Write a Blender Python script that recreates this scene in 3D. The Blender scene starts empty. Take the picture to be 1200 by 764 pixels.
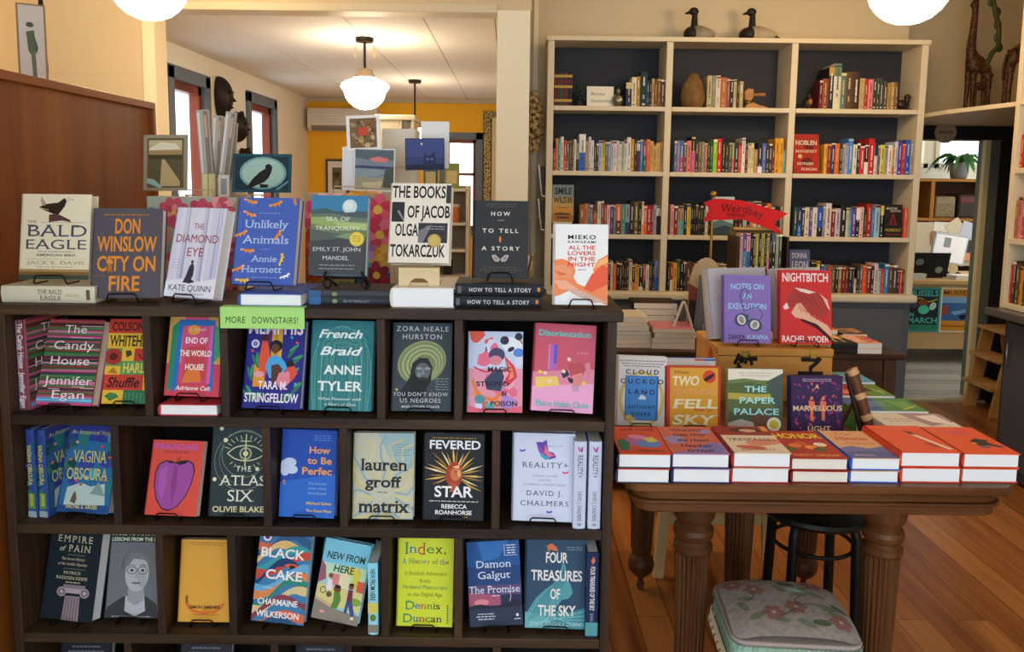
import bpy, math, random
from mathutils import Vector, Matrix
R = math.radians
SC = bpy.context.scene
COL = SC.collection
# ---------------------------------------------------------------- camera, sky, exposure
CAM_H = 1.53; FPX = 906.0; CX, CY = 600.0, 312.0
cd = bpy.data.cameras.new('camera'); cam = bpy.data.objects.new('camera', cd); COL.objects.link(cam)
CM = Matrix.Rotation(R(90 - 6.2), 4, 'X') @ Matrix.Rotation(R(0.7), 4, 'Z')
cam.matrix_world = Matrix.Translation((0, 0, CAM_H)) @ CM
cd.sensor_width = 36; cd.lens = 36 * FPX / 1200; cd.shift_y = -(382 - CY) / 1200; cd.clip_start = .05
SC.camera = cam
W = bpy.data.worlds.new('daylight'); SC.world = W; W.use_nodes = True
W.node_tree.nodes['Background'].inputs[0].default_value = (.80, .90, 1.0, 1)
W.node_tree.nodes['Background'].inputs[1].default_value = 1.4
GLOBE_POWER = 13.5
SC.view_settings.view_transform = 'Standard'; SC.view_settings.look = 'None'
SC.view_settings.exposure = 1.3; SC.view_settings.gamma = 1; SC.view_settings.use_curve_mapping = False
SC.cycles.max_bounces = 8

def ray(x, y): return CM.to_3x3() @ Vector(((x - CX) / FPX, -(y - CY) / FPX, -1))
def atY(x, y, Y):
    d = ray(x, y); return d * (Y / d.y) + Vector((0, 0, CAM_H))
def atZ(x, y, Z):
    d = ray(x, y); return d * ((Z - CAM_H) / d.z) + Vector((0, 0, CAM_H))
def atX(x, y, X):
    d = ray(x, y); return d * (X / d.x) + Vector((0, 0, CAM_H))

# ---------------------------------------------------------------- materials
def lin(h):
    h = h.lstrip('#')
    if len(h) == 3: h = ''.join(c * 2 for c in h)
    v = [int(h[i:i + 2], 16) / 255 for i in (0, 2, 4)]
    return tuple(c / 12.92 if c <= .04045 else ((c + .055) / 1.055) ** 2.4 for c in v) + (1,)
_M = {}
def M(h, rough=.5, metal=0.0):
    k = (h, rough, metal)
    if k not in _M:
        m = bpy.data.materials.new('mat_' + h); m.use_nodes = True
        b = m.node_tree.nodes['Principled BSDF']
        b.inputs['Base Color'].default_value = lin(h); b.inputs['Roughness'].default_value = rough
        b.inputs['Metallic'].default_value = metal; b.inputs['Specular IOR Level'].default_value = .2
        _M[k] = m
    return _M[k]
def nodes(name, rough=.5):
    m = bpy.data.materials.new(name); m.use_nodes = True; t = m.node_tree
    b = t.nodes['Principled BSDF']; b.inputs['Roughness'].default_value = rough; b.inputs['Specular IOR Level'].default_value = .28
    return m, t, b, (lambda ty: t.nodes.new('ShaderNode' + ty)), t.links.new
def ramp(n, cols, const=False, pos=None):
    r = n('ValToRGB'); e = r.color_ramp.elements
    while len(e) < len(cols): e.new(.5)
    for i, c in enumerate(cols):
        e[i].position = pos[i] if pos else i / max(1, len(cols) - (0 if const else 1)); e[i].color = lin(c)
    if const: r.color_ramp.interpolation = 'CONSTANT'
    return r
def WOOD(name, cols, axis='x', scale=6.0, rough=.45, stretch=.08, bump=.15):
    m, t, b, n, L = nodes(name, rough)
    tc = n('TexCoord'); mp = n('Mapping'); s = [1, 1, 1]; s['xyz'.index(axis)] = stretch; mp.inputs['Scale'].default_value = s
    no = n('TexNoise'); no.inputs['Scale'].default_value = scale * 3; no.inputs['Detail'].default_value = 6; no.inputs['Roughness'].default_value = .65
    no2 = n('TexNoise'); no2.inputs['Scale'].default_value = scale * .7; no2.inputs['Detail'].default_value = 3
    mx = n('Math'); mx.operation = 'MULTIPLY_ADD'; mx.inputs[1].default_value = .45
    sc = n('Math'); sc.operation = 'MULTIPLY'; sc.inputs[1].default_value = .55
    r = ramp(n, cols, pos=[.3 + .4 * i / (len(cols) - 1) for i in range(len(cols))])
    L(tc.outputs['Object'], mp.inputs[0]); L(mp.outputs[0], no.inputs['Vector']); L(mp.outputs[0], no2.inputs['Vector'])
    L(no.outputs[0], sc.inputs[0]); L(no2.outputs[0], mx.inputs[0]); L(sc.outputs[0], mx.inputs[2]); L(mx.outputs[0], r.inputs[0])
    L(r.outputs[0], b.inputs['Base Color'])
    bp = n('Bump'); bp.inputs['Strength'].default_value = bump; bp.inputs['Distance'].default_value = .004; L(no.outputs[0], bp.inputs['Height']); L(bp.outputs[0], b.inputs['Normal'])
    return m
def NOISE(name, cols, scale=8, rough=.5, detail=3, distort=0.0, stretch=(1, 1, 1), const=False, kind='Noise', pos=None, bump=0):
    m, t, b, n, L = nodes(name, rough)
    tc = n('TexCoord'); mp = n('Mapping'); mp.inputs['Scale'].default_value = stretch
    no = n('Tex' + kind); no.inputs['Scale'].default_value = scale
    if kind == 'Noise': no.inputs['Detail'].default_value = detail; no.inputs['Distortion'].default_value = distort
    r = ramp(n, cols, const, pos or [.28 + .44 * i / (len(cols) - 1) for i in range(len(cols))])
    L(tc.outputs['Object'], mp.inputs[0]); L(mp.outputs[0], no.inputs['Vector']); L(no.outputs[0], r.inputs[0]); L(r.outputs[0], b.inputs['Base Color'])
    if bump:
        bp = n('Bump'); bp.inputs['Strength'].default_value = bump; bp.inputs['Distance'].default_value = .005
        L(no.outputs[0], bp.inputs['Height']); L(bp.outputs[0], b.inputs['Normal'])
    return m
def GLASS(name, tint=(1, 1, 1, 1)):
    m, t, b, n, L = nodes(name)
    o = t.nodes['Material Output']; tr = n('BsdfTransparent'); tr.inputs[0].default_value = tint
    gl = n('BsdfGlossy'); gl.inputs['Roughness'].default_value = .02; mx = n('MixShader'); mx.inputs[0].default_value = .07
    L(tr.outputs[0], mx.inputs[1]); L(gl.outputs[0], mx.inputs[2]); L(mx.outputs[0], o.inputs[0]); return m
def GLOW(name, col, s):
    m, t, b, n, L = nodes(name, .3)
    b.inputs['Base Color'].default_value = (.9, .88, .82, 1); b.inputs['Emission Color'].default_value = col; b.inputs['Emission Strength'].default_value = s; return m

# ---------------------------------------------------------------- mesh builder
class MB:
    def __init__(s): s.v = []; s.f = []; s.m = []; s.sl = []; s.T = None
    def mi(s, m):
        if m not in s.sl: s.sl.append(m)
        return s.sl.index(m)
    def add(s, vs, fs, m):
        o = len(s.v); i = s.mi(m)
        s.v += [tuple(s.T @ Vector(p)) for p in vs] if s.T is not None else [tuple(p) for p in vs]
        for f in fs: s.f.append([a + o for a in f]); s.m.append(i)
        return s
    def box(s, x0, x1, y0, y1, z0, z1, m):
        return s.add([(x0, y0, z0), (x1, y0, z0), (x1, y1, z0), (x0, y1, z0), (x0, y0, z1), (x1, y0, z1), (x1, y1, z1), (x0, y1, z1)],
                     [(0, 3, 2, 1), (4, 5, 6, 7), (0, 1, 5, 4), (1, 2, 6, 5), (2, 3, 7, 6), (3, 0, 4, 7)], m)
    def lathe(s, prof, m, n=24, c=(0, 0, 0), flute=None, sy=1.0):
        vs = []; fs = []
        for k, (r, z) in enumerate(prof):
            for i in range(n):
                a = 2 * math.pi * i / n; q = r
                if flute and flute[0] <= z <= flute[1]: q = r * (1 - flute[3] * abs(math.cos(a * flute[2] / 2)) ** 3)
                vs.append((c[0] + q * math.cos(a), c[1] + q * sy * math.sin(a), c[2] + z))
        for k in range(len(prof) - 1):
            for i in range(n):
                j = (i + 1) % n; fs.append((k * n + i, k * n + j, (k + 1) * n + j, (k + 1) * n + i))
        fs.append(tuple(reversed(range(n)))); fs.append(tuple((len(prof) - 1) * n + i for i in range(n)))
        return s.add(vs, fs, m)
    def tube(s, pts, r, m, n=8, cap=True, r1=None):
        pts = [Vector(p) for p in pts]; vs = []; fs = []; L = len(pts); up = None
        for k, p in enumerate(pts):
            d = (pts[min(k + 1, L - 1)] - pts[max(k - 1, 0)]).normalized()
            if up is None: up = Vector((0, 0, 1)) if abs(d.z) < .9 else Vector((1, 0, 0))
            a = d.cross(up).normalized(); up = a.cross(d).normalized()
            q = r if r1 is None else r + (r1 - r) * k / (L - 1)
            for i in range(n):
                t = 2 * math.pi * i / n; vs.append(p + (a * math.cos(t) + up * math.sin(t)) * q)
        for k in range(L - 1):
            for i in range(n):
                j = (i + 1) % n; fs.append((k * n + i, k * n + j, (k + 1) * n + j, (k + 1) * n + i))
        if cap: fs.append(tuple(reversed(range(n)))); fs.append(tuple((L - 1) * n + i for i in range(n)))
        return s.add(vs, fs, m)
    def ell(s, c, r, m, nu=20, nv=12, cut=None, fn=None):
        vs = []; fs = []
        for j in range(nv + 1):
            p = math.pi * j / nv
            for i in range(nu):
                a = 2 * math.pi * i / nu
                q = Vector((math.sin(p) * math.cos(a), math.sin(p) * math.sin(a), -math.cos(p)))
                if fn: q = fn(q)
                z = q.z * r[2]
                if cut is not None: z = max(z, cut)
                vs.append((c[0] + q.x * r[0], c[1] + q.y * r[1], c[2] + z))
        for j in range(nv):
            for i in range(nu):
                k = (i + 1) % nu; fs.append((j * nu + i, j * nu + k, (j + 1) * nu + k, (j + 1) * nu + i))
        return s.add(vs, fs, m)
    def prism(s, pts, z0, z1, m, ax='z'):
        n = len(pts)
        mk = {'z': lambda p, h: (p[0], p[1], h), 'y': lambda p, h: (p[0], h, p[1]), 'x': lambda p, h: (h, p[0], p[1])}[ax]
        return s.add([mk(p, z0) for p in pts] + [mk(p, z1) for p in pts],
                     [tuple(reversed(range(n))), tuple(range(n, 2 * n))] + [(i, (i + 1) % n, (i + 1) % n + n, i + n) for i in range(n)], m)
    def build(s, name, parent=None, bevel=0, smooth=0, seg=2, loc=None):
        me = bpy.data.meshes.new(name); me.from_pydata(s.v, [], s.f)
        for m in s.sl: me.materials.append(m)
        me.polygons.foreach_set('material_index', s.m)
        o = bpy.data.objects.new(name, me); COL.objects.link(o)
        if parent: o.parent = parent
        if loc: o.location = loc
        if smooth:
            me.polygons.foreach_set('use_smooth', [True] * len(s.f))
            try: me.set_sharp_from_angle(angle=R(smooth))
            except Exception: pass
        if bevel:
            b = o.modifiers.new('bevel', 'BEVEL'); b.width = bevel; b.segments = seg; b.limit_method = 'ANGLE'
        me.update(); return o
USED = {}
def tag(o, label, cat, group=None, kind=None):
    if label:
        o['label'] = label
    if cat: o['category'] = cat
    if group: o['group'] = group
    if kind: o['kind'] = kind
    return o
def empty(name, loc, rz=0):
    o = bpy.data.objects.new(name, None); COL.objects.link(o); o.location = loc; o.rotation_euler = (0, 0, rz); o.empty_display_size = .05; return o
def thing(name, label, cat, loc=(0, 0, 0), rz=0, group=None): return tag(empty(name, loc, rz), label, cat, group)
def struct(o): o['kind'] = 'structure'; return o
def copy_tree(o, parent=None):
    c = o.copy(); COL.objects.link(c)
    if parent: c.parent = parent
    for ch in [x for x in list(o.children)]: copy_tree(ch, c)
    return c
def skin(name, vs, es, rad, m, parent=None, sub=2, loc=None):
    me = bpy.data.meshes.new(name); me.from_pydata(vs, es, []); o = bpy.data.objects.new(name, me); COL.objects.link(o)
    me.materials.append(m)
    md = o.modifiers.new('skin', 'SKIN'); md.use_smooth_shade = True
    if not me.skin_vertices: me.skin_vertices.new()
    for i, r in enumerate(rad):
        r = r if isinstance(r, tuple) else (r, r); me.skin_vertices[0].data[i].radius = r
    me.skin_vertices[0].data[0].use_root = True
    sb = o.modifiers.new('sub', 'SUBSURF'); sb.levels = sub; sb.render_levels = sub
    if parent: o.parent = parent
    if loc: o.location = loc
    return o

# ---------------------------------------------------------------- lettering
CH = "ABCDEFGHIJKLMNOPQRSTUVWXYZabcdefghijklmnopqrstuvwxyz0123456789.,!'+:&?-*筷子"
_G = {}
def load_glyphs():
    tmp = []
    for b in (0, 1):
        for ch in ['||'] + list(CH) + ['|%s|' % c for c in CH] + ['| |']:
            c = bpy.data.curves.new('g', 'FONT'); c.body = ch; c.resolution_u = 3
            c.dimensions = '2D'; c.fill_mode = 'BOTH'; c.offset = .022 * b
            o = bpy.data.objects.new('g', c); COL.objects.link(o); tmp.append((b, ch, o))
    dg = bpy.context.evaluated_depsgraph_get(); wd = {}
    for b, ch, o in tmp:
        e = o.evaluated_get(dg); me = e.to_mesh()
        vs = [(v.co.x, v.co.y) for v in me.vertices]; fs = [tuple(p.vertices) for p in me.polygons]
        w = (max(v[0] for v in vs) - min(v[0] for v in vs)) if vs else 0
        if len(ch) == 1: _G[(b, ch)] = [vs, fs, 0, None]
        else: wd[(b, ch)] = w
        e.to_mesh_clear()
    for b in (0, 1):
        for c in CH: _G[(b, c)][2] = wd[(b, '|%s|' % c)] - wd[(b, '||')]
        _G[(b, ' ')] = [[], [], wd[(b, '| |')] - wd[(b, '||')], None]
    for b, ch, o in tmp:
        c = o.data; bpy.data.objects.remove(o); bpy.data.curves.remove(c)
load_glyphs()
CAPH = max(v[1] for v in _G[(0, 'H')][0])
def serifs(g):
    if g[3] is None:
        vs, fs = g[0], g[1]; cnt = {}
        for f in fs:
            for i in range(len(f)):
                k = tuple(sorted((f[i], f[(i + 1) % len(f)]))); cnt[k] = cnt.get(k, 0) + 1
        out = []
        for (a, b), c in cnt.items():
            if c != 1: continue
            (x0, y0), (x1, y1) = vs[a], vs[b]
            if abs(y0 - y1) < .004 and .04 < abs(x1 - x0) < .22:
                xa, xb = min(x0, x1), max(x0, x1)
                lo = abs(y0) < .03 or y0 < -.1
                if lo: out.append((xa - .06, y0 - .003, xb + .06, y0 + .04))
                elif y0 > .4: out.append((xa - .06, y0 - .04, xb + .06, y0 + .003))
        g[3] = out
    return g[3]

class Art:
    """flat printed shapes; x 0..100 left to right, y 0..100 top to bottom, mapped onto a face by fn(u, v, layer)"""
    def __init__(s, mb, fn, asp): s.mb = mb; s.fn = fn; s.k = 1; s.asp = asp
    def P(s, pts, c, tri=None):
        s.k += 1; m = c if not isinstance(c, str) else M(c)
        pts = [(min(100, max(0, x)), min(100, max(0, y))) for x, y in pts]
        s.mb.add([s.fn(x / 100, y / 100, s.k) for x, y in pts], tri or [tuple(reversed(range(len(pts))))], m)
    def r(s, x0, y0, x1, y1, c): s.P([(x0, y0), (x1, y0), (x1, y1), (x0, y1)], c)
    def e(s, cx, cy, rx, ry, c, rot=0, n=20):
        ca, sa = math.cos(R(rot)), math.sin(R(rot)); q = s.asp; pts = []
        for i in range(n):
            a = 2 * math.pi * i / n; x = rx * math.cos(a); y = ry * math.sin(a)
            pts.append((cx + x * ca - y * sa, cy + (x * sa + y * ca) * q))
        s.P(pts, c)
    def l(s, pts, w, c, sm=0):
        if sm:
            q = []
            for i in range(len(pts) - 1):
                p0 = pts[max(i - 1, 0)]; p1 = pts[i]; p2 = pts[i + 1]; p3 = pts[min(i + 2, len(pts) - 1)]
                for k in range(5):
                    t = k / 5; q.append(tuple(.5 * (2 * p1[j] + (p2[j] - p0[j]) * t + (2 * p0[j] - 5 * p1[j] + 4 * p2[j] - p3[j]) * t * t + (3 * p1[j] - p0[j] - 3 * p2[j] + p3[j]) * t ** 3) for j in (0, 1)))
            pts = q + [pts[-1]]
        A = 1 / s.asp; L = []; Rr = []
        for i, p in enumerate(pts):
            a = pts[max(i - 1, 0)]; b = pts[min(i + 1, len(pts) - 1)]; dx, dy = b[0] - a[0], (b[1] - a[1]) * A; d = math.hypot(dx, dy) or 1
            nx, ny = -dy / d * w / 2, dx / d * w / 2 / A; L.append((p[0] + nx, p[1] + ny)); Rr.append((p[0] - nx, p[1] - ny))
        n = len(pts); s.P(L + Rr, c, [(i, i + 1, n + i + 1, n + i) for i in range(n - 1)])
    def t(s, body, cx, cy, w, h, c, b=0, sf=0, it=0, sp=0, al='c'):
        x = 0; vs = []; fs = []
        for ch in body:
            g = _G.get((b, ch)) or _G[(b, ' ')]
            o = len(vs); vs += [(x + p[0], p[1]) for p in g[0]]; fs += [tuple(i + o for i in f) for f in g[1]]
            if sf and g[0]:
                for (xa, ya, xb, yb) in serifs(g):
                    o = len(vs); vs += [(x + xa, ya), (x + xb, ya), (x + xb, yb), (x + xa, yb)]; fs.append((o, o + 1, o + 2, o + 3))
            x += g[2] + sp
        if not vs: return
        x0 = min(p[0] for p in vs); x1 = max(p[0] for p in vs); S = h / CAPH
        sx = (w / (x1 - x0)) if w else S / s.asp
        px = cx - (x1 - x0) * sx / 2 if al == 'c' else cx
        s.P([(px + (p[0] - x0 + it * p[1]) * sx, cy + h / 2 - p[1] * S) for p in vs], c, [tuple(f) for f in fs])
    def lines(s, x0, x1, ys, th, c, seed=1):
        rn = random.Random(seed)
        for y in ys:
            m = (x0 + x1) / 2; q = (x1 - x0) / 2 * rn.uniform(.75, 1); x = m - q
            while x < m + q:
                d = rn.uniform(3, 9); s.r(x, y, min(x + d, m + q), y + th, c); x += d + 1.5

LAY = .00004
PAGE = M('e9e4d6', .8); PAGEW = M('eef1f2', .8)
BOOKN = {}
def book(name, label, M4, w, h, t, cover='fff', spine=None, art=None, spart=None, pages=None, group=None, hard=True, back=None, parent_extra=None):
    """standing book: front cover in the local xz plane facing -y, spine at -x"""
    root = empty(name, (0, 0, 0)); root.matrix_world = M4; tag(root, label, 'book', group)
    cm = M(cover) if isinstance(cover, str) else cover
    sm = (M(spine) if isinstance(spine, str) else spine) if spine else cm
    bm_ = (M(back) if isinstance(back, str) else back) if back else sm
    b = .0025 if hard else .0006; ins = .003 if hard else .0004
    mb = MB(); x0, x1 = -w / 2, w / 2
    mb.box(x0, x1, 0, b, 0, h, cm); mb.box(x0, x1, t - b, t, 0, h, bm_)
    n = 5; pts = [(x0 + .0004, 0)] + [(x0 - (.004 if hard else .001) * math.sin(math.pi * i / n), t * i / n) for i in range(n + 1)] + [(x0 + .0004, t), (x0 + .003, t), (x0 + .003, 0)]
    mb.prism(pts[1:], 0, h, sm)
    if art: art(Art(mb, lambda u, v, k: (x0 + u * w, -LAY * k, h * (1 - v)), w / h * 1.0))
    if spart:
        mb.T = None; spart(Art(mb, lambda u, v, k: (x0 - (.0042 if hard else .0012) - LAY * k, v * t, h * (1 - u)), h / t * 1.0))
    mb.build('cover', root)
    pg = MB(); pm = pages or PAGE
    pg.box(x0 + .003, x1 - ins, b, t - b, ins, h - ins, pm); pg.build('page_block', root)
    return root
# ---------------------------------------------------------------- the setting
def WALLMAT(name, col, pitch=.3, axis=2):
    m, t, b, n, L = nodes(name, .6)
    tc = n('TexCoord'); sp = n('SeparateXYZ'); L(tc.outputs['Object'], sp.inputs[0])
    d = n('Math'); d.operation = 'DIVIDE'; d.inputs[1].default_value = pitch; L(sp.outputs[axis], d.inputs[0])
    f = n('Math'); f.operation = 'FRACT'; L(d.outputs[0], f.inputs[0])
    g = n('Math'); g.operation = 'GREATER_THAN'; g.inputs[1].default_value = .012; L(f.outputs[0], g.inputs[0])
    no = n('TexNoise'); no.inputs['Scale'].default_value = 2.5; r = ramp(n, [col, col]); c = lin(col)
    r.color_ramp.elements[0].color = tuple(x * .94 for x in c[:3]) + (1,); L(no.outputs[0], r.inputs[0]); L(r.outputs[0], b.inputs['Base Color'])
    bp = n('Bump'); bp.inputs['Strength'].default_value = .6; bp.inputs['Distance'].default_value = .004
    L(g.outputs[0], bp.inputs['Height']); L(bp.outputs[0], b.inputs['Normal']); return m
CREAM = WALLMAT('cream_boards', 'ccbb98'); INNER = M('ece6d8', .7); YEL = M('f2b628', .6); TRIM = M('e4d8b8', .5); GREY = M('66707c', .45); DKGREY = M('34343a', .45)
CEIL = M('e6e3dc', .8)
def FLOORMAT(name, cols, plank=.115, long=1.9, rough=.3, rot=90):
    m, t, b, n, L = nodes(name, rough)
    tc = n('TexCoord'); mp = n('Mapping'); mp.inputs['Rotation'].default_value = (0, 0, R(rot))
    br = n('TexBrick'); br.offset = .37; br.inputs['Scale'].default_value = 1; br.inputs['Brick Width'].default_value = long; br.inputs['Row Height'].default_value = plank
    br.inputs['Mortar Size'].default_value = .0022; br.inputs['Color1'].default_value = (0, 0, 0, 1); br.inputs['Color2'].default_value = (1, 1, 1, 1); br.inputs['Mortar'].default_value = (.5, .5, .5, 1)
    mp2 = n('Mapping'); mp2.inputs['Scale'].default_value = (1, .06, 1) if rot else (.06, 1, 1)
    no = n('TexNoise'); no.inputs['Scale'].default_value = 22; no.inputs['Detail'].default_value = 5
    a = n('Math'); a.operation = 'MULTIPLY_ADD'; a.inputs[1].default_value = .38
    q = n('Math'); q.operation = 'MULTIPLY'; q.inputs[1].default_value = .62
    L(tc.outputs['Object'], mp.inputs[0]); L(mp.outputs[0], br.inputs['Vector']); L(tc.outputs['Object'], mp2.inputs[0]); L(mp2.outputs[0], no.inputs['Vector'])
    L(no.outputs[0], q.inputs[0]); L(br.outputs['Color'], a.inputs[0]); L(q.outputs[0], a.inputs[2])
    r = ramp(n, cols, pos=[.15 + .65 * i / (len(cols) - 1) for i in range(len(cols))]); L(a.outputs[0], r.inputs[0])
    mx = n('Mix'); mx.data_type = 'RGBA'; mx.inputs['B'].default_value = lin(cols[0]); dk = n('Math'); dk.operation = 'MULTIPLY'; dk.inputs[1].default_value = .75
    L(br.outputs['Fac'], dk.inputs[0]); L(dk.outputs[0], mx.inputs['Factor']); L(r.outputs[0], mx.inputs['A']); L(mx.outputs['Result'], b.inputs['Base Color'])
    bp = n('Bump'); bp.inputs['Strength'].default_value = .3; bp.inputs['Distance'].default_value = .002; bp.invert = True; L(br.outputs['Fac'], bp.inputs['Height']); L(bp.outputs[0], b.inputs['Normal'])
    return m
FLOOR = FLOORMAT('plank_floor', ['4a2a10', '794624', '985f30', 'ad7440', '85502a'])
OFLOOR = FLOORMAT('grey_plank_floor', ['7f8488', 'a3a8aa', 'b9bdbd'], .16, 1.4, .25, 0)
S = lambda name, m, *bx, bev=0: struct([MB(), ][0].box(*bx, m).build(name, None, bev))
def SM(name, m, boxes, bev=0):
    b = MB()
    for x in boxes: b.box(*x, m)
    return struct(b.build(name, None, bev))
S('floor', FLOOR, -2.8, 3.9, -2.6, 5.45, -.1, 0)
S('floor_back_room', FLOOR, -2.6, .4, 5.45, 9.1, -.1, 0)
S('floor_office', OFLOOR, 2.4, 6.1, 5.45, 9.2, -.1, 0)
S('ceiling', CEIL, -2.8, 3.9, -2.6, 5.6, 3.2, 3.3)
# back room ceiling with board seams running away from the camera
cb = MB()
for x0, x1 in ((-2.42, -1.72), (-1.714, -.99), (-.984, -.53), (-.524, -.12), (-.114, -.02)): cb.box(x0, x1, 4.52, 9.1, 2.46, 2.5, CEIL)
cb.box(-2.45, -.02, 4.52, 9.1, 2.462, 2.52, M('8c857b', .8)); struct(cb.build('ceiling_back_room'))
S('wall_left', CREAM, -2.76, -2.66, -2.6, 4.4, 0, 3.2)
SM('wall_wing', CREAM, [(-2.76, -2.03, 4.4, 4.52, 0, 3.2)])
S('wall_header', CREAM, -2.03, .09, 4.4, 4.52, 2.47, 3.2)
S('trim_1', TRIM, -2.06, -1.99, 4.375, 4.53, 0, 2.47, bev=.004)
S('trim_2', M('e6e0c6', .45), -.097, .085, 4.375, 4.55, 0, 2.47, bev=.004)
S('trim_3', M('cfc4a6', .45), -1.99, -.097, 4.38, 4.53, 2.455, 2.5, bev=.004)
S('wall_partition', CREAM, -.02, .07, 4.55, 9.0, 0, 3.2)
S('wall_back', CREAM, .07, 2.52, 5.08, 5.2, 0, 3.2)
S('trim_4', TRIM, .12, .15, 5.06, 5.08, 0, 3.2); S('trim_5', TRIM, .07, 2.5, 5.065, 5.08, 1.30, 1.315)
S('wall_nook', CREAM, 2.46, 2.52, 5.2, 5.45, 0, 3.2)
# door wall: opening x 2.62..3.30, head at 1.87
DF = M('26262a', .4)
SM('wall_door', CREAM, [(2.46, 3.9, 5.45, 5.57, 1.97, 3.2), (3.62, 3.9, 5.45, 5.57, 0, 1.97), (2.46, 2.6, 5.45, 5.57, 0, 1.97)])
dr = MB(); dr.box(2.6, 3.62, 5.42, 5.58, 1.86, 1.975, DF); dr.box(3.385, 3.62, 5.42, 5.58, 0, 1.86, DF); dr.box(2.56, 2.66, 5.42, 5.58, 0, 1.86, DF)
door = struct(dr.build('door_1', None, .004))
lf = MB(); lf.box(3.31, 3.385, 5.43, 5.57, .018, 1.86, M('6a7674', .4)); lf.build('door_jamb', door, .003)
lf = MB(); lf.box(3.43, 4.12, 5.59, 5.63, .02, 1.85, M('6a7674', .4)); lf.build('door_leaf', door, .003)
lf = MB(); lf.box(3.275, 3.31, 5.42, 5.46, .018, 1.86, M('e8dcae', .5)); lf.build('door_stop', door)
lf = MB(); lf.box(2.66, 3.40, 5.40, 5.47, 0, .018, M('bfb59c', .5)); lf.build('threshold', door)
S('wall_right', CREAM, 3.02, 3.12, -2.6, 4.08, 0, 3.2)
SM('wall_right_nook', CREAM, [(3.12, 3.9, 3.98, 4.08, 0, 3.2), (3.8, 3.9, 4.08, 5.45, 0, 3.2)])
# back room walls: left wall with two windows, mustard end wall with one
WIN = [(5.36, 6.08), (6.95, 7.78)]; ZT, ZB = 2.30, 1.05
bx = [(-2.47, -2.37, 4.52, WIN[0][0], 0, 2.46), (-2.47, -2.37, WIN[0][1], WIN[1][0], 0, 2.46), (-2.47, -2.37, WIN[1][1], 9, 0, 2.46)]
for a, b in WIN: bx += [(-2.47, -2.37, a, b, ZT, 2.46), (-2.47, -2.37, a, b, 0, ZB)]
SM('wall_back_room_left', INNER, bx)
SM('wall_end', YEL, [(-2.47, -.83, 9, 9.1, 0, 2.46), (-.37, .1, 9, 9.1, 0, 2.46), (-.83, -.37, 9, 9.1, 2.07, 2.46), (-.83, -.37, 9, 9.1, 0, .95)])
S('trim_6', M('bdb29a', .5), -2.37, .0, 8.97, 9.0, 2.42, 2.46)
RED = WOOD('red_sash', ['5a2415', '7d3620', '8f4428'], 'z', 5)
CLEAR = GLASS('window_glass')
for i, (a, b) in enumerate(WIN):
    f = MB(); c = .085
    f.box(-2.385, -2.345, a - .01, a + c, ZB, ZT, GREY); f.box(-2.385, -2.345, b - c, b + .01, ZB, ZT, GREY); f.box(-2.385, -2.345, a - .01, b + .01, ZT - c, ZT + .01, GREY); f.box(-2.385, -2.33, a - .03, b + .03, ZB - .04, ZB + .03, GREY)
    wn = struct(f.build('window_%d' % (i + 1), None, .003))
    s_ = MB(); p, q = a + c, b - c
    s_.box(-2.46, -2.385, p - .01, p + .05, ZB, ZT - c, RED); s_.box(-2.46, -2.385, q - .05, q + .01, ZB, ZT - c, RED); s_.box(-2.46, -2.385, p, q, ZT - c - .06, ZT - c + .01, RED); s_.box(-2.46, -2.385, p, q, ZB, ZB + .08, RED); s_.build('window_sash', wn)
    g = MB(); g.box(-2.432, -2.428, p + .05, q - .05, ZB + .08, ZT - c - .06, CLEAR); g.build('window_pane', wn)
f = MB(); a, b = -.85, -.35
for z in ((a, a + .08, .93, 2.09), (b - .08, b, .93, 2.09)): f.box(z[0], z[1], 8.97, 9.02, z[2], z[3], GREY)
f.box(a, b, 8.97, 9.02, 2.01, 2.09, GREY); f.box(a, b, 8.96, 9.02, .91, .97, GREY)
wn = struct(f.build('window_3', None, .003)); s_ = MB(); a, b = a + .08, b - .08
for z in ((a, a + .035, .97, 2.01), (b - .035, b, .97, 2.01)): s_.box(z[0], z[1], 9.0, 9.05, z[2], z[3], RED)
for z in ((.97, 1.02), (1.60, 1.63), (1.97, 2.01)): s_.box(a, b, 9.0, 9.05, z[0], z[1], RED)
s_.build('window_sash', wn); g = MB(); g.box(a + .035, b - .035, 9.02, 9.024, 1.0, 1.98, CLEAR); g.build('window_pane', wn)
# office beyond the door
OW = M('e5dcc6', .7)
SM('wall_office_far', OW, [(2.4, 6.1, 8.9, 9.0, 0, 1.75), (2.4, 6.1, 8.9, 9.0, 2.35, 2.6), (2.4, 4.3, 8.9, 9.0, 1.75, 2.35), (5.6, 6.1, 8.9, 9.0, 1.75, 2.35), (4.72, 4.8, 8.9, 9.0, 1.75, 2.35)])
S('wall_office_left', OW, 2.3, 2.4, 5.2, 9.0, 0, 2.6); SM('wall_office_right', OW, [(6.1, 6.2, 5.45, 9.0, 0, .9), (6.1, 6.2, 5.45, 9.0, 2.35, 2.6), (6.1, 6.2, 5.45, 5.9, .9, 2.35), (6.1, 6.2, 8.6, 9.0, .9, 2.35)]); S('wall_office_front', OW, 3.9, 6.2, 5.45, 5.57, 0, 2.6)  # right wall's wide opening is unseen, added to let daylight into the office
S('ceiling_office', CEIL, 2.3, 6.2, 5.57, 9.0, 2.6, 2.7)
f = MB()
for x0, x1 in ((4.3, 4.72), (4.8, 5.6)):
    f.box(x0, x0 + .05, 8.88, 8.98, 1.75, 2.35, TRIM); f.box(x1 - .05, x1, 8.88, 8.98, 1.75, 2.35, TRIM); f.box(x0, x1, 8.88, 8.98, 1.75, 1.8, TRIM); f.box(x0, x1, 8.88, 8.98, 2.3, 2.35, TRIM)
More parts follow.
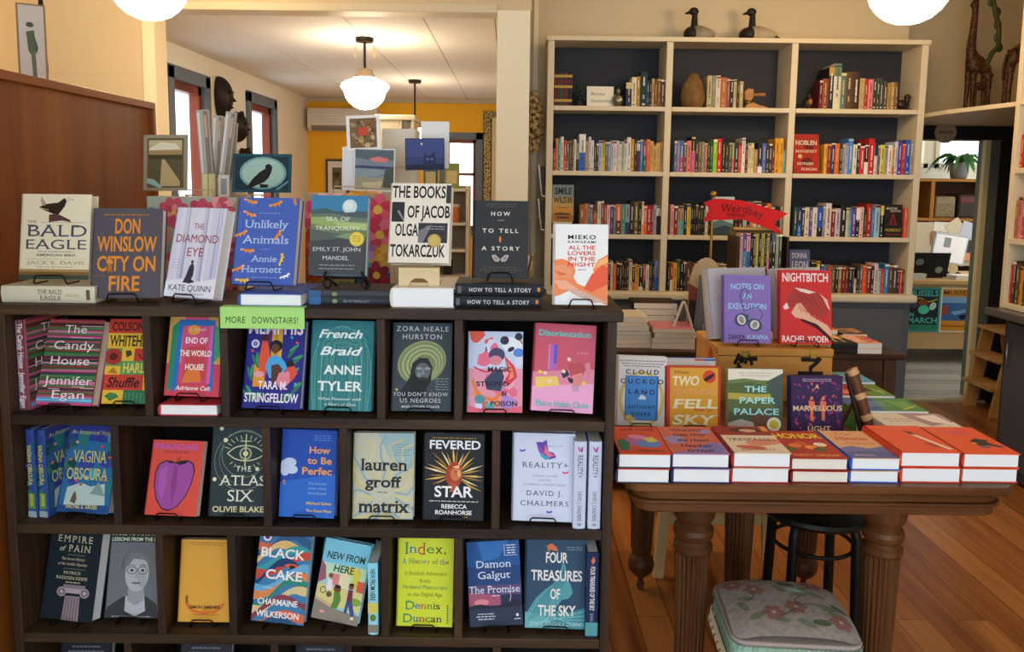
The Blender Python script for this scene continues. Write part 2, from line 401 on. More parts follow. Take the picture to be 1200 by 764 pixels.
wn = struct(f.build('window_4')); g = MB(); g.box(4.35, 4.67, 8.93, 8.934, 1.8, 2.3, CLEAR); g.build('window_pane', wn); g = MB(); g.box(4.85, 5.55, 8.93, 8.934, 1.8, 2.3, CLEAR); g.build('window_pane', wn)
# ---------------------------------------------------------------- glass globe lamps
BRONZE = M('3a2f28', .4, .8); WARM = (1.0, .70, .40, 1); SOFT = (1.0, .82, .60, 1)
def globe_lamp(label, x, y, zc, r, ztop, group, power, strings=False, tone=WARM):
    t = thing('globe_lamp', label, 'lamp', (x, y, ztop), 0, group)
    b = MB(); b.lathe([(.012, -.03), (.055, -.028), (.06, -.012), (.06, 0)], BRONZE); b.build('canopy', t, 0, 40)
    b = MB(); d = zc - ztop; b.tube([(0, 0, -.02), (0, 0, d + r * .95)], .009, BRONZE, 10); b.build('stem', t, 0, 40)
    b = MB(); b.lathe([(.012, d + r * 1.0), (.05, d + r * .95), (.058, d + r * .78), (.075, d + r * .60)], M('8c7a66', .35, .6)); b.build('fitter', t, 0, 40)
    pr = [(.40, .62), (.47, .56), (.60, .50), (.84, .42), (.98, .32), (1.02, .22), (.98, .12), (.90, .04), (.86, -.06), (.80, -.26), (.68, -.44), (.50, -.60), (.28, -.70), (.05, -.74)]
    b = MB(); b.lathe([(p * r, d + q * r) for p, q in pr], GLOW('opal_glass', tone, power), 36); b.build('glass_globe', t, 0, 60)
    if strings:
        for s in (-1, 1):
            b = MB(); b.tube([(s * .055, 0, -.012), (s * .062, 0, -.06)], .002, M('c9b090', .4), 5); b.lathe([(.003, -.13), (.006, -.12), (.006, -.07), (.003, -.06)], M('c9a070', .5), 8, (s * .062, 0, 0)); b.build('pull_chain', t)
    return t
globe_lamp('large lit opal globe lamp hanging above the teak cabinet, upper left', -1.655, 3.6, 2.38, .19, 3.2, 'pendant globe lamps', GLOBE_POWER)
globe_lamp('large lit opal globe lamp hanging before the white bookcase, upper right', 1.775, 3.6, 2.41, .20, 3.2, 'pendant globe lamps', GLOBE_POWER)
globe_lamp('lit schoolhouse globe lamp on bronze stem in the back room, with pull chains', -.985, 5.2, 2.11, .155, 2.46, 'pendant globe lamps', GLOBE_POWER * .9, True, SOFT)
globe_lamp('farther lit globe lamp half hidden behind the white card', -.92, 7.3, 1.93, .15, 2.46, 'pendant globe lamps', GLOBE_POWER * .8, False, SOFT)
globe_lamp('added globe lamp out of view, brightening the office above the desk', 4.6, 6.35, 2.22, .16, 2.6, 'pendant globe lamps', GLOBE_POWER * 1.1, False, SOFT)  # extra lamp, out of view, added to brighten the dim office
# ---------------------------------------------------------------- dark display shelf unit in front
DKW = WOOD('dark_stained_wood', ['1a120b', '2b1e13', '463421', '69533a'], 'x', 7, .55)
DKV = WOOD('dark_stained_upright', ['1a120b', '2b1e13', '422f1f', '5c4731'], 'z', 7, .55)
UX0, UX1, UY0, UY1 = -1.288, .264, 1.9, 2.175; LEV = [1.215, .93, .642, .345, .055]; TH = .026
unit = thing('display_shelf_unit', 'low dark brown wooden display unit of square cubbies filled with face out books', 'shelf unit', (0, 0, 0))
for x in (UX0, UX1 - .024): MB().box(x, x + .024, UY0, UY1, 0, LEV[0] - TH, DKV).build('side_panel', unit, .002)
MB().box(UX0 - .012, UX1 + .014, UY0 - .015, UY1, LEV[0] - TH, LEV[0], DKW).build('top_board', unit, .003)
for z in LEV[1:]: MB().box(UX0 + .024, UX1 - .024, UY0 + .002, UY1 - .01, z - TH, z, DKW).build('shelf', unit, .002)
MB().box(UX0 + .024, UX1 - .024, UY1 - .012, UY1, 0, LEV[0] - TH, M('120d0a', .7)).build('back_panel', unit)
DIV = [[172, 262, 446, 537], [135, 312, 402, 581], [187, 271, 451, 537], [149, 321, 407, 582]]; ymid = [425, 552, 675, 762]
for r in range(4):
    for px in DIV[r]:
        x = atY(px, ymid[r], 1.9).x; MB().box(x - .0105, x + .0105, UY0 + .003, UY1 - .012, LEV[r + 1], LEV[r] - TH, DKV).build('divider', unit, .0015)
# ---------------------------------------------------------------- teak cabinet at the left
TEAK = WOOD('teak_veneer', ['5f2f0f', '7c4218', '8c4e1c', '9a5a24'], 'z', 5, .4, .05, .05)
TEAKX = WOOD('teak_edge', ['6e3a16', '97582a', 'a8683a'], 'y', 5, .4)
cab = thing('tall_cabinet', 'tall warm brown teak cabinet standing at the far left behind the display unit', 'cabinet', (-1.3, 2.0, 0))
MB().box(-.5, -.012, -.9, .83, 0, 1.775, TEAK).build('carcass', cab)
MB().box(-.51, 0, -.91, .85, 1.775, 1.8, TEAKX).build('top_board', cab, .003)
MB().box(-.5, 0, .83, .85, 0, 1.775, TEAK).build('end_panel', cab, .002)
# ---------------------------------------------------------------- white bookcase on the back wall
BKW = M('d8cbac', .45); BKI = M('2f3136', .6); GCAB = M('5a5d61', .5)
BZ = [2.415, 2.0, 1.605, 1.215, .862]; BX = [.222, .945, 1.703, 2.49]; BY0, BY1 = 4.8, 5.06; ST = .028
bc = thing('bookcase', 'wide cream painted bookcase with dark back and three bays against the back wall', 'bookcase', (0, 0, 0))
for i, x in enumerate(BX):
    a = x - .022 if i in (1, 2) else (x - .02 if i == 0 else x - .02); MB().box(a, a + .04, BY0, BY1, BZ[-1], BZ[0] - ST, BKW).build('upright', bc, .003)
MB().box(BX[0] - .03, BX[3] + .03, BY0 - .008, BY1, BZ[0] - ST, BZ[0], BKW).build('top_board', bc, .003)
for z in BZ[1:4]:
    for i in range(3): MB().box(BX[i] + .02, BX[i + 1] - .02, BY0 + .002, BY1 - .01, z - ST, z, BKW).build('shelf', bc, .003)
MB().box(BX[0] - .02, BX[3] + .02, BY1 - .012, BY1, BZ[-1], BZ[0] - ST, BKI).build('back_panel', bc)
MB().box(BX[0] - .035, BX[3] + .035, BY0 - .05, BY1, BZ[-1] - .052, BZ[-1], M('d8ccae', .45)).build('ledge', bc, .018, seg=3)
MB().box(BX[0] - .02, BX[3] + .01, BY0, BY1, 0, BZ[-1] - .052, GCAB).build('base_cabinet', bc)
for i in range(3):
    b = MB(); b.box(BX[i] + .02, BX[i + 1] - .03, BY0 - .016, BY0, .1, BZ[-1] - .09, GCAB); b.build('cabinet_door', bc, .004)
# ---------------------------------------------------------------- oak table in front of it
OAK = WOOD('oak_x', ['321b0c', '532f14', '6e431f', '80532a'], 'x', 6, .4); OAKZ = WOOD('oak_z', ['351e0e', '563318', '714a26'], 'z', 7, .45)
tb = thing('display_table', 'square antique oak table with turned fluted legs under the book stacks', 'table', (.82, 2.46, 0))
def rr(x0, x1, y0, y1, r, n=6):
    out = []
    for cx, cy, a0 in ((x1 - r, y1 - r, 0), (x0 + r, y1 - r, 90), (x0 + r, y0 + r, 180), (x1 - r, y0 + r, 270)):
        for i in range(n + 1): a = R(a0 + 90 * i / n); out.append((cx + r * math.cos(a), cy + r * math.sin(a)))
    return out
MB().prism(rr(-.515, .515, -.515, .515, .05), .727, .75, OAK).build('tabletop', tb, .005, 40)
b = MB(); b.prism(rr(-.492, .492, -.492, .492, .06), .700, .727, OAK); b.prism(rr(-.50, .50, -.50, .50, .06), .690, .700, OAK); b.prism(rr(-.49, .49, -.49, .49, .06), .664, .690, OAK); b.build('apron', tb, .003, 40)
LEGP = [(.010, 0), (.014, .012), (.016, .028), (.010, .034), (.012, .05), (.028, .06), (.046, .082), (.05, .105), (.044, .128), (.034, .142), (.036, .155), (.040, .165), (.045, .35), (.049, .505), (.049, .512), (.054, .52), (.054, .533), (.046, .541), (.046, .55), (.053, .558), (.056, .572), (.053, .584), (.045, .592), (.047, .60), (.056, .615), (.060, .635), (.060, .652)]
for lx, ly in ((-.304, -.39), (.226, -.39), (-.318, .33), (.30, .33), (-.055, .0)):
    b = MB(); b.lathe(LEGP, OAKZ, 160, (lx, ly, 0), (.17, .51, 20, .13)); b.build('leg', tb, 0, 18)
# ---------------------------------------------------------------- books: helpers
WIRE = M('141414', .35, .3)
def easel(label, p, yaw, tilt, t, w=.07, bw=None):
    e = thing('book_easel', label, 'book easel', p, yaw, 'black wire book easels'); a = w / 2; yb = t * math.cos(tilt) + .008
    yf = -.009; s = math.sin(tilt)
    b = MB(); b.tube([(-a, yb, .003), (-a, yf - .003, .003), (-a, yf - .006, .006), (-a + .006, yf - .008, .022), (-a + .010, yf - .008, .025), (a - .010, yf - .008, .025), (a - .006, yf - .008, .022), (a, yf - .006, .006), (a, yf - .003, .003), (a, yb, .003)], .0019, WIRE, 6)
    b.build('front_lip', e, 0, 60)
    b = MB(); z1 = .10; b.tube([(-a, yb, .003), (-a * .6, yb + z1 * math.tan(tilt) + t * s * .0, z1), (a * .6, yb + z1 * math.tan(tilt), z1), (a, yb, .003)], .0019, WIRE, 6); b.build('back_rest', e, 0, 60)
    b = MB(); b.tube([(-a * .6, yb + z1 * math.tan(tilt), z1), (-a * .8, yb + z1 * math.tan(tilt) + .022, .003), (a * .8, yb + z1 * math.tan(tilt) + .022, .003), (a * .6, yb + z1 * math.tan(tilt), z1)], .0019, WIRE, 6); b.build('rear_prop', e, 0, 60)
    return e
def stand(label, short, bl, br, top, Y, Zs, t=.028, tilt=14, yaw=0, cover='fff', spine=None, art=None, spart=None, ez=True, hard=True, pages=None, back=None, group=None, lift=.006, ezw=None):
    p0, p1 = atY(bl[0], bl[1], Y), atY(br[0], br[1], Y); d = p1 - p0
    roll = math.atan2(d.z, d.x); roll = 0 if abs(roll) < R(1.3) else roll
    w = d.length / math.cos(R(yaw)); a = R(tilt); mid = (p0 + p1) / 2
    base = Vector((mid.x, Y, Zs + (lift if ez else 0) + w / 2 * abs(math.sin(roll))))
    rt = ray(*top); nrm = Vector((0, -math.cos(a), math.sin(a)))
    q = rt * ((base - Vector((0, 0, CAM_H))).dot(nrm) / rt.dot(nrm)) + Vector((0, 0, CAM_H)); h = (q - base).length
    if Zs in LEV[1:4]: h = min(h, (.249 - (base.z - Zs) - t * math.sin(a)) / math.cos(a))
    base.z += t * math.sin(a)
    M4 = Matrix.Translation(base) @ Matrix.Rotation(R(yaw), 4, 'Z') @ Matrix.Rotation(-a, 4, 'X') @ Matrix.Rotation(-roll, 4, 'Y')
    o = book('hardcover_book' if hard else 'paperback_book', label, M4, w, h, t, cover, spine, art, spart, pages, group, hard, back)
    if ez:
        if ez == 2: base.z += 0
        easel('black wire easel holding up the ' + short, (base.x, base.y, Zs), R(yaw), a, t, ezw or w * .46)
    return o
def flat(label, c, w, h, t, yaw=0, cover='fff', spine=None, art=None, spart=None, hard=True, pages=None, back=None, group=None):
    """book lying cover up; c = centre of its underside (x, y, z)"""
    M4 = Matrix.Translation(Vector((c[0], c[1], c[2] + t + .0003))) @ Matrix.Rotation(R(yaw), 4, 'Z') @ Matrix.Translation((0, -h / 2, 0)) @ Matrix.Rotation(R(-90), 4, 'X')
    return book('hardcover_book' if hard else 'paperback_book', label, M4, w, h, t, cover, spine, art, spart, pages, group, hard, back)
def upright(label, x, Y, Zs, t, h, w, cover, spine=None, art=None, spart=None, hard=True, group=None, yaw=90, pages=None):
    """book standing spine out: spine centre at (x, Y), spine facing the camera when yaw is 90"""
    a = R(yaw)
    M4 = Matrix.Translation(Vector((x, Y, Zs + .0007))) @ Matrix.Rotation(a, 4, 'Z') @ Matrix.Translation((w / 2, -t / 2, 0))
    return book('hardcover_book' if hard else 'paperback_book', label, M4, w, h, t, cover, spine, art, spart, pages, group, hard)
Z1, Z2, Z3, Z4 = LEV[:4]; YU = 1.935
WH = 'f1efe9'; BK = '17181b'
rnd = random.Random(7)
def blob(a, cx, cy, r, c, n=9, seed=0, j=.3):
    q = random.Random(seed); a.P([(cx + r * math.cos(6.283 * i / n) * (1 + q.uniform(-j, j)), cy + r * a.asp * math.sin(6.283 * i / n) * (1 + q.uniform(-j, j))) for i in range(n)], c)
def fox(a, x, y, s, rot, c='e08a2e'):
    ca, sa = math.cos(R(rot)), math.sin(R(rot)); k = a.asp
    T = lambda pts: [(x + (px * ca - py * sa) * s, y + (px * sa + py * ca) * s * k) for px, py in pts]
    a.P(T([(-5, 1), (-2.5, -1.6), (1, -1.3), (3.4, -2.6), (4, -3.6), (4.8, -2.6), (6.4, -1), (4, .6), (2.4, 1), (2.8, 3), (1.6, 3), (.6, 1.3), (-2, 1.4), (-2.4, 3.2), (-3.5, 3), (-3.4, 1.4)]), c)
    a.P(T([(-5, 1), (-3.6, -.9), (-6.5, -1.6), (-9, -.4), (-8.4, 1.4)]), c); a.P(T([(-9, -.4), (-8, -.8), (-8, 1.3), (-8.6, 1.3)]), WH); a.P(T([(4.4, .2), (6.4, -1), (5, -.9), (4, -.2)]), WH)
def flower(a, x, y, r, c, c2, n=6, rot=0):
    for i in range(n):
        t = 6.283 * i / n + rot; a.e(x + r * .6 * math.cos(t), y + r * .6 * a.asp * math.sin(t), r * .55, r * .36, c if i % 2 else c2, math.degrees(t), 12)
    a.e(x, y, r * .3, r * .3, 'f0c04a', n=10)
# ---------------------------------------------------------------- printed covers
def a_eagle(a):
    a.r(0, 88, 100, 96, 'a98a58'); a.r(0, 91, 100, 95, '7b6238'); a.r(0, 95, 100, 100, '3d4a3a')
    a.P([(25, 16), (32, 12), (52, 10), (60, 5), (66, 4), (70, 6), (64, 9), (62, 14), (56, 21), (52, 25), (46, 22), (38, 18)], '33231c'); a.P([(28, 3), (36, 12), (30, 14), (27, 8)], 'b09a94')
    a.P([(62, 5), (67, 3.4), (73, 6), (68, 8), (64, 8)], 'd8d0c0'); a.P([(72, 5.5), (75, 7), (71, 7.3)], 'd0a030'); a.P([(40, 24), (52, 23), (70, 30), (72, 33), (60, 31), (48, 32), (40, 33)], '5c3b34')
    a.P([(28, 17), (46, 20), (48, 24), (36, 20)], '241814')
    a.t('THE', 16, 32.5, 13, 3, '6b6a66', 0, 1); a.r(28, 33, 94, 33.5, '9a948a'); a.t('BALD', 52, 43, 86, 13.5, '4a5160', 0, 1); a.t('EAGLE', 52, 59, 86, 11, '4a5160', 0, 1)
    a.lines(20, 84, [67], 1.1, 'a59d8c', 3); a.t('AMERICAN BIRD', 52, 71.5, 56, 2.6, '6b6a66', 1); a.r(8, 76, 94, 76.4, 'b8a884')
    a.t('JACK E. DAVIS', 52, 80.5, 82, 3.8, 'a8916a', 0, 1); a.lines(25, 80, [85], 1, 'b3a68a', 2)
def a_cityfire(a):
    O = 'd98a2b'; a.lines(6, 90, [6.4], 1.6, 'a06a2a', 1)
    for s, y, w, x in (('DON', 20, 36, 50), ('WINSLOW', 40, 86, 50), ('CITY ON', 62, 84, 50), ('FIRE', 84, 44, 48)): a.t(s, x, y, w, 16, O, 1)
    a.e(26, 60, 5, 4, O); a.P([(23, 62), (29, 62), (30, 72), (27, 70), (24, 72)], 'b06f20'); a.t('A NOVEL', 13, 75, 15, 2, 'a06a2a')
def a_diamond(a):
    for x, w, c in ((3, 8, 'd3d3e3'), (20, 5, 'c9c9dd'), (33, 9, 'd8d8e6'), (58, 5, 'c5c6db'), (74, 10, 'd2d2e2'), (90, 6, 'c8c8dc'), (27, 2, 'a7a8c4'), (64, 2, 'a9aac6'), (86, 2, 'b0b0cc')): a.P([(x, 0), (x + w, 0), (x + w + 2, 84), (x - 1, 80)], c)
    a.P([(0, 84), (30, 80), (60, 83), (100, 78), (100, 100), (0, 100)], 'e9e9f0')
    a.t('THE', 50, 21, 20, 6.5, '9a3a34', 0); a.t('DIAMOND', 50, 35, 84, 9, '9a3a34'); a.t('EYE', 50, 50, 32, 9.5, '9a3a34')
    a.P([(34, 84), (38, 78), (43, 66), (46, 63), (50, 63), (53, 67), (53, 76), (50, 80), (58, 83), (48, 85)], '3d3a48'); a.e(47.5, 61, 2.5, 3, '2d2a35'); a.lines(6, 30, [59, 62, 65, 68], .7, 'b5b5c8', 4)
    a.t('KATE QUINN', 50, 90, 84, 6.5, '3d3f58'); a.lines(20, 80, [96], .8, '9a9ab0', 2)
def a_unlikely(a):
    for i, (x, y, r) in enumerate(((22, 5, 20), (64, 7, -15), (22, 20, 25), (11, 42, -20), (70, 43, -50), (24, 62, 10), (12, 82, -20), (20, 96, 5), (93, 4, 80))): fox(a, x, y, 1.5 if i < 8 else 1.1, r, 'e08a2e' if i != 7 else 'e8b23a')
    fox(a, 79, 70, 1.4, -75, 'e6c232'); fox(a, 88, 90, 1.2, -20, WH)
    a.t('Unlikely', 50, 31, 72, 9, 'bcd0ee', 0, 1); a.t('Animals', 50, 49, 76, 9, 'bcd0ee', 0, 1); a.t('a novel', 50, 60, 14, 2, '8fa6d8'); a.t('Annie', 50, 71, 42, 7, 'bcd0ee', 0, 1); a.t('Hartnett', 48, 83, 66, 7.5, 'bcd0ee', 0, 1); a.lines(30, 75, [18, 92], 1, '7f97d2', 1)
def a_sea(a):
    a.r(0, 0, 100, 20, '3d7fa8'); a.e(68, 14, 13, 13, 'c4d6d8'); a.e(66, 12.5, 9, 8, 'd6e2e0')
    a.P([(0, 19), (25, 16), (50, 22), (75, 21), (100, 25), (100, 34), (0, 34)], '4a5f60'); a.P([(0, 24), (40, 23), (70, 27), (100, 29), (100, 36), (0, 36)], '66786a')
    a.P([(0, 28), (30, 27), (60, 33), (100, 34), (100, 50), (0, 50)], '8fa868'); a.P([(40, 33), (100, 36), (100, 44), (50, 40)], 'a9bd7a'); a.P([(0, 36), (50, 42), (100, 44), (100, 54), (0, 46)], '6c7f5c')
    a.P([(0, 43), (45, 48), (100, 52), (100, 100), (0, 100)], '56605a'); a.P([(0, 58), (50, 55), (100, 58), (100, 100), (0, 100)], '45474a'); a.P([(42, 52), (70, 47), (100, 52), (70, 55)], '7c9a6e')
    a.t('SEA OF', 48, 30, 42, 5, 'dfe5d0'); a.t('TRANQUILITY', 48, 41.5, 80, 5, 'dfe5d0'); a.t('EMILY ST. JOHN', 48, 68, 84, 5, 'd0d3d2'); a.t('MANDEL', 47, 79, 46, 5, 'd0d3d2'); a.lines(15, 84, [87.5, 92], 1.2, '9a9c9c', 5)
    a.e(83, 55, 13, 13, 'd9c04a'); a.e(83, 55, 11, 11, 'e3cc58'); a.lines(75, 91, [51, 54, 57], 1, 'a08a20', 2)
def a_jacob(a):
    for s, x, y, w in (('THE BOOKS', 47, 11, 88), ('OF JACOB', 64, 36, 70), ('OLGA', 29, 59, 38), ('TOKARCZUK', 48, 85, 90)): a.t(s, x, y, w, 14.5, '1b1a1c', 1)
    a.r(92, 2, 100, 25, '3a3a3e'); a.r(3, 24, 24, 49, '2c2c30'); a.P([(12, 36), (15, 34), (24, 46), (24, 49)], '8c8c90'); a.r(48, 50, 96, 75, '36363a'); a.P([(48, 60), (70, 52), (56, 75), (48, 75)], '75757a'); a.lines(60, 92, [54, 57], 1, '9a9a9e', 2); a.e(75, 72, 11, 11, 'b79f52'); a.e(75, 72, 8.5, 8.5, 'c8b265')
def a_tell(a):
    a.lines(15, 85, [4, 7], 1, '5f5548', 1); C = 'd9d5cc'
    a.t('HOW', 49, 17, 35, 5, C, 1, 0, 0, .25); a.r(44, 25, 56, 25.8, '9a958a'); a.t('TO TELL', 49, 39, 66, 5, C, 1, 0, 0, .25); a.P([(47, 47), (50, 46), (51, 51), (49, 55), (47, 52)], 'd9822e'); a.t('A STORY', 50, 62, 70, 5, C, 1, 0, 0, .25)
    for s in (-1, 1): a.P([(49.5, 76), (49.5 + s * 9, 70), (49.5 + s * 16, 70.5), (49.5 + s * 13, 76), (49.5 + s * 9, 79), (49.5 + s * 3, 79)], 'b0a6a4'); a.P([(49.5 + s * 4, 76), (49.5 + s * 11, 72), (49.5 + s * 10, 76)], '6f6468')
    a.lines(12, 88, [86, 89, 92], 1, '5f5548', 3)
def a_lovers(a):
    a.P([(0, 45), (14, 43), (28, 46), (36, 50), (40, 58), (36, 66), (44, 74), (60, 78), (78, 64), (72, 56), (82, 44), (100, 37), (100, 100), (82, 96), (50, 84), (30, 82), (12, 88), (0, 90)], 'f08a58')
    a.P([(0, 52), (20, 50), (34, 58), (30, 68), (14, 66), (0, 70)], 'ee9a70'); a.P([(70, 62), (90, 50), (100, 54), (100, 74), (70, 84), (55, 80)], 'e8603f'); a.P([(74, 55), (86, 44), (100, 40), (100, 47)], 'f6b673'); a.P([(0, 70), (22, 70), (45, 80), (40, 84), (10, 80)], 'f2b08e'); a.P([(20, 80), (50, 82), (84, 92), (100, 97), (70, 97), (40, 88)], 'd7b3a4'); a.P([(0, 58), (16, 60), (26, 63), (10, 64)], 'e6724a')
    a.t('MIEKO', 51, 16, 52, 5, '2b2426', 1, 0, 0, .1); a.t('KAWAKAMI', 51, 22, 52, 3, '2b2426', 1, 0, 0, .1)
    for s, y, w in (('ALL THE', 29, 50), ('LOVERS', 36, 52), ('IN THE', 43, 50), ('NIGHT', 50, 52)): a.t(s, 51, y, w, 4.8, 'd2493c', 1)
    a.lines(42, 60, [56], 1, '8a8080', 1)
CANDY = ['a03c5c', '6a4424', 'b04f6c', '2f5a33', '8a2f30', 'c06a8c', '34343c', 'a05030', '24604c', 'c87a9a', '5c2444', '84845a', 'b0405a', '4a7a4c', '943c5e', '2c2a30']
def candy(a, x0=0, x1=100, seed=3):
    q = random.Random(seed); y = 0
    while y < 92:
        d = q.uniform(1.1, 2.6); c = q.choice(CANDY); s = q.uniform(-1, 1); a.P([(x0, y), (x1, max(0, y + s)), (x1, y + d + s + .4), (x0, y + d + .4)], c); y += d
        if q.random() < .6: m = q.uniform(x0, x1 - 20); a.r(m, y - .8, min(x1, m + q.uniform(15, 60)), y - .2, q.choice(['f3d0de', '2a2a30', 'e8e0c0', '3f8f70', 'd03040']))
    a.r(x0, 92, x1, 97, '4aa3cf'); a.r(x0, 94, x1, 95.2, '8fd0ea'); a.r(x0, 97, x1, 100, 'd0507f')
def a_candy(a):
    candy(a)
    for s, x, y, w in (('The', 52, 12, 40), ('Candy', 53, 31, 72), ('House', 50, 49, 70), ('Jennifer', 52, 72, 86), ('Egan', 56, 88, 58)): a.t(s, x, y, w, 9.5, 'f0e9ea')
def s_candy(a):
    candy(a, seed=9); a.t('The Candy House', 28, 50, 50, 62, 'f0e9ea', 1); a.t('Jennifer Egan', 77, 50, 40, 62, 'f0e9ea', 1)
def a_harlem(a):
    R_, Y_, G_ = 'c8402f', 'e3b93a', '57995a'
    a.r(0, 0, 72, 17, R_); a.r(72, 0, 100, 17, G_); a.t('COLSON', 37, 9, 62, 10, '3a2018', 1, 1); a.r(0, 17, 100, 35, Y_); a.t('WHITEHEAD', 50, 26, 94, 12, '2d2016', 1, 1)
    a.r(0, 35, 30, 56, G_); a.e(14, 45, 18, 16, 'a8362c'); a.e(14, 45, 8, 7, '5a201a'); a.r(30, 35, 54, 50, Y_); a.P([(36, 38), (46, 37), (50, 42), (40, 46)], '4a4026'); a.r(54, 35, 100, 50, R_); a.l([(62, 42), (70, 47), (84, 40)], 3, '40201a')
    a.r(30, 50, 100, 66, G_); a.t('HARLEM', 66, 58, 62, 11, 'e8cf5a', 1); a.r(0, 56, 30, 66, Y_); a.P([(6, 64), (16, 57), (26, 65)], 'b8752c'); a.r(0, 66, 76, 84, R_); a.t('Shuffle', 37, 75, 62, 11, '2a1712', 1, 0, .25); a.r(76, 66, 100, 84, Y_); a.e(86, 74, 8, 7, '3a4a2a')
    a.r(0, 84, 40, 100, Y_); a.P([(4, 91), (14, 87), (26, 88), (32, 92), (16, 97)], '3f7f46'); a.r(40, 84, 88, 100, '2f6f4a')
    for i in range(6): a.r(43 + i * 7.4, 87, 47 + i * 7.4, 98, '4a8a5f')
    a.r(88, 84, 100, 100, R_)
def a_endworld(a):
    a.P([(0, 0), (100, 0), (100, 60), (0, 60)], 'd5a557'); a.e(50, 5, 22, 14, 'd65a7a'); a.P([(0, 60), (30, 75), (100, 70), (100, 100), (0, 100)], 'd1475a'); a.P([(6, 14), (18, 6), (20, 60), (12, 90), (4, 96)], '2f8a68'); a.P([(82, 10), (96, 16), (96, 50), (84, 60)], '4aa06a')
    a.P([(18, 5), (84, 5), (88, 90), (78, 96), (78, 14), (26, 14), (22, 94), (12, 94)], '2f6fb8'); a.r(26, 13, 80, 84, 'd0507f'); a.P([(34, 40), (70, 36), (74, 80), (30, 82)], 'c8464e'); a.e(46, 18, 12, 9, 'e09a3a'); a.P([(36, 70), (60, 62), (66, 82), (30, 84)], 'e07a3a'); a.r(76, 12, 82, 84, 'c86ab0')
    for s, y, w in (('END OF', 31, 40), ('THE WORLD', 47, 58), ('HOUSE', 64, 34)): a.t(s, 52, y, w, 7, 'f4ece0', 1)
    a.t('Adrienne Celt', 52, 90, 64, 5, 'f4e0d8', 1, 0, .2); a.t('a novel', 52, 17, 28, 4, 'e8c0c8', 0, 0, .2)
def a_memphis(a):
    a.r(42, 8, 62, 60, 'd9a83a'); a.r(48, 10, 54, 58, 'c08a2a'); a.r(16, 50, 36, 76, 'e0952f'); a.r(36, 14, 44, 58, '5a2a6a')
    for x, y, r_ in ((10, 62, 70), (18, 48, 60), (8, 84, 30), (80, 36, -60), (88, 46, -45), (84, 62, -70), (92, 76, -50), (74, 88, -30), (22, 88, -30)): a.e(x, y, 13, 3.2, '2c7a5a', r_); a.e(x + 3, y - 4, 10, 2.4, '3f9a6a', r_ + 25)
    a.P([(28, 22), (34, 20), (38, 28), (44, 44), (36, 66), (26, 60), (24, 44)], 'e0583a'); a.e(32, 21, 6, 6, '4a2a22'); a.e(52, 30, 11, 10, '1d1a1a'); a.e(51, 33, 7, 8, '6b3f30'); a.P([(40, 44), (50, 40), (64, 44), (74, 52), (64, 66), (44, 66), (36, 54)], '4aa8e0'); a.P([(46, 52), (58, 50), (66, 56), (56, 72), (48, 70)], '5a352a'); a.e(78, 50, 7, 6, '2a1c1c'); a.P([(72, 54), (86, 52), (92, 60), (82, 70), (70, 66)], 'e0523f'); a.P([(60, 60), (78, 58), (80, 70), (66, 80), (56, 70)], 'e58a9a'); a.e(26, 62, 9, 5, 'e8a0a8')
    for x, y, c in ((88, 26, 'e0523f'), (94, 14, 'e8a0a8'), (78, 20, '4aa8e0'), (12, 36, 'e0523f'), (70, 76, '4aa8e0'), (90, 72, '4aa8e0'), (30, 12, '4aa8e0')): a.e(x, y, 3, 2, c, 40)
    a.t('MEMPHIS', 50, 9.5, 94, 14, 'ece6f0', 1); a.e(16, 28, 7, 7, 'e8e4ee'); a.e(16, 28, 4.5, 4.5, '8a7ac0'); a.t('TARA M.', 51, 74, 50, 8.5, 'f0eaf0', 1); a.t('STRINGFELLOW', 50, 88, 92, 9.5, 'f0eaf0', 1)
def a_braid(a):
    for i in range(9):
        k = i * 4.6; a.l([(50 - 46 + k, 100), (50 - 46 + k, 34 - i * .5), (50 - (46 - k) * .7, 12 + i * 3), (50, 4 + i * 4), (50 + (46 - k) * .7, 12 + i * 3), (96 - k, 34), (96 - k, 100)], 1.5, '3f9a9a' if i % 2 else '2a6f78', 1); a.l([(50 - 44 + k, 100), (50 - 44 + k, 36), (50, 6 + i * 4), (94 - k, 36), (94 - k, 100)], .7, '6a8f5a' if i % 3 else '7ac0bd', 1)
    C = 'e6f2f0'; a.t('French', 46, 15, 68, 9, C, 1, 0, .3); a.t('Braid', 46, 34, 62, 9, C, 1, 0, .3); a.t('ANNE', 52, 55, 60, 9.5, C, 1); a.t('TYLER', 49, 73, 72, 10, C, 1); a.t('What Passover with', 48, 87, 70, 3, C, 0, 0, .3); a.t('a Heart of Glass', 50, 93, 50, 3, C, 0, 0, .3)
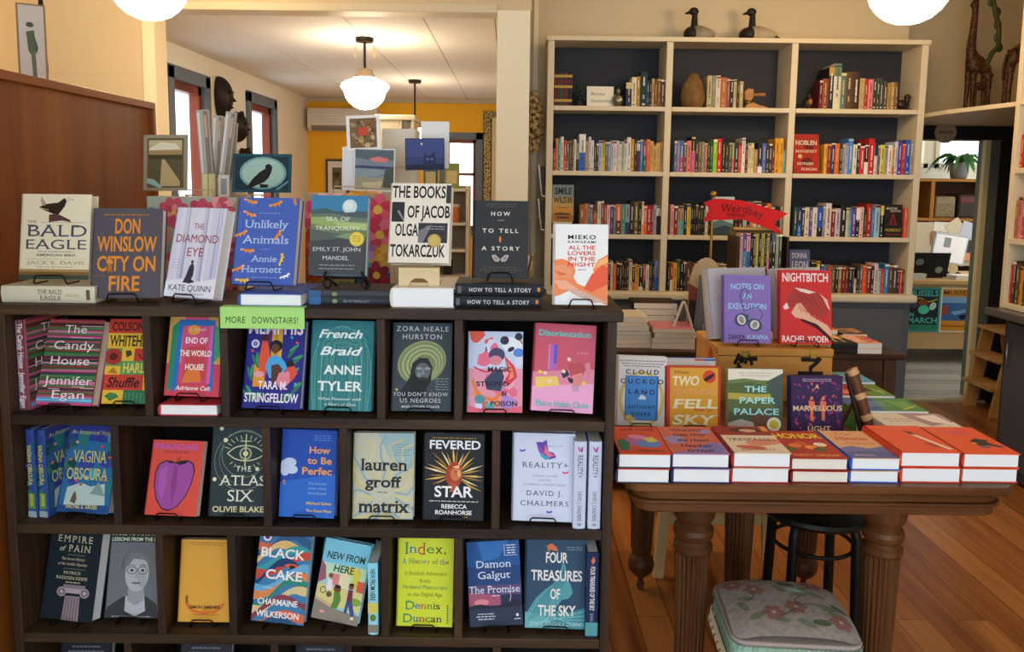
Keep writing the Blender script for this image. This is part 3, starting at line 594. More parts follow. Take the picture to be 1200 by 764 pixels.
def a_zora(a):
    HAT = M('93a468'); a.e(50, 45, 42, 35, '8d9c66', -25, 32)
    for i in range(1, 8): a.e(50 + i * .6, 45 + i * .5, 42 - i * 3.2, 35 - i * 2.4, ['a3b07a', '77865a'][i % 2], -25, 28)
    a.P([(30, 62), (34, 46), (46, 40), (60, 40), (68, 50), (66, 66), (58, 76), (50, 88), (20, 90), (14, 80)], '1e2528'); a.e(52, 55, 13, 14, '5d6668'); a.e(46, 52, 5, 2.2, '8c9698'); a.e(60, 52, 5, 2.2, '8c9698'); a.P([(51, 52), (54, 52), (55, 59), (50, 59)], '7c8688'); a.e(52, 63, 6, 2, '2a3033'); a.e(46, 59, 3.5, 4, '838d90'); a.P([(36, 58), (46, 64), (58, 66), (56, 80), (30, 84)], '181e21')
    C = 'c9cfd0'; a.t('ZORA NEALE', 50, 7, 88, 5.5, C, 0, 0, 0, .12); a.t('HURSTON', 50, 16, 66, 5.5, C, 0, 0, 0, .12); a.t("YOU DON'T KNOW", 49, 81, 92, 4.2, C, 0, 0, 0, .08); a.t('US NEGROES', 49, 88, 68, 4.6, C, 0, 0, 0, .08); a.t('AND OTHER ESSAYS', 49, 95, 64, 2.6, C, 1); a.lines(72, 98, [63, 66, 69, 72, 75], .8, '8a9295', 6); a.e(9, 76, 2, 2, 'd0c060')
def a_magic(a):
    q = random.Random(5); a.P([(0, 0), (100, 0), (100, 46), (0, 46)], 'c9d4ee')
    for i in range(20): blob(a, q.uniform(2, 98), q.uniform(4, 96), q.uniform(6, 15), q.choice(['e8708f', 'f0a8b8', 'e9b8d0', 'e0604a', 'f3c0a0', 'b48ad0', 'd9dcf2', 'f0905a']), 10, i)
    a.e(80, 17, 20, 14, 'e9f0fa', 20); a.e(66, 11, 8, 8, '33304a'); a.e(92, 6, 7, 7, '33304a'); a.e(78, 22, 7, 4, '2b2a40', -30); a.e(92, 26, 10, 8, '5a8ad8')
    a.e(52, 29, 15, 13, '4a4468'); a.e(50, 36, 12, 9, 'd88a96'); a.P([(30, 60), (44, 50), (60, 46), (66, 56), (60, 74), (34, 72)], '3d4460'); a.P([(66, 30), (84, 42), (90, 56), (76, 66), (62, 66), (74, 52), (70, 42)], 'd8405a'); a.P([(70, 36), (80, 44), (84, 56), (74, 60), (77, 50)], 'f08a5a'); a.l([(8, 60), (20, 78), (46, 84), (60, 76)], 6, 'e8823a', 1); a.e(22, 84, 10, 8, '58909a'); a.e(40, 92, 9, 6, '6fb0b0'); a.P([(0, 92), (40, 98), (100, 92), (100, 100), (0, 100)], 'e06a80'); a.l([(10, 44), (30, 50), (50, 48)], 2.5, 'c8304a', 1)
    for s, x, y, w in (('A', 32, 22, 6), ('MAGIC', 57, 47, 44), ('STEEPED', 45, 65, 60), ('IN', 66, 77, 9), ('POISON', 66, 89, 50)): a.t(s, x, y, w, 5.5, '232031', 1, 1)
    a.t('JUDY I. LIN', 36, 97, 30, 2, '4a2030')
def a_disor(a):
    a.P([(0, 56), (100, 50), (100, 78), (0, 80)], 'e08aa2'); a.P([(0, 72), (100, 66), (100, 100), (0, 100)], 'eda8cf'); a.r(24, 24, 38, 53, 'b06ac0'); a.r(33, 24, 38, 46, '5a5ac8'); a.r(24, 24, 27, 53, 'e080b0'); a.P([(4, 62), (40, 60), (44, 70), (6, 74)], 'f0cf6a')
    a.P([(46, 56), (56, 52), (60, 58), (50, 62)], '3a3550'); a.P([(56, 46), (76, 42), (86, 50), (80, 60), (62, 60)], 'c0505a'); a.P([(64, 58), (80, 54), (84, 64), (74, 72), (62, 68)], 'e08a8a'); a.P([(56, 60), (66, 62), (66, 67), (60, 66)], '2c2a34'); a.P([(84, 44), (92, 42), (94, 56), (88, 60)], 'd88a9a'); a.P([(64, 70), (76, 70), (76, 76), (66, 76)], 'c0a0c0')
    for x, y in ((12, 56), (20, 57), (58, 40), (84, 66), (28, 66), (50, 54)): a.e(x, y, 3.5, 3, 'f2d8c0' if x % 3 else 'f0d04a', 30, 8)
    a.t('Disorientation', 50, 11, 86, 6.5, '62cbc4', 1, 1); a.t('A Novel', 80, 32, 18, 2.4, 'e8a8b8', 0, 1); a.t('Elaine Hsieh Chou', 50, 91, 86, 5.8, '4fbdb8', 1, 1)
def a_vagina(a):
    q = random.Random(11)
    a.P([(0, 0), (100, 0), (100, 20), (0, 16)], '34408f')
    for i in range(16): blob(a, q.uniform(0, 100), q.uniform(10, 70), q.uniform(7, 16), q.choice(['2f6fa0', '3d9ab0', '2a5a80', '3a4a9a', '4aaeb8', '2f7a80']), 9, i + 40)
    for i in range(9): blob(a, q.choice([q.uniform(0, 16), q.uniform(84, 100)]), q.uniform(15, 90), 8, q.choice(['1f4a50', '2a5f50', '24506a', '3c7a5f']), 8, i)
    a.P([(14, 72), (40, 66), (60, 70), (86, 66), (92, 90), (60, 96), (12, 92)], 'b9cfc8'); a.P([(60, 78), (74, 64), (90, 80)], '7fa09a'); a.P([(0, 92), (100, 90), (100, 100), (0, 100)], '28508a')
    for x, y in ((12, 40), (30, 64), (50, 60), (88, 36), (84, 62), (40, 68), (20, 20), (70, 24)): a.e(x, y, 3.4, 2.6, q.choice(['d04a5a', 'e0a0a0', 'd0703a']), 0, 8)
    a.P([(24, 88), (28, 78), (32, 76), (36, 84), (34, 90)], '6b5a44'); a.t('An Anatomical Voyage', 48, 8, 84, 5, 'c8c98a', 0, 0, .3); a.t('VAGINA', 50, 36, 66, 13, 'd8cf6a', 0, 1, -.1); a.t('OBSCURA', 50, 56, 80, 13, 'd8cf6a', 0, 1, -.1); a.t('RACHEL E. GROSS', 48, 93, 60, 4, 'd9cf70', 1)
def s_vagina(a):
    q = random.Random(2)
    for i in range(14): blob(a, q.uniform(2, 95), q.uniform(10, 90), 3, q.choice(['2f6fa0', '3a4a9a', '2f7a80', '4a8a70']), 8, i)
    a.t('VAGINA OBSCURA', 40, 52, 46, 46, 'd8cf6a', 1); a.r(72, 10, 90, 90, '6f9a4a'); a.t('GROSS', 80, 50, 14, 34, 'e0d880', 1); a.r(93, 0, 100, 100, 'a9b8c0')
def a_paradais(a):
    a.t('PARADAIS', 47, 8.5, 84, 7.5, 'c25bb8', 1); a.lines(22, 76, [14.5, 16], 1, 'a8433a', 2)
    k = lambda x: [(14 + (p[0] - 14) * x + 35 * (1 - x) * 0, p[1]) for p in ()]
    H = [(50, 30), (43, 28), (30, 27), (17, 32), (11, 44), (12, 62), (19, 80), (32, 92), (46, 94), (62, 88), (76, 74), (85, 56), (88, 40), (84, 30), (74, 26), (60, 27)]
    a.P(H, '3f2a3c'); a.P([(50 + (x - 50) * .94, 60 + (y - 60) * .95) for x, y in H], 'a04e9c'); a.P([(48, 34), (54, 34), (56, 60), (50, 90), (44, 60)], '8c4288'); a.P([(22, 40), (34, 34), (36, 60), (30, 80), (20, 66)], 'ae5caa'); a.P([(50, 30), (58, 27), (74, 27), (68, 31), (56, 33)], '2c2028'); a.P([(50, 30), (43, 28), (32, 28), (38, 31)], '2c2028'); a.l([(50, 31), (53, 26), (57, 23)], 1.5, '2c2028')
def a_atlas(a):
    C = 'c6cda0'
    for r_, x, y, w in ((40, 58, 30, .9), (50, 56, 38, .8), (46, 60, 35, .5)): a.l([(x + r_ * math.cos(6.283 * i / 40), y + r_ * .66 * math.sin(6.283 * i / 40)) for i in range(41)], w, '8b9884')
    a.l([(28, 30), (42, 23), (60, 21), (78, 23), (92, 30), (78, 36), (60, 38), (42, 36), (28, 30)], 2, C, 1)
    a.e(60, 30, 11, 11, '9aa880'); a.e(60, 30, 8, 8, '24343a'); a.e(60, 30, 4.5, 4.5, 'e8e4a0')
    for i in range(11): t = R(200 + i * 14); a.l([(60 + 30 * math.cos(t), 30 + 16 * math.sin(t)), (60 + 40 * math.cos(t), 30 + 21 * math.sin(t))], 1.2, C)
    for i in range(7): t = R(40 + i * 17); a.l([(60 + 28 * math.cos(t), 32 + 12 * math.sin(t)), (60 + 34 * math.cos(t), 32 + 16 * math.sin(t))], 1.2, C)
    a.l([(60, 8), (60, 44)], 2.2, C); a.l([(50, 16), (70, 16)], 1.6, C)
    for x, y in ((24, 15), (82, 47), (8, 59), (16, 2)): a.e(x, y, 3.5, 3.5, 'e0dfae')
    a.e(24, 15, 7, 7, '24343a', 0, 16); a.e(24, 15, 4, 4, 'e0dfae')
    a.t('THE', 58, 47, 27, 6, 'dfe3cf', 0, 0, 0, .1); a.t('ATLAS', 57, 60, 82, 11, 'dfe3cf', 0, 1); a.t('SIX', 55, 77, 46, 12.5, 'dfe3cf', 0, 1); a.t('OLIVIE BLAKE', 52, 92, 90, 6, 'd5cf9a', 1)
def a_perfect(a):
    a.P([(0, 60), (100, 50), (100, 100), (0, 100)], '2f6ccb')
    for x, y, r_ in ((4, 42, 14), (16, 38, 12), (20, 46, 11), (8, 48, 12)): a.e(max(x, r_ * .0 + x), y, min(r_, 30 - x + 2) if x > 10 else r_ if x - r_ > 0 else x, r_ * .7, 'c6d6ef')
    a.t('How', 70, 23, 38, 7.5, 'eaa35a', 1); a.t('to Be', 70, 35, 44, 7.5, 'eaa35a', 1); a.t('Perfec', 66, 47, 54, 8, 'eaa35a', 1); a.t('t', 7, 60, 5, 6, 'e0b03a', 1); a.lines(55, 94, [6, 8.5, 11], 1, '5a8ad8', 3)
    for s, y in (('The Correct', 61, ), ('Answer to Every', 66.5), ('Moral Question', 72)): a.t(s, 68, y, 34, 2.8, '9ac0f0', 0, 1)
    a.t('Michael Schur', 72, 83.5, 46, 3, 'e8c45a', 1); a.t('The Good Place', 72, 92, 46, 3, 'e8c45a', 1)
def a_matrix(a):
    a.P([(40, 0), (100, 0), (100, 42), (60, 30)], '9dbcc0')
    for i in range(26):
        t = 6.283 * i / 26 + .1; c = ['d9cf8a', '8fb0ba', 'cfc48a'][i % 3]; L0, L1 = 20, 96
        p = [(50 + L * math.cos(t + .12 * math.sin(L * .2 + i)), 72 + L * .72 * math.sin(t + .12 * math.sin(L * .2 + i))) for L in (L0, 40, 60, 80, L1)]
        p = [(min(100, max(0, x)), min(100, max(0, y))) for x, y in p]; a.l(p, 3.2, c)
    K = '2c3038'; a.t('lauren', 51, 37, 78, 13, K, 1, 1); a.t('groff', 50, 57, 60, 12, K, 1, 1); a.t('matrix', 52, 85, 86, 14, K, 1, 1); a.lines(38, 60, [68.5], 1, '6a6a60', 1); a.lines(66, 96, [13, 16, 19, 22, 25], .7, '7a9498', 3)
def a_fevered(a):
    for i in range(21):
        t = R(-205 + i * 12 + (i % 2) * 3); L = 34 + (i * 37 % 14); x, y = 52, 48; w = .055
        a.P([(x + 8 * math.cos(t), y + 5 * math.sin(t)), (x + L * .7 * math.cos(t - w), y + L * .48 * math.sin(t - w)), (x + L * 1.2 * math.cos(t), min(66, y + L * .78 * math.sin(t))), (x + L * .7 * math.cos(t + w), y + L * .48 * math.sin(t + w))], ['c79a4a', 'e0bd62', '9c6f30', 'ead9a0'][i % 4])
    a.P([(36, 50), (40, 38), (50, 33), (62, 37), (66, 48), (62, 56), (58, 62), (44, 64)], 'a8452c'); a.e(54, 46, 9, 12, 'cf7a50', 12); a.P([(56, 42), (61, 43), (62, 49), (58, 50)], 'e8b080'); a.P([(48, 38), (60, 36), (58, 40)], 'f0d090'); a.e(54, 44, 2.4, .9, '4a1c14'); a.P([(46, 56), (56, 58), (54, 66), (44, 68)], 'b8553a')
    for x, y in ((46, 36), (50, 34), (56, 34), (61, 38), (43, 42)): a.e(x, y, 2.2, 2.4, 'c83a2a', 0, 8)
    a.t('FEVERED', 52, 12.5, 84, 9.5, 'f2f4f6', 1); a.t('STAR', 51, 67, 64, 12, 'f2f4f6', 1); a.lines(10, 92, [77.5], 1.2, 'c0c0c0', 2); a.t('REBECCA', 52, 84, 42, 4.6, 'f2f4f6', 1); a.t('ROANHORSE', 51, 91, 60, 4.6, 'f2f4f6', 1); a.lines(30, 75, [95.5], 1.2, 'a8802f', 2); a.lines(10, 90, [4], 1.2, 'a8802f', 5)
def a_reality(a):
    a.P([(48, 10), (54, 7), (56, 16), (57, 20), (66, 22), (70, 27), (62, 29), (52, 30), (45, 26), (40, 18), (37, 10)], '6a4ab0'); a.P([(52, 12), (55, 18), (60, 22), (67, 25), (58, 27), (50, 22)], 'e07a8a'); a.P([(38, 12), (44, 16), (52, 24), (46, 25)], 'a84ac0'); a.P([(43, 22), (54, 26), (60, 28), (54, 30), (46, 27)], '3aa8c0')
    for x, y, c in ((15, 20, '7a5ad0'), (85, 44, 'e05a7a'), (60, 89, '5a5ad0')): a.P([(x - 5, y - 1.4), (x, y - .3), (x + 5, y - 1.8), (x + 5, y + .6), (x, y + 1.6), (x - 4, y + 1.2)], c)
    K = '42444f'; a.t('REALITY+', 52, 36, 74, 5.8, K, 0, 1, 0, .12); a.t('DAVID J.', 52, 68, 58, 5.5, K, 0, 1, 0, .12); a.t('CHALMERS', 52, 79.5, 78, 5.5, K, 0, 1, 0, .12)
    for s, y, w in (('virtual worlds', 48, 42), ('and the', 53, 20), ('problems of philosophy', 58, 68)): a.t(s, 52, y, w, 2.2, '8a8c98', 0, 1, .15)
    a.lines(56, 80, [14], .8, 'a8aab8', 2)
def s_reality(a):
    a.P([(5, 30), (12, 35), (11, 60), (5, 75), (8, 50)], '7a4ab0'); a.P([(7, 40), (12, 50), (8, 66)], 'e07a8a'); a.t('REALITY+', 28, 50, 26, 40, '42444f', 0, 1); a.t('DAVID J. CHALMERS', 74, 50, 34, 30, '55576a', 0, 1); a.t('W', 95, 50, 3, 30, '42444f', 1)
def a_empire(a):
    C = 'd3cba8'; a.t('EMPIRE', 50, 13, 66, 7, C, 0, 1, 0, .15); a.t('of', 26, 23.5, 10, 5.5, C, 0, 1, .3); a.t('PAIN', 60, 23, 42, 7, C, 0, 1, 0, .15); a.r(38, 30, 72, 30.4, 'a09a80'); a.t('The Secret History', 50, 34.5, 46, 2.8, C, 0, 1, .25); a.t('of the Sackler Dynasty', 50, 40, 56, 2.8, C, 0, 1, .25); a.r(34, 45, 76, 45.4, 'a09a80'); a.t('PATRICK', 52, 49.5, 34, 3, C, 0, 1); a.t('RADDEN KEEFE', 52, 55, 60, 3.2, C, 0, 1); a.lines(38, 72, [59], 1.2, 'c0b890', 3)
    a.r(38, 62, 80, 66, '8d8088'); a.r(34, 66, 82, 71, 'b9a9ae')
    for x in (36, 80): a.e(x, 70, 9, 8, 'a8989e'); a.e(x, 70, 6, 5.3, '6b5d66'); a.e(x, 70, 3.6, 3.2, 'c3b4b8')
    a.P([(44, 74), (72, 74), (74, 100), (42, 100)], '9a8a90')
    for i in range(5): a.r(46 + i * 5.4, 75, 48 + i * 5.4, 100, '6f626a')
def a_portrait(a):
    a.r(0, 0, 100, 14, '2b2f33'); a.t('MARIE YOVANOVITCH', 52, 3.6, 98, 4.6, 'd9dfc0', 1); a.t('LESSONS FROM THE EDGE', 52, 10.5, 98, 4, 'd9dfc0', 1)
    a.e(56, 40, 31, 33, '5b5d60'); a.P([(30, 30), (44, 18), (62, 16), (80, 24), (88, 44), (82, 62), (30, 60), (27, 44)], '6e7073')
    a.P([(4, 88), (26, 78), (38, 74), (70, 74), (94, 84), (100, 100), (0, 100)], '3a3c3f'); a.P([(36, 74), (54, 84), (70, 72), (74, 92), (56, 98), (36, 92)], 'b9bcc0'); a.P([(40, 64), (68, 64), (70, 80), (54, 86), (40, 80)], '9a9da0'); a.e(54, 50, 22, 31, 'b4b7ba')
    a.P([(32, 38), (40, 26), (58, 26), (74, 32), (78, 42), (66, 34), (46, 33), (36, 42)], '77797c'); a.e(64, 52, 8, 22, 'a6a9ac')
    for x in (44, 64): a.e(x, 46, 9.5, 7, '4a4c50'); a.e(x, 46, 8.2, 5.8, 'b0b3b6'); a.e(x, 46, 3, 2.2, '2b2d30'); a.l([(x - 7, 40.5), (x, 39.5), (x + 7, 40.5)], 1.2, '55575a')
    a.r(52, 45.4, 56, 46.2, '4a4c50'); a.P([(51, 48), (57, 48), (59, 55), (50, 55)], 'a2a5a8'); a.e(54, 60.5, 9, 1.8, '6a6c70'); a.lines(5, 95, [97.5], 1.2, '9a9ca0', 3)
def a_banana(a):
    a.lines(16, 84, [3.4, 6], 1, 'a87520', 2); a.P([(12, 76), (16, 74), (22, 80), (38, 85), (60, 84), (78, 79), (86, 76), (84, 82), (70, 89), (46, 91), (26, 88), (16, 82)], 'd6742a'); a.P([(18, 81), (40, 87), (66, 86), (84, 79), (70, 85), (44, 85)], 'f0a83a'); a.P([(14, 68), (18, 68), (17, 73), (19, 77), (15, 77), (13, 72)], '7a5a20'); a.t('SIMON JIMENEZ', 50, 82, 58, 3.4, '3a2412', 1, 0, -.2); a.r(28, 90.5, 76, 91.5, 'b06a20')
def a_cake(a):
    q = random.Random(4); cs = ['3d7fb0', 'd96a4a', '2f5f8a', 'e8c07a', '3aa0a0', 'c84a3a', '1f3f6a', '6ab0d8', 'e08a50', '2a8a7a', 'd9c890', '8a3f50']
    for i in range(15):
        y = -6 + i * 7.6; c = cs[i % len(cs)]; ph = q.uniform(0, 3); am = q.uniform(6, 12)
        top = [(x, min(100, max(0, y + am * math.sin(x * .05 + ph) + (50 - x) * .16))) for x in range(0, 101, 10)]
        bot = [(x, min(100, max(0, y + 7.5 + q.uniform(0, 2) + am * math.sin(x * .05 + ph + .25) + (50 - x) * .16))) for x in range(100, -1, -10)]
        n = len(top); pts = top + bot; a.P(pts, c, [(i_, i_ + 1, 2 * n - 2 - i_, 2 * n - 1 - i_) for i_ in range(n - 1)])
    a.e(66, 36, 13, 4, 'd9603f'); a.e(68, 37, 6, 3, '2a2024'); a.e(15, 6, 11, 11, '6a62a0'); a.e(15, 6, 8, 8, 'e8e8f0'); a.e(15, 6, 4.5, 4.5, '4a4280')
    a.t('BLACK', 48, 23, 84, 10, WH, 1); a.t('CAKE', 54, 47, 70, 10, WH, 1); a.t('CHARMAINE', 47, 77.5, 76, 6.4, WH, 1); a.t('WILKERSON', 49, 91, 82, 6.4, WH, 1); a.t('a novel', 26, 62, 16, 2.4, WH)
def a_newfrom(a):
    a.P([(0, 0), (100, 0), (100, 30), (0, 30)], '7fc8e0'); a.P([(0, 30), (100, 30), (100, 52), (0, 50)], 'bfe0c0'); a.P([(0, 28), (10, 34), (16, 50), (0, 56)], 'a05a70'); a.P([(72, 36), (82, 28), (88, 36), (88, 58), (72, 56)], 'd8c84a'); a.r(84, 46, 100, 62, 'd0603f'); a.r(26, 42, 44, 56, 'd88a8a'); a.r(44, 40, 66, 60, 'e6ddb0'); a.P([(0, 56), (100, 60), (100, 84), (0, 78)], 'd9cf8a'); a.P([(0, 76), (40, 84), (100, 88), (100, 100), (0, 100)], '8c8578'); a.P([(0, 72), (40, 80), (38, 84), (0, 76)], 'd0b088'); a.e(84, 72, 16, 8, '7fa83a'); a.e(66, 36, 8, 10, 'e0d050')
    for s, x, y, w in (('NEW FROM', 50, 20, 82), ('HERE', 50, 35, 44)): a.t(s, x, y, w, 8.5, '2c4a3a', 1, 0, .1)
    a.e(14, 64, 7, 7, '6a5a3a'); a.e(14, 64, 5, 5, 'd9cf8a'); a.e(28, 68, 6, 6, '6a5a3a'); a.P([(20, 50), (30, 50), (32, 62), (20, 64)], 'e8e4f0'); a.e(25, 45, 5, 5, '8a4a3a')
    a.P([(38, 64), (50, 62), (56, 72), (50, 84), (36, 84), (40, 74)], '5f8a34'); a.e(44, 60, 8, 7, '7a4a30'); a.e(44, 57, 7, 4, '2c2018'); a.P([(68, 58), (78, 58), (80, 72), (68, 72)], '7a2a4a'); a.P([(68, 72), (80, 72), (90, 88), (82, 90), (74, 78), (72, 88), (66, 86)], '3f4f86'); a.e(73, 54, 5.5, 6, '7a4a30'); a.e(73, 51.5, 5.5, 3, '2c2018'); a.e(20, 90, 6, 3, 'e0a090'); a.e(86, 92, 4, 3, 'e8e0d8')
def s_newfrom(a):
    a.r(0, 0, 22, 100, '8fd8f0'); a.t('NEW FROM HERE', 30, 50, 44, 46, '2c4a3a', 1); a.r(55, 0, 70, 100, 'd9cf6a'); a.e(76, 50, 5, 4, '5f8a34'); a.r(86, 0, 97, 100, '8c8578')
def a_index(a):
    cs = ['2f3a40', '3a8a4a', '2f6fb0', 'b0602a', '3a3a30', 'c0503a', '4a8a6a']
    def word(s, x0, y, w, h, b=0):
        x = x0; tot = sum(_G[(b, c)][2] for c in s)
        for i, c in enumerate(s):
            d = _G[(b, c)][2] / tot * w; a.t(c, x + d / 2, y + (0), None if c in '.,il' else d * .92, h if (c.isupper() or c in 'dhklbft') else h * .76, cs[(i * 3 + len(s)) % 7], b, 1) if c != ' ' else None; x += d
    word('Index,', 12, 15, 76, 13); word('A History of the', 8, 29, 84, 6); a.lines(12, 88, [1.8], .6, '8a9a2a', 1)
    for s, y, w, c in (('A Bookish Adventure', 42, 76, 'a8902a'), ('from', 50, 20, '8a8a2a'), ('Medieval Manuscripts', 57, 80, '6f9a5a'), ('to the Digital Age', 65, 62, '8a9030')): a.t(s, 50, y, w, 4, c, 0, 1)
    word('Dennis', 16, 77, 62, 9.5); word('Duncan', 12, 91, 70, 9.5)
    for i in range(8): a.r(90, 76 + i * 2.6, 92.5, 77.6 + i * 2.6, ['b0402a', '3a8a4a', '2f6fb0'][i % 3])
def a_promise(a):
    a.r(0, 0, 100, 30, '24589a'); a.P([(20, 0), (80, 0), (60, 20), (30, 24)], '3572b8'); a.r(0, 30, 100, 52, '27457c'); a.r(0, 52, 100, 64, '5f4a78'); a.e(26, 70, 26, 12, 'b2607c'); a.P([(0, 60), (60, 64), (60, 76), (0, 76)], 'a85a74'); a.e(24, 72, 14, 6, 'de8a90')
    a.P([(0, 76), (20, 74), (50, 77), (80, 73), (84, 68), (90, 70), (100, 74), (100, 100), (0, 100)], '252b3c'); a.P([(0, 80), (100, 78), (100, 100), (0, 100)], '303a52'); a.l([(78, 60), (80, 66), (77, 72)], 1, 'e8d8e8')
    C = 'dbe5f2'; a.t('Damon', 50, 27, 66, 8.5, C, 0, 1); a.t('Galgut', 50, 40, 62, 8.5, C, 0, 1); a.t('The Promise', 49, 57, 96, 8.5, C, 0, 1); a.lines(42, 60, [64], 1, C, 1); a.lines(12, 50, [85, 88, 91], 1, C, 4)
    for y in (5, 8, 11, 14): a.lines(74, 95, [y], 1.2, C, y)
    a.r(71, 4, 72, 17, C); a.r(71, 17, 96, 17.6, C); a.e(90, 88, 2.5, 3, C); a.r(84, 92, 96, 93, C)
def a_treasures(a):
    a.P([(2, 84), (18, 66), (34, 56), (46, 50), (56, 40), (60, 28), (62, 25), (66, 32), (66, 44), (74, 50), (78, 60), (72, 66), (60, 68), (52, 76), (44, 88), (20, 100), (0, 100)], '5aa0a8'); a.P([(40, 88), (56, 78), (72, 82), (100, 76), (100, 100), (20, 100)], '4a8f9c'); a.P([(0, 82), (24, 84), (44, 92), (30, 100), (0, 100)], '6fb3b8')
    for i in range(5): a.l([(6 + i * 6, 92 - i * 2), (28 + i * 5, 66 - i), (52 + i * 3, 48), (62, 36 - i)], .9, '2f6f80', 1)
    for i in range(4): a.l([(10 + i * 8, 94 + i), (40, 92 - i * 2), (66, 86 + i * 2), (98, 80 + i * 5)], .9, '8fd0d0', 1)
    a.P([(34, 8), (42, 5), (50, 9), (53, 14), (46, 13), (40, 12), (36, 15), (36, 11)], 'd97a50')
    for s, x, y, w in (('FOUR', 51, 21, 36), ('TREASURES', 51, 41, 84), ('OF', 49, 61.5, 16), ('THE SKY', 52, 80, 62)): a.t(s, x, y, w, 11, 'ece9e4', 1)
    a.t('JENNY TINGHUI ZHANG', 51, 95, 88, 4.5, 'b9dcdc'); a.lines(64, 96, [8.5, 11], 1, '7f98b0', 3)
def s_treasures(a):
    a.P([(4, 45), (9, 30), (14, 52), (9, 66)], 'd97a50'); a.t('FOUR TREASURES OF THE SKY', 42, 50, 52, 36, 'e9e4e0', 1); a.t('ZHANG', 76, 50, 10, 26, '9fb8c8'); a.r(82, 0, 98, 100, '5aa0a8')
def a_plain(c='9a9488', seed=1, t=0):
    def f(a): a.lines(15, 85, [20 + seed % 5, 26, 70], 2, c, seed)
    return f
# ---------------------------------------------------------------- books on the display unit
def s_title(txt, c, w=60, x=50, h=44, sf=1): return lambda a: a.t(txt, x, 50, w, h, c, 0, sf)
def at_top(px, py, Z): return atZ(px, py, Z)
# top of the unit
flat('cream book lying flat on the far left end of the unit top, spine outward', (-1.262 + .10, 2.0, Z1), .16, .235, .042, 90, 'dcd6b8', 'd9d4b8', spart=lambda a: (a.t('THE BALD', 52, 34, 26, 26, '6a6a5c', 0, 1), a.t('EAGLE', 53, 70, 22, 26, '6a6a5c', 0, 1), a.t('DAVIS', 76, 55, 13, 16, 'b8a070', 0, 1), a.r(91, 20, 95, 80, '6a5a44')))
stand('cream book with a perched dark eagle on its cover, upper left corner', 'cream eagle book', (22, 333), (104, 333), (63, 230), 1.955, Z1 + .042, .034, 9, 0, 'e8dfbf', 'e0d6b2', a_eagle, lift=.007)
stand('slate grey book with big orange capital letters on its cover', 'slate book with orange letters', (107, 350), (186, 350), (149, 247), YU, Z1, .032, 11, 4, '534d55', '4a454c', a_cityfire)
stand('pale lilac book with birch trunks and a dark cloaked figure', 'lilac birch forest book', (187, 348), (254, 350), (232, 248), YU, Z1, .036, 16, -17, 'dcdbe6', 'd0d0e0', a_diamond)
flat('blue book lying flat under the blue fox book, page edge outward', (-.60, 2.005, Z1), .155, .205, .032, 0, '4a68b8', '3f5aa8', pages=PAGEW)
stand('bright blue book scattered with leaping orange foxes', 'blue fox book', (270, 338), (344, 339), (317, 236), YU + .02, Z1 + .032, .034, 16, -4, '4763b4', '3c56a4', a_unlikely, lift=.007)
# iron scroll easel with the moonlit meadow book
flat('dark book with a blue spine end lying flat behind the green sign', (-.405, 2.02, Z1), .145, .222, .018, 90, '3a4048', '3a3f48', spart=lambda a: (a.r(0, 0, 14, 100, '3f6fa8'), a.e(30, 50, 3, 2.4, '8fa070'), a.t('SEA OF TRANQUILITY', 55, 50, 30, 30, 'a9b0b0')))
flat('uppermost of the two dark books lying flat under the iron scroll easel', (-.405, 2.02, Z1 + .018), .145, .222, .018, 90, '4a4a4c', '43464a', spart=lambda a: (a.r(0, 0, 14, 100, '35608f'), a.e(30, 50, 3, 2.4, '7f9068')))
ie = thing('iron_scroll_easel', 'black iron easel with curled scroll feet under the moonlit meadow book', 'book easel', (-.425, 1.99, Z1 + .036))
for s in (-1, 1):
    b = MB(); x = .05 * s; b.tube([(x * .9, -.048, .05), (x, -.052, .036), (x, -.03, .027), (x * 1.0, .0, .03)], .0035, WIRE)
    b.tube([(x, -.02, .03)] + [(x + s * .0 - s * .013 * math.sin(t * .7) * (1 - t * .05), -.02 + .0 * t, .016 + .013 * math.cos(t * .7)) for t in range(0, 9)], .003, WIRE); b.tube([(x, -.02, .03), (x * .8, .05, .0)], .0035, WIRE); b.build('scroll_foot', ie, 0, 60)
b = MB(); b.tube([(-.045, .012, .026), (.045, .012, .026)], .0035, WIRE); b.tube([(-.045, .012, .026), (-.02, .06, .14), (.02, .06, .14), (.045, .012, .026)], .003, WIRE); b.tube([(0, .06, .14), (0, .10, .003)], .003, WIRE); b.build('back_frame', ie, 0, 60)
stand('book with a pale moon over dark and green hills and a yellow round sticker', 'moonlit book', (361, 326), (428, 327), (401, 232), 1.955, Z1 + .069, .03, 12, -3, '4a5a5c', '5b94b4', a_sea, ez=False)
# wooden easel with the big white lettered book
flat('thick white book lying flat under the small wooden easel, page edge outward', (-.222, 2.02, Z1), .158, .215, .050, 0, 'e4e0d2', 'ded9c8', pages=PAGEW)
we = thing('wooden_easel', 'small pale wooden easel holding up the white book with black capitals', 'book easel', (-.235, 1.955, Z1 + .05))
PLY = WOOD('pale_ply', ['c9b183', 'd9c397', 'e3d0a8'], 'x', 6)
b = MB(); b.prism([(-.052, 0), (-.026, 0), (-.022, .012), (-.01, .02), (.01, .02), (.022, .012), (.026, 0), (.052, 0), (.052, .047), (-.052, .047)], -.012, -.006, PLY, 'y'); b.build('front_plate', we, .001)
b = MB(); b.box(-.05, .05, -.006, .03, .040, .046, PLY); b.build('ledge', we, .001)
b = MB(); b.prism([(.062, 0), (.070, 0), (.115, .19), (.107, .19)], -.03, .03, PLY, 'x'); b.box(-.05, .05, -.004, .062, .0, .008, PLY); b.build('back_board', we, .001)
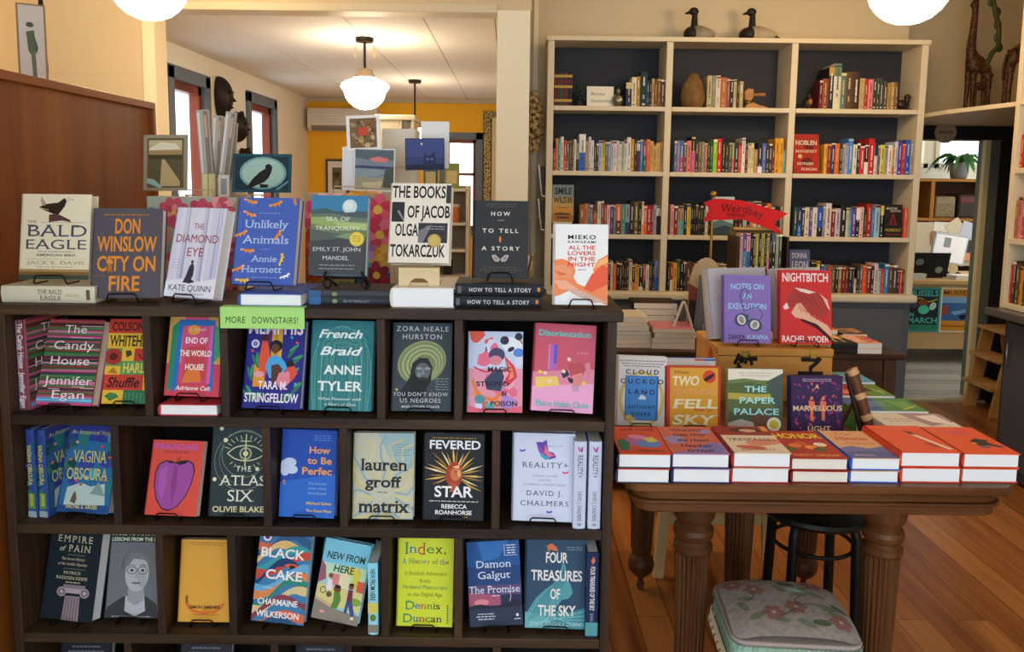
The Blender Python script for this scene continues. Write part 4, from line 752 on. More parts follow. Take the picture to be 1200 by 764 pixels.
stand('large off-white book filled with bold black capital letters', 'white lettered book', (454, 316), (526, 317), (497, 220), 1.96, Z1 + .097, .045, 14, -3, 'e3ddce', 'd9d2c0', a_jacob, ez=False)
for i, (n, dx) in enumerate((('lower', 0), ('upper', .004))):
    flat(n + ' of two black books lying flat under the black storytelling book', (-.035 + dx, 2.0, Z1 + i * .031), .150, .222, .029, 90, '23262b', '22252a', spart=lambda a: (a.t('HOW TO TELL A STORY', 51, 50, 70, 34, 'c9c9c6', 1, 0, 0, .1), a.r(93, 25, 96, 60, 'c08a5a'), a.r(3, 20, 7, 80, '5f6468')))
stand('plain black book with thin white capitals and a small moth', 'black moth book', (554, 331), (618, 332), (588, 237), 1.96, Z1 + .062, .024, 9, -2, '2c2d2f', '222325', a_tell)
stand('white book with orange and coral brush waves at the right end of the unit top', 'white and coral book', (649, 356), (712, 356), (680, 264), YU, Z1, .022, 7, 0, 'eef0ee', 'e6e6e4', a_lovers)
# second row
A1 = dict(t=.032)
upright('rear striped pink book turned to show its spine, leaning in the top left cubby', -1.2505, 1.945, Z2, .022, .235, .155, 'b8496a', 'b0557a', a_candy, s_candy, yaw=83)
stand('front book covered in thin pink and multicoloured stripes, top left cubby', 'front pink striped book', (41, 480), (109, 482), (93, 379), 1.935, Z2, .034, 19, -4, 'b8496a', 'b0557a', a_candy)
stand('red, yellow and green poster style book partly behind the first upright', 'red and yellow poster book', (119, 481), (180, 483), (158, 377), 1.965, Z2, .024, 17, 0, 'd9b23a', 'c8402f', a_harlem)
flat('red edged book lying flat beneath the book with colourful rectangles', (atY(225, 489, 1.93).x, 2.01, Z2), .148, .20, .03, 0, 'c03a44', 'c03a44', pages=PAGEW)
stand('book with nested rainbow rectangles standing on a flat red edged book', 'rainbow rectangles book', (191, 470), (257, 470), (229, 373), 1.94, Z2 + .03, .028, 14, -4, 'd1475a', 'c8404f', a_endworld)
stand('royal blue book with a painted family among leaves, under the green sign', 'blue family among leaves book', (282, 480), (352, 482), (329, 378), YU, Z2, .03, 15, -4, '2a2a86', '2a2a86', a_memphis)
stand('teal book with swirling lines and white brush lettering', 'teal swirl book', (361, 480), (435, 481), (406, 378), YU, Z2, .026, 11, -3, '2f7f86', '2f7f86', a_braid)
stand('dark grey book showing a face under a big straw hat', 'grey straw hat book', (458, 486), (528, 487), (497, 381), YU, Z2, .03, 12, 0, '39444a', '30393f', a_zora)
stand('smaller pink book painted with swirling figures, right top cubby', 'pink swirling figures book', (548, 486), (612, 488), (585, 391), YU, Z2, .026, 12, 0, 'e59ab0', 'd9d0e0', a_magic)
stand('rose pink book with turquoise lettering and a scattered still life', 'rose book with turquoise letters', (622, 487), (694, 490), (668, 383), YU, Z2, .03, 12, -4, 'cf5a70', 'c85068', a_disor)
# third row
for i, n in enumerate(('leftmost', 'middle')):
    upright(n + ' of three matching blue green jungle books, turned to show its spine', -1.246 + .029 * i, 1.945, Z3, .025, .235, .155, '34608f', '34509a', a_vagina, s_vagina, yaw=78)
stand('front blue green jungle book with yellow lettering, second row down', 'front blue green jungle book', (64, 605), (128, 607), (109, 503), YU, Z3, .032, 19, -6, '2f6fa0', '34509a', a_vagina)
stand('coral red book with a big purple heart shaped fruit', 'coral book with purple heart', (168, 609), (231, 611), (214, 519), YU, Z3, .02, 18, -4, 'dc5244', 'd04a3e', a_paradais, hard=False)
stand('dark green black book with a golden eye and orbit lines', 'dark golden eye book', (244, 609), (311, 611), (281, 503), YU, Z3, .028, 13, 0, '27363b', '27363b', a_atlas)
stand('vivid blue book with a small white cloud and orange lettering', 'blue cloud book', (326, 611), (392, 612), (363, 506), YU, Z3, .032, 10, -4, '2450b0', '2450b0', a_perfect)
stand('pale blue and cream book with wavy sun rays and black lettering', 'pale sun ray book', (413, 614), (484, 614), (452, 509), YU, Z3, .028, 8, 0, 'c4c4b0', 'b9b9a6', a_matrix)
stand('black book with a golden feathered face between white capitals', 'black golden face book', (495, 615), (566, 616), (533, 510), YU, Z3, .028, 7, -2, '23272c', '1d2126', a_fevered)
stand('pale lavender book with a purple butterfly, right cubby of the middle row', 'lavender butterfly book', (600, 617), (672, 618), (637, 509), YU, Z3, .034, 5, -3, 'd4dbf1', 'c9d0ea', a_reality)
for i, px in enumerate((682, 699)):
    p = Vector((.181 if i == 0 else .2195, 0, 0)); upright(('left' if i == 0 else 'right') + ' of two lavender spines standing beside the butterfly book', p.x, 1.915, Z3, .032, .232, .155, 'd4dbf1', 'cdd6ee', spart=s_reality)
# fourth row
stand('black book with pale capitals above a stone column top', 'black column book', (43, 728), (110, 728), (89, 622), YU, Z4, .04, 15, -9, '1e2a30', '1a2429', a_empire, pages=PAGEW)
stand('grey photographic book showing a person with short hair and glasses', 'grey portrait book', (122, 727), (186, 728), (160, 624), 1.955, Z4, .026, 15, 0, '6f7377', '2b2f33', a_portrait)
stand('plain amber yellow book with a small boat shaped fruit slice', 'amber yellow book', (208, 729), (271, 730), (242, 634), 1.945, Z4, .022, 11, 0, 'e0a53f', 'd89a34', a_banana, hard=False)
stand('book of blue, red and teal brush bands beside the cartoon street book', 'blue and red banded book', (293, 723), (356, 727), (334, 627), YU, Z4, .03, 12, -4, '3d7fb0', '2f5f8a', a_cake)
stand('rear copy of the cartoon street book, only its green edge showing', '', (371, 724), (424, 729), (404, 636), 2.055, Z4, .026, 13, -3, '8fc0a0', '7fb090', a_newfrom, ez=False)
stand('slightly tilted book with a cartoon street and children', 'cartoon street book', (364, 730), (419, 738), (400, 636), YU, Z4, .026, 14, -4, '9fd0d0', '8fd8f0', a_newfrom)
p = atY(438, 745, 1.92); upright('slim sky blue spine standing alone beside the tilted cartoon street book', p.x, 1.915, Z4, .026, .197, .13, '8fd8f0', '9fe0f4', spart=s_newfrom)
stand('lime yellow book with multicoloured serif lettering', 'lime yellow book', (464, 733), (530, 734), (497, 629), YU, Z4, .032, 9, -2, 'd3e03a', 'b9c632', a_index)
stand('tilted book with blue dusk sky over a pink horizon', 'blue dusk book', (551, 741), (613, 738), (579, 636), YU, Z4, .026, 11, 0, '26334f', '26334f', a_promise)
stand('slate blue book with a teal wave shaped like a profile', 'slate wave book', (615, 742), (686, 744), (652, 633), YU, Z4, .032, 7, -2, '33506a', '33506a', a_treasures)
p = Vector((.2195, 0, 0)); upright('dark navy spine with a teal foot at the right end of the bottom row', p.x, 1.915, Z4, .032, .232, .155, '26335a', '26335a', spart=s_treasures)
# lower row, mostly below the frame
for i, (x, c) in enumerate(((-1.16, '22262c'), (-.83, '2a2a30'), ((atY(321, 762, 1.9).x + atY(407, 762, 1.9).x) / 2, '262b33'))):
    M4 = Matrix.Translation((x, 1.96, LEV[4] + .012)) @ Matrix.Rotation(R(-14), 4, 'X')
    book('hardcover_book', ['dark book in the lowest row at the left end', 'dark book in the lowest row, second from left', 'dark book in the lowest row under the cartoon street book'][i], M4, .14, .205, .025, c, c, lambda a: a.lines(15, 85, [10, 16, 22], 2.4, '6a6e76', 3))
# handwritten green sign hanging over the front edge
sg = thing('paper_sign', 'light green paper sign with handwritten black capitals taped to the unit edge', 'sign', (atY(307, 370, 1.88).x, 1.882, Z1 - .052))
b = MB(); b.box(-.104, .104, 0, .0008, 0, .053, M('a9e07f', .7)); b.box(-.104, .104, 0, .03, .0526, .0534, M('a9e07f', .7)); o = b.build('sheet', sg)
b = MB(); a = Art(b, lambda u, v, k: (-.104 + u * .208, -.0003 - LAY * k, .053 * (1 - v)), .208 / .053)
for s, x, w in (('MORE', 18, 23), ('DOWNSTAIRS!', 65, 54)): a.t(s, x, 60, w, 30, '26331f', 0, 0, .05, .04)
for x, w, s in ((9.5, 4, 'M'),): pass
b.build('handwriting', sg)
# ---------------------------------------------------------------- oak table: wooden box, standing books, flat stacks
ZT_ = .75
BOXW = WOOD('box_pine', ['a06a28', 'bf8438', 'cf9648', 'd9a55a'], 'x', 5, .45)
bxp = thing('wooden_box', 'honey coloured wooden box with black brush characters and brass latches', 'box', (.955, 2.74, ZT_))
bxx0, bxx1, bh = -.207, .207, .195
b = MB(); b.box(bxx0, bxx1, 0, .33, 0, bh - .029, BOXW); b.build('body', bxp, .003)
b = MB(); b.box(bxx0 - .002, bxx1 + .002, -.002, .332, bh - .027, bh, BOXW); b.build('lid', bxp, .003)
BRASS = M('b08d3f', .35, .85)
for x in (-.11, .135):
    b = MB(); b.box(x - .014, x + .014, -.006, -.001, bh - .022, bh - .005, BRASS); b.box(x - .011, x + .011, -.008, -.001, bh - .033, bh - .021, BRASS); b.build('latch', bxp, .002)
b = MB(); a = Art(b, lambda u, v, k: (bxx0 + u * .414, -.0024 - LAY * k, bh * (1 - v)), .414 / bh)
a.t('筷', 24, 47, 22, 50, '1c1712', 1); b.build('brush_character', bxp)
b = MB(); a = Art(b, lambda u, v, k: (bxx0 + u * .414, -.0024 - LAY * k, bh * (1 - v)), .414 / bh); a.t('子', 81, 47, 22, 48, '1c1712', 1); b.build('brush_character', bxp)
b = MB(); b.prism([(.10, .10), (.135, .14), (.10, .18), (.065, .14)], bxx0 - .0035, bxx0 - .0025, M('c0502a'), 'x'); b.build('red_diamond', bxp)
def a_notes(a):
    C = '9fd0f0'; a.lines(20, 85, [5], 1, '7f68b0', 1); a.t('NOTES ON', 50, 17, 70, 8, C, 1); a.t('AN', 50, 31, 18, 8, C, 1); a.t('EXECUTION', 50, 46, 80, 8, C, 1)
    a.l([(44, 54), (38, 40), (36, 28), (44, 20), (52, 24), (46, 34)], 2, '3f4a6a', 1); a.l([(46, 52), (70, 48), (82, 58), (74, 68)], 1.6, '3f4a6a', 1)
    a.e(38, 66, 15, 14, '3f5068', -20); a.e(38, 66, 9, 11, 'd9d5d0', -20); a.e(38, 66, 5, 8, '9a9490', -20); a.e(66, 73, 16, 13, '3f5068', 25); a.e(66, 73, 10, 10, 'd9d5d0', 25); a.e(66, 73, 5, 7, '9a9490', 25); a.e(50, 60, 4, 3, '3f5068')
    a.t('DANYA', 28, 91, 34, 6, '3a3458', 1); a.t('KUKAFKA', 72, 91, 44, 6, C, 1)
def a_night(a):
    a.t('NIGHTBITCH', 49, 10, 88, 11, 'f6e6e0', 1); a.t('RACHEL YODER', 50, 93, 90, 8, 'f6e6e0', 1)
    a.P([(6, 52), (18, 34), (30, 24), (50, 27), (74, 30), (90, 40), (94, 56), (84, 66), (60, 58), (40, 50), (24, 50)], 'b23a34'); a.P([(28, 24), (50, 26), (70, 30), (56, 32), (40, 29)], 'f0d8cc'); a.P([(76, 31), (92, 40), (97, 54), (92, 50), (84, 38)], 'f0c0a8'); a.P([(6, 50), (14, 44), (18, 52), (10, 54)], 'f4dcd0')
    a.P([(22, 58), (32, 46), (44, 52), (66, 64), (92, 74), (100, 82), (100, 90), (70, 72), (44, 66), (30, 64)], 'f0b898'); a.P([(32, 46), (40, 44), (52, 54), (44, 56)], 'e8a080'); a.P([(44, 66), (74, 74), (100, 92), (100, 96), (70, 78), (40, 68)], '3a1a1c')
    for i in range(4): a.l([(36 + i * 10, 50 + i * 3), (44 + i * 9, 58 + i * 3.4)], 1.2, 'c07a60')
    for i in range(3): a.l([(34 + i * 14, 32 + i * 2), (52 + i * 12, 44 + i * 3)], 1.4, '8f2a28')
for n, x, c in (('grey white hardcover leaning behind the purple pendant book on the box', (824, 905), 'c9c4c8'), ('grey white hardcover leaning behind the red book on the box', (903, 970), 'cfc9c4')):
    stand(n, '', (x[0] + 8, 402), (x[1] + 2, 403), ((x[0] + x[1]) / 2 + 16, 318), 2.89, ZT_ + bh, .045, 13, 17, c, 'b9b3b8', ez=False, pages=PAGEW)
stand('purple book with two oval lockets on a chain, standing on the wooden box', 'purple pendant book', (848, 404), (903, 404), (876, 324), 2.78, ZT_ + bh, .03, 10, -2, '8f74c0', '6f58a8', a_notes)
stand('bright red book with hands holding meat, standing on the wooden box', 'bright red book', (914, 405), (974, 405), (945, 318), 2.775, ZT_ + bh, .03, 9, -2, 'd5332f', 'c02c2a', a_night)
def a_cuckoo(a):
    a.lines(2, 98, [6, 10, 13.5], 1.3, '8a8486', 2); a.e(50, 62, 47, 58, 'd8c06a', 0, 28); a.e(50, 62, 40, 52, 'e9e2da', 0, 28); a.r(16, 28, 84, 92, '3a66a8'); a.r(18, 29, 80, 91, '4a8fd9'); a.P([(44, 60), (50, 55), (58, 58), (60, 62), (44, 62)], 'e9eef4'); a.P([(18, 86), (28, 84), (40, 92), (18, 91)], 'e0c060')
    for s, y, w in (('CLOUD', 22.5, 68), ('CUCKOO', 36, 88), ('LAND', 51, 54)): a.t(s, 50, y, w, 6.4, '3a3335' if y < 40 else '22304a', 1, 0, 0, .3)
    a.t('ANTHONY', 50, 73, 56, 4.6, '22304a', 1, 0, 0, .2); a.t('DOERR', 50, 83, 40, 4.6, '22304a', 1, 0, 0, .2)
def a_feathers(a):
    a.r(0, 0, 6, 100, 'c8402a'); a.r(0, 0, 100, 2, 'c8402a'); a.r(95, 0, 100, 100, 'c8402a'); C = 'f3e6c0'
    a.t('When', 26, 9, 28, 5, '5a3a1a', 0, 0, .2); a.t('TWO', 34, 23, 50, 14, C, 1, 1, .15); a.e(79, 16, 12, 12, 'd0402a'); a.P([(68, 20), (78, 14), (90, 10), (86, 16), (80, 20), (72, 24)], '2a1a16'); a.t('FEATHERS', 50, 41, 84, 9, 'e8a060', 1, 1, .2); a.t('FELL', 52, 60, 84, 14, C, 1, 1, .1); a.t('FROM THE', 68, 70, 34, 4, 'c85a2a', 1); a.t('SKY', 50, 86, 80, 15, C, 1, 1, .15)
def a_palace(a):
    a.r(0, 0, 100, 18, 'e6e0cc'); a.P([(0, 18), (30, 15), (60, 18), (82, 20), (100, 8), (100, 40), (0, 40)], '6f7f48'); a.P([(0, 24), (40, 20), (70, 26), (100, 22), (100, 44), (0, 42)], '55683a'); a.P([(0, 38), (60, 40), (100, 38), (100, 52), (0, 52)], 'b9a84a'); a.P([(0, 48), (50, 50), (100, 46), (100, 70), (0, 74)], '5f7040'); a.P([(0, 70), (40, 64), (100, 66), (100, 100), (0, 100)], '4f5a3f'); a.P([(0, 86), (24, 80), (50, 86), (60, 100), (0, 100)], 'b9b4a8'); a.P([(70, 20), (100, 6), (100, 66), (84, 60)], '4a5a50'); a.P([(40, 70), (70, 66), (76, 90), (50, 96)], '6a4a38')
    C = 'a9e6e4'; a.t('THE', 50, 32, 40, 9, C, 1); a.t('PAPER', 54, 50, 66, 9.5, C, 1); a.t('PALACE', 52, 68, 82, 9.5, C, 1); a.e(84, 88, 13, 13, 'efe9cf'); a.e(84, 88, 8, 8, 'd9c23a'); a.lines(20, 80, [6, 10], 1, 'b0a890', 2)
def a_marv(a):
    q = random.Random(8)
    for i in range(60): x, y = q.uniform(4, 96), q.uniform(10, 98); a.e(x, y, q.uniform(2, 5), q.uniform(1.2, 3), q.choice(['b83a72', '8a2f78', 'c8506a', '6a3a8a']), q.uniform(0, 180), 8)
    for x in (40, 62):
        a.e(x, 38, 3, 3.4, 'e8885a'); a.P([(x - 5, 43), (x + 5, 43), (x + 7, 56), (x + 3, 58), (x + 3, 76), (x - 3, 76), (x - 3, 58), (x - 7, 56)], 'e8784f')
    C = 'e8c8a0'; a.lines(16, 84, [5, 8], 1.2, 'c8a8b8', 3); a.t('A', 50, 18, 8, 8, C); a.t('MARVELLOUS', 51, 55, 94, 8.5, C, 1); a.t('LIGHT', 54, 90, 44, 9, C, 1)
stand('off-white book with a blue panel inside a golden urn outline, left end of table', 'blue panel book', (722, 499), (779, 501), (751, 419), 2.40, ZT_, .034, 7, 0, 'e4dfdb', 'd9d4d0', a_cuckoo)
stand('mustard yellow book with red edges and cream slanted letters', 'mustard yellow book', (781, 502), (844, 504), (812, 431), 2.385, ZT_, .032, 7, 0, 'e0a032', 'c0391f', a_feathers)
stand('white backed book half hidden behind the mustard yellow book', '', (776, 495), (838, 496), (806, 421), 2.50, ZT_, .03, 7, 0, 'e6e2dc', '3a62b0', lambda a: (a.r(0, 0, 100, 3, 'd8d4cc'), a.r(60, 1, 78, 4, 'c84a4a'), a.r(78, 1, 100, 4, '3a62b0')), ez=False)
stand('book with a green meadow landscape and pale turquoise capitals', 'green meadow book', (853, 508), (917, 510), (885, 434), 2.36, ZT_, .03, 8, 0, '5f7040', '8a8a68', a_palace)
stand('deep purple book with two orange figures in pink foliage', 'deep purple book', (926, 512), (988, 513), (957, 442), 2.34, ZT_, .03, 8, 2, '3a2650', '2c2148', a_marv)
# carved bamboo stand leaning by the purple book
bs = thing('bamboo_stand', 'leaning brown bamboo stand tied with pale bands, right of the purple book', 'stand', (1.098, 2.33, ZT_))
BAM = WOOD('bamboo', ['4a2a18', '6a4028', '7d5034'], 'z', 6)
b = MB(); b.tube([(.03, 0, .0), (-.035, .03, .215)], .016, BAM, 10); b.tube([(.005, .012, .0), (-.045, .04, .20)], .010, M('2a1a14'), 8); b.build('upright', bs, 0, 40)
for k in (.32, .62, .96):
    c = Vector((.03 - .065 * k, .03 * k, .215 * k)); b = MB(); b.tube([c - Vector((-.004, .002, .008)) , c + Vector((-.004, .002, .008))], .0175, M('c9a070'), 10); b.build('band', bs, 0, 40)
b = MB(); b.tube([(.0, .02, .004), (-.02, .12, .004)], .007, BAM, 8); b.tube([(-.02, .04, .11), (-.02, .12, .004)], .006, BAM, 8); b.build('rear_prop', bs, 0, 40)
# flat covers seen in perspective
def fa1(a): a.e(58, 56, 36, 32, 'b86aa8'); a.e(66, 66, 26, 20, '6a8ad0'); a.P([(6, 60), (18, 44), (30, 60), (26, 86), (8, 90)], '2f7a5a'); a.e(50, 40, 18, 12, 'd98ab8', 20); a.t('OUR WIVES', 56, 12, 70, 9, '6a2a1a', 1, 0, .1); a.t('ARMFIELD', 66, 90, 54, 6, '6a2a1a', 1); a.P([(60, 46), (80, 40), (88, 56), (70, 60)], 'd0d04a')
def fa2(a): a.P([(0, 0), (100, 0), (100, 60), (0, 100)], 'c96a5a'); blob(a, 20, 50, 22, '9a8ac8', 9, 1); blob(a, 80, 80, 24, '7f78c0', 9, 2); blob(a, 84, 20, 14, '8f88c8', 8, 3); [a.t(s, 52, y, w, 9, '3a2a4a', 1, 0, .15) for s, y, w in (('Whatever', 13, 62), ('Gets Over', 32, 62), ('the Heart', 52, 58), ('Heather', 72, 56), ("O'Neill", 90, 46))]
def fa3(a): a.r(0, 0, 100, 36, '8f2a28'); a.e(56, 16, 30, 14, '3a201c'); a.e(60, 18, 16, 9, 'd9a08a'); a.e(50, 20, 5, 3, '5aa0a0'); a.e(70, 62, 34, 16, 'd88a78', -10); a.e(40, 80, 26, 10, 'c8604a', 10); a.t('TRESPASSES', 52, 52, 88, 10, '3a2a24', 0, 1, .1); a.t('KENNEDY', 50, 88, 60, 6, 'a03a34', 0, 1); a.r(88, 0, 100, 20, 'd98a4a')
def fa4(a): a.t('HONOR', 52, 20, 88, 18, 'e0cf3a', 1); [a.e(x, y, 12, 11, c, 0, 12) for x, y, c in ((30, 56, 'e07a2a'), (56, 62, 'e8943a'), (78, 52, 'e8e0d0'), (16, 68, '4a5a2a'), (68, 70, '4a5a2a'), (44, 48, 'c85a2a'))]; a.t('THRITY UMRIGAR', 50, 90, 84, 7, 'e8a04a', 1)
def fa5(a): a.r(0, 0, 100, 60, 'd9a87a'); a.P([(0, 66), (30, 58), (60, 66), (100, 58), (100, 100), (0, 100)], '6a6aa8'); a.P([(0, 82), (50, 74), (100, 80), (100, 100), (0, 100)], '4a5a9a'); a.t('True', 44, 12, 40, 8, 'c8502f', 0, 1, .2); a.t('Histories', 50, 30, 70, 12, 'c8502f', 1, 1, .2); a.t('of Francesca', 54, 48, 66, 8, 'c8603f', 0, 1, .2); a.lines(10, 60, [88, 92], 1.5, 'd0c0d0', 1)
def fa6(a): a.t('VIOLETA', 40, 10, 50, 7, 'e08a70', 0, 1); a.P([(58, 26), (64, 22), (96, 88), (88, 90)], 'e6d8c8'); a.P([(56, 20), (68, 24), (72, 36), (62, 34)], '3a2420'); a.P([(60, 66), (70, 64), (84, 80), (72, 84)], 'b8401f')
def fa7(a): a.lines(20, 80, [14, 22, 30], 3, 'c85a8a', 3); a.P([(48, 56), (66, 46), (86, 52), (76, 60), (88, 72), (66, 70), (54, 78)], '33241f'); a.e(60, 76, 10, 5, '5a6a9a'); a.e(86, 74, 8, 5, '3a4a6a'); a.e(50, 64, 5, 4, 'e8b83a')
FB = [('orange book with a pastel bird on its cover', .279, .424, 'd8502a', '33384f', fa1, .04), ('purple and rust book with dark brush lettering', .424, .582, 'a07ab0', '34305f', fa2, .04), ('cream and dark red book with half a face', .582, .741, 'dfcfb8', 'b03038', fa3, .041), ('red book with fruit and yellow capitals', .741, .898, 'a8281f', '8a1f1f', fa4, .034), ('tan book with blue waves along its lower edge', .898, 1.035, 'd9b07f', '2f5fc0', fa5, .034), ('thick orange book with a pale diagonal knife', 1.035, 1.2, 'e4532c', 'd8482a', fa6, .042), ('orange book with a dark dancing figure', 1.2, 1.357, 'e85a2c', 'c84a2a', fa7, .040)]
for i, (n, x0, x1, c, sp, f, t) in enumerate(FB):
    w = x1 - x0 - .006; cx = (x0 + x1) / 2; y0 = 1.95 + i * .0055
    for k in (0, 1):
        flat((n + ', top copy at table front') if k else ('lower copy under the ' + n), (cx + (.002 if k else -.001) * (1 - 2 * (i % 2)), y0 + .115 + .002 * k, ZT_ + k * t), w, .225, t - .001, 0, c, sp, f if k else None, pages=PAGEW if i != 3 else PAGE, back=sp)
def fb1(a): a.r(0, 0, 100, 100, 'd9cfc0'); a.P([(40, 0), (100, 0), (100, 60), (60, 90)], 'a88a90'); a.P([(60, 20), (90, 10), (96, 80), (70, 60)], 'e9e0d8'); a.lines(10, 50, [40, 55], 5, 'b09a8a', 2)
def fb2(a): a.r(0, 0, 55, 100, '4a62a0'); a.P([(50, 0), (100, 0), (100, 100), (40, 100)], '4f8a4a'); a.lines(10, 60, [30, 45, 60], 5, '9ab0d0', 2); a.P([(60, 20), (90, 30), (90, 80), (70, 90)], '6fa05a'); a.l([(70, 90), (95, 60)], 3, 'd0c04a')
def fb3(a): a.P([(0, 20), (60, 10), (66, 90), (0, 95)], 'c83a2f'); a.P([(55, 0), (100, 0), (100, 100), (62, 100)], '5f8a3a'); a.P([(40, 30), (70, 10), (80, 60), (50, 70)], '3a2a20'); a.lines(8, 50, [60, 74], 5, 'e8d0a0', 2); a.P([(75, 30), (95, 60), (88, 90)], '8fb05a')
def fb4(a): a.r(0, 0, 100, 100, '5a9fc8'); a.P([(0, 10), (60, 0), (50, 100), (0, 100)], '4aa08a'); a.P([(20, 30), (40, 20), (60, 70), (34, 80)], '6a5a9a'); a.lines(40, 90, [30, 50, 70], 7, '8fe0d0', 3)
for n, f, y, x, w, hh, c in (('cream and mauve paperback lying behind the thick orange books', fb1, 2.30, 1.235, .225, .145, 'd9cfc0'), ('blue and green paperback lying along the right table edge', fb2, 2.47, 1.215, .23, .15, '4f8a4a'), ('red and green paperback lying along the right table edge', fb3, 2.65, 1.20, .22, .155, '7a3a2a'), ('sky blue paperback at the far right table corner', fb4, 2.83, 1.25, .155, .15, '5a9fc8')):
    for k in range(3):
        flat(n if k == 2 else ('middle copy beneath the ' if k else 'bottom copy beneath the ') + n.split(' lying')[0].split(' at')[0], (x, y, ZT_ + k * .024), hh if 0 else w, hh, .0235, 0, c, c, f if k == 2 else None, hard=False, pages=PAGEW)
# ---------------------------------------------------------------- books on the white bookcase: every spine its own object
PALN = [('red', 'c03028'), ('dark red', '6a2020'), ('orange', 'd87a30'), ('yellow', 'e0c040'), ('gold', 'b88a30'), ('cream', 'e0d4b8'), ('white', 'efeeea'), ('tan', 'b08a5a'), ('brown', '5f3f28'), ('black', '1c1c1e'), ('grey', '808080'), ('dark grey', '44464a'), ('green', '3f8a4a'), ('dark green', '24402c'), ('lime green', '7ed030'), ('teal', '3a8a8a'), ('blue', '3060b0'), ('pale blue', '9fb8d8'), ('navy', '1f2a50'), ('purple', '5a4a9a'), ('lavender', 'b8b4d4'), ('pink', 'e08a8a'), ('pale pink', 'e0c4bc'), ('dark pink', 'a04860')]
def cname(h):
    c = lin(h)[:3]; f = lambda v: v ** .45
    return min(PALN, key=lambda p: sum((f(a) - f(b)) ** 2 for a, b in zip(c, lin(p[1])[:3])))[0]
ORD = ['first', 'second', 'third', 'fourth', 'fifth', 'sixth', 'seventh', 'eighth', 'ninth', 'tenth', 'eleventh', 'twelfth', 'thirteenth', 'fourteenth', 'fifteenth', 'sixteenth', 'seventeenth', 'eighteenth', 'nineteenth', 'twentieth'] + ['twenty-' + x for x in ('first', 'second', 'third', 'fourth', 'fifth', 'sixth', 'seventh', 'eighth', 'ninth')] + ['thirtieth'] + ['thirty-' + x for x in ('first', 'second', 'third', 'fourth', 'fifth', 'sixth', 'seventh', 'eighth', 'ninth')]
PXM = 4.815 / 906 * 1.005
def spine_book(label, x, Y, Zs, w, h, d, hexc, seed, group, deco=None, lean=0, rz=0):
    q = random.Random(seed); b = MB(); c = M(hexc, .5); L = lin(hexc)[:3]; lum = sum(L) / 3
    ink = M(q.choice(['e8dfc8', 'd8c890', 'f0ece4', 'c8b070']) if lum < .3 else q.choice(['2a2624', '7a2a24', '2f4a80', '403830'])); hw = w / 2
    n = 4; bow = [( -hw + w * i / n, -.0022 * math.sin(math.pi * i / n)) for i in range(n + 1)]
    b.prism(bow + [(hw, .003), (-hw, .003)], 0, h, c)
    b.box(-hw, -hw + .0012, .003, d, 0, h, c); b.box(hw - .0012, hw, .003, d, 0, h, c); b.box(-hw + .0012, hw - .0012, .003, d - .003, .002, h - .003, M('d8cbaa', .8))
    fy = -.0031; a = Art(b, lambda u, v, k: (-hw + u * w, fy - .00006 * k, h * (1 - v)), w / h)
    if deco == 'old':
        for v in (6, 38, 80): a.r(0, v, 100, v + 8, 'b8963f')
        a.r(0, 20, 100, 32, '5a2418')
    elif deco and deco[0] == '/': # lower or upper part in another colour
        k = deco[1:].split('@'); v = float(k[1]); a.r(0, v if v > 0 else 0, 100, 100 if v > 0 else -v, k[0])
    if deco != 'old':
        t = q.random(); cw = 26 if w > .012 else 34
        if w > .0095:
            y0 = q.uniform(10, 22); y1 = y0 + q.uniform(24, 44); y = y0
            while y < y1:
                e = q.uniform(1.6, 4.2); a.r(50 - cw / 2 * q.uniform(.6, 1), y, 50 + cw / 2, y + e, ink); y += e + q.uniform(.8, 1.6)
            y = q.uniform(62, 70); y1 = y + q.uniform(8, 18)
            while y < y1: a.r(50 - cw / 2.6, y, 50 + cw / 2.6, y + 1.8, ink); y += 3
        if t < .35: a.r(0, q.uniform(1, 5), 100, q.uniform(6, 9), ink)
        if t > .55: a.r(30, 91, 70, 95, ink)
    o = b.build('shelved_book'); o.location = (x, Y, Zs + .0006); o.rotation_euler = (0, R(lean), rz)
    if lean: o.location.z += hw * abs(math.sin(R(lean)))
    return tag(o, label, 'book', group)
BAYN = ['left', 'middle', 'right']; SHN = ['top', 'second', 'third', 'fourth']
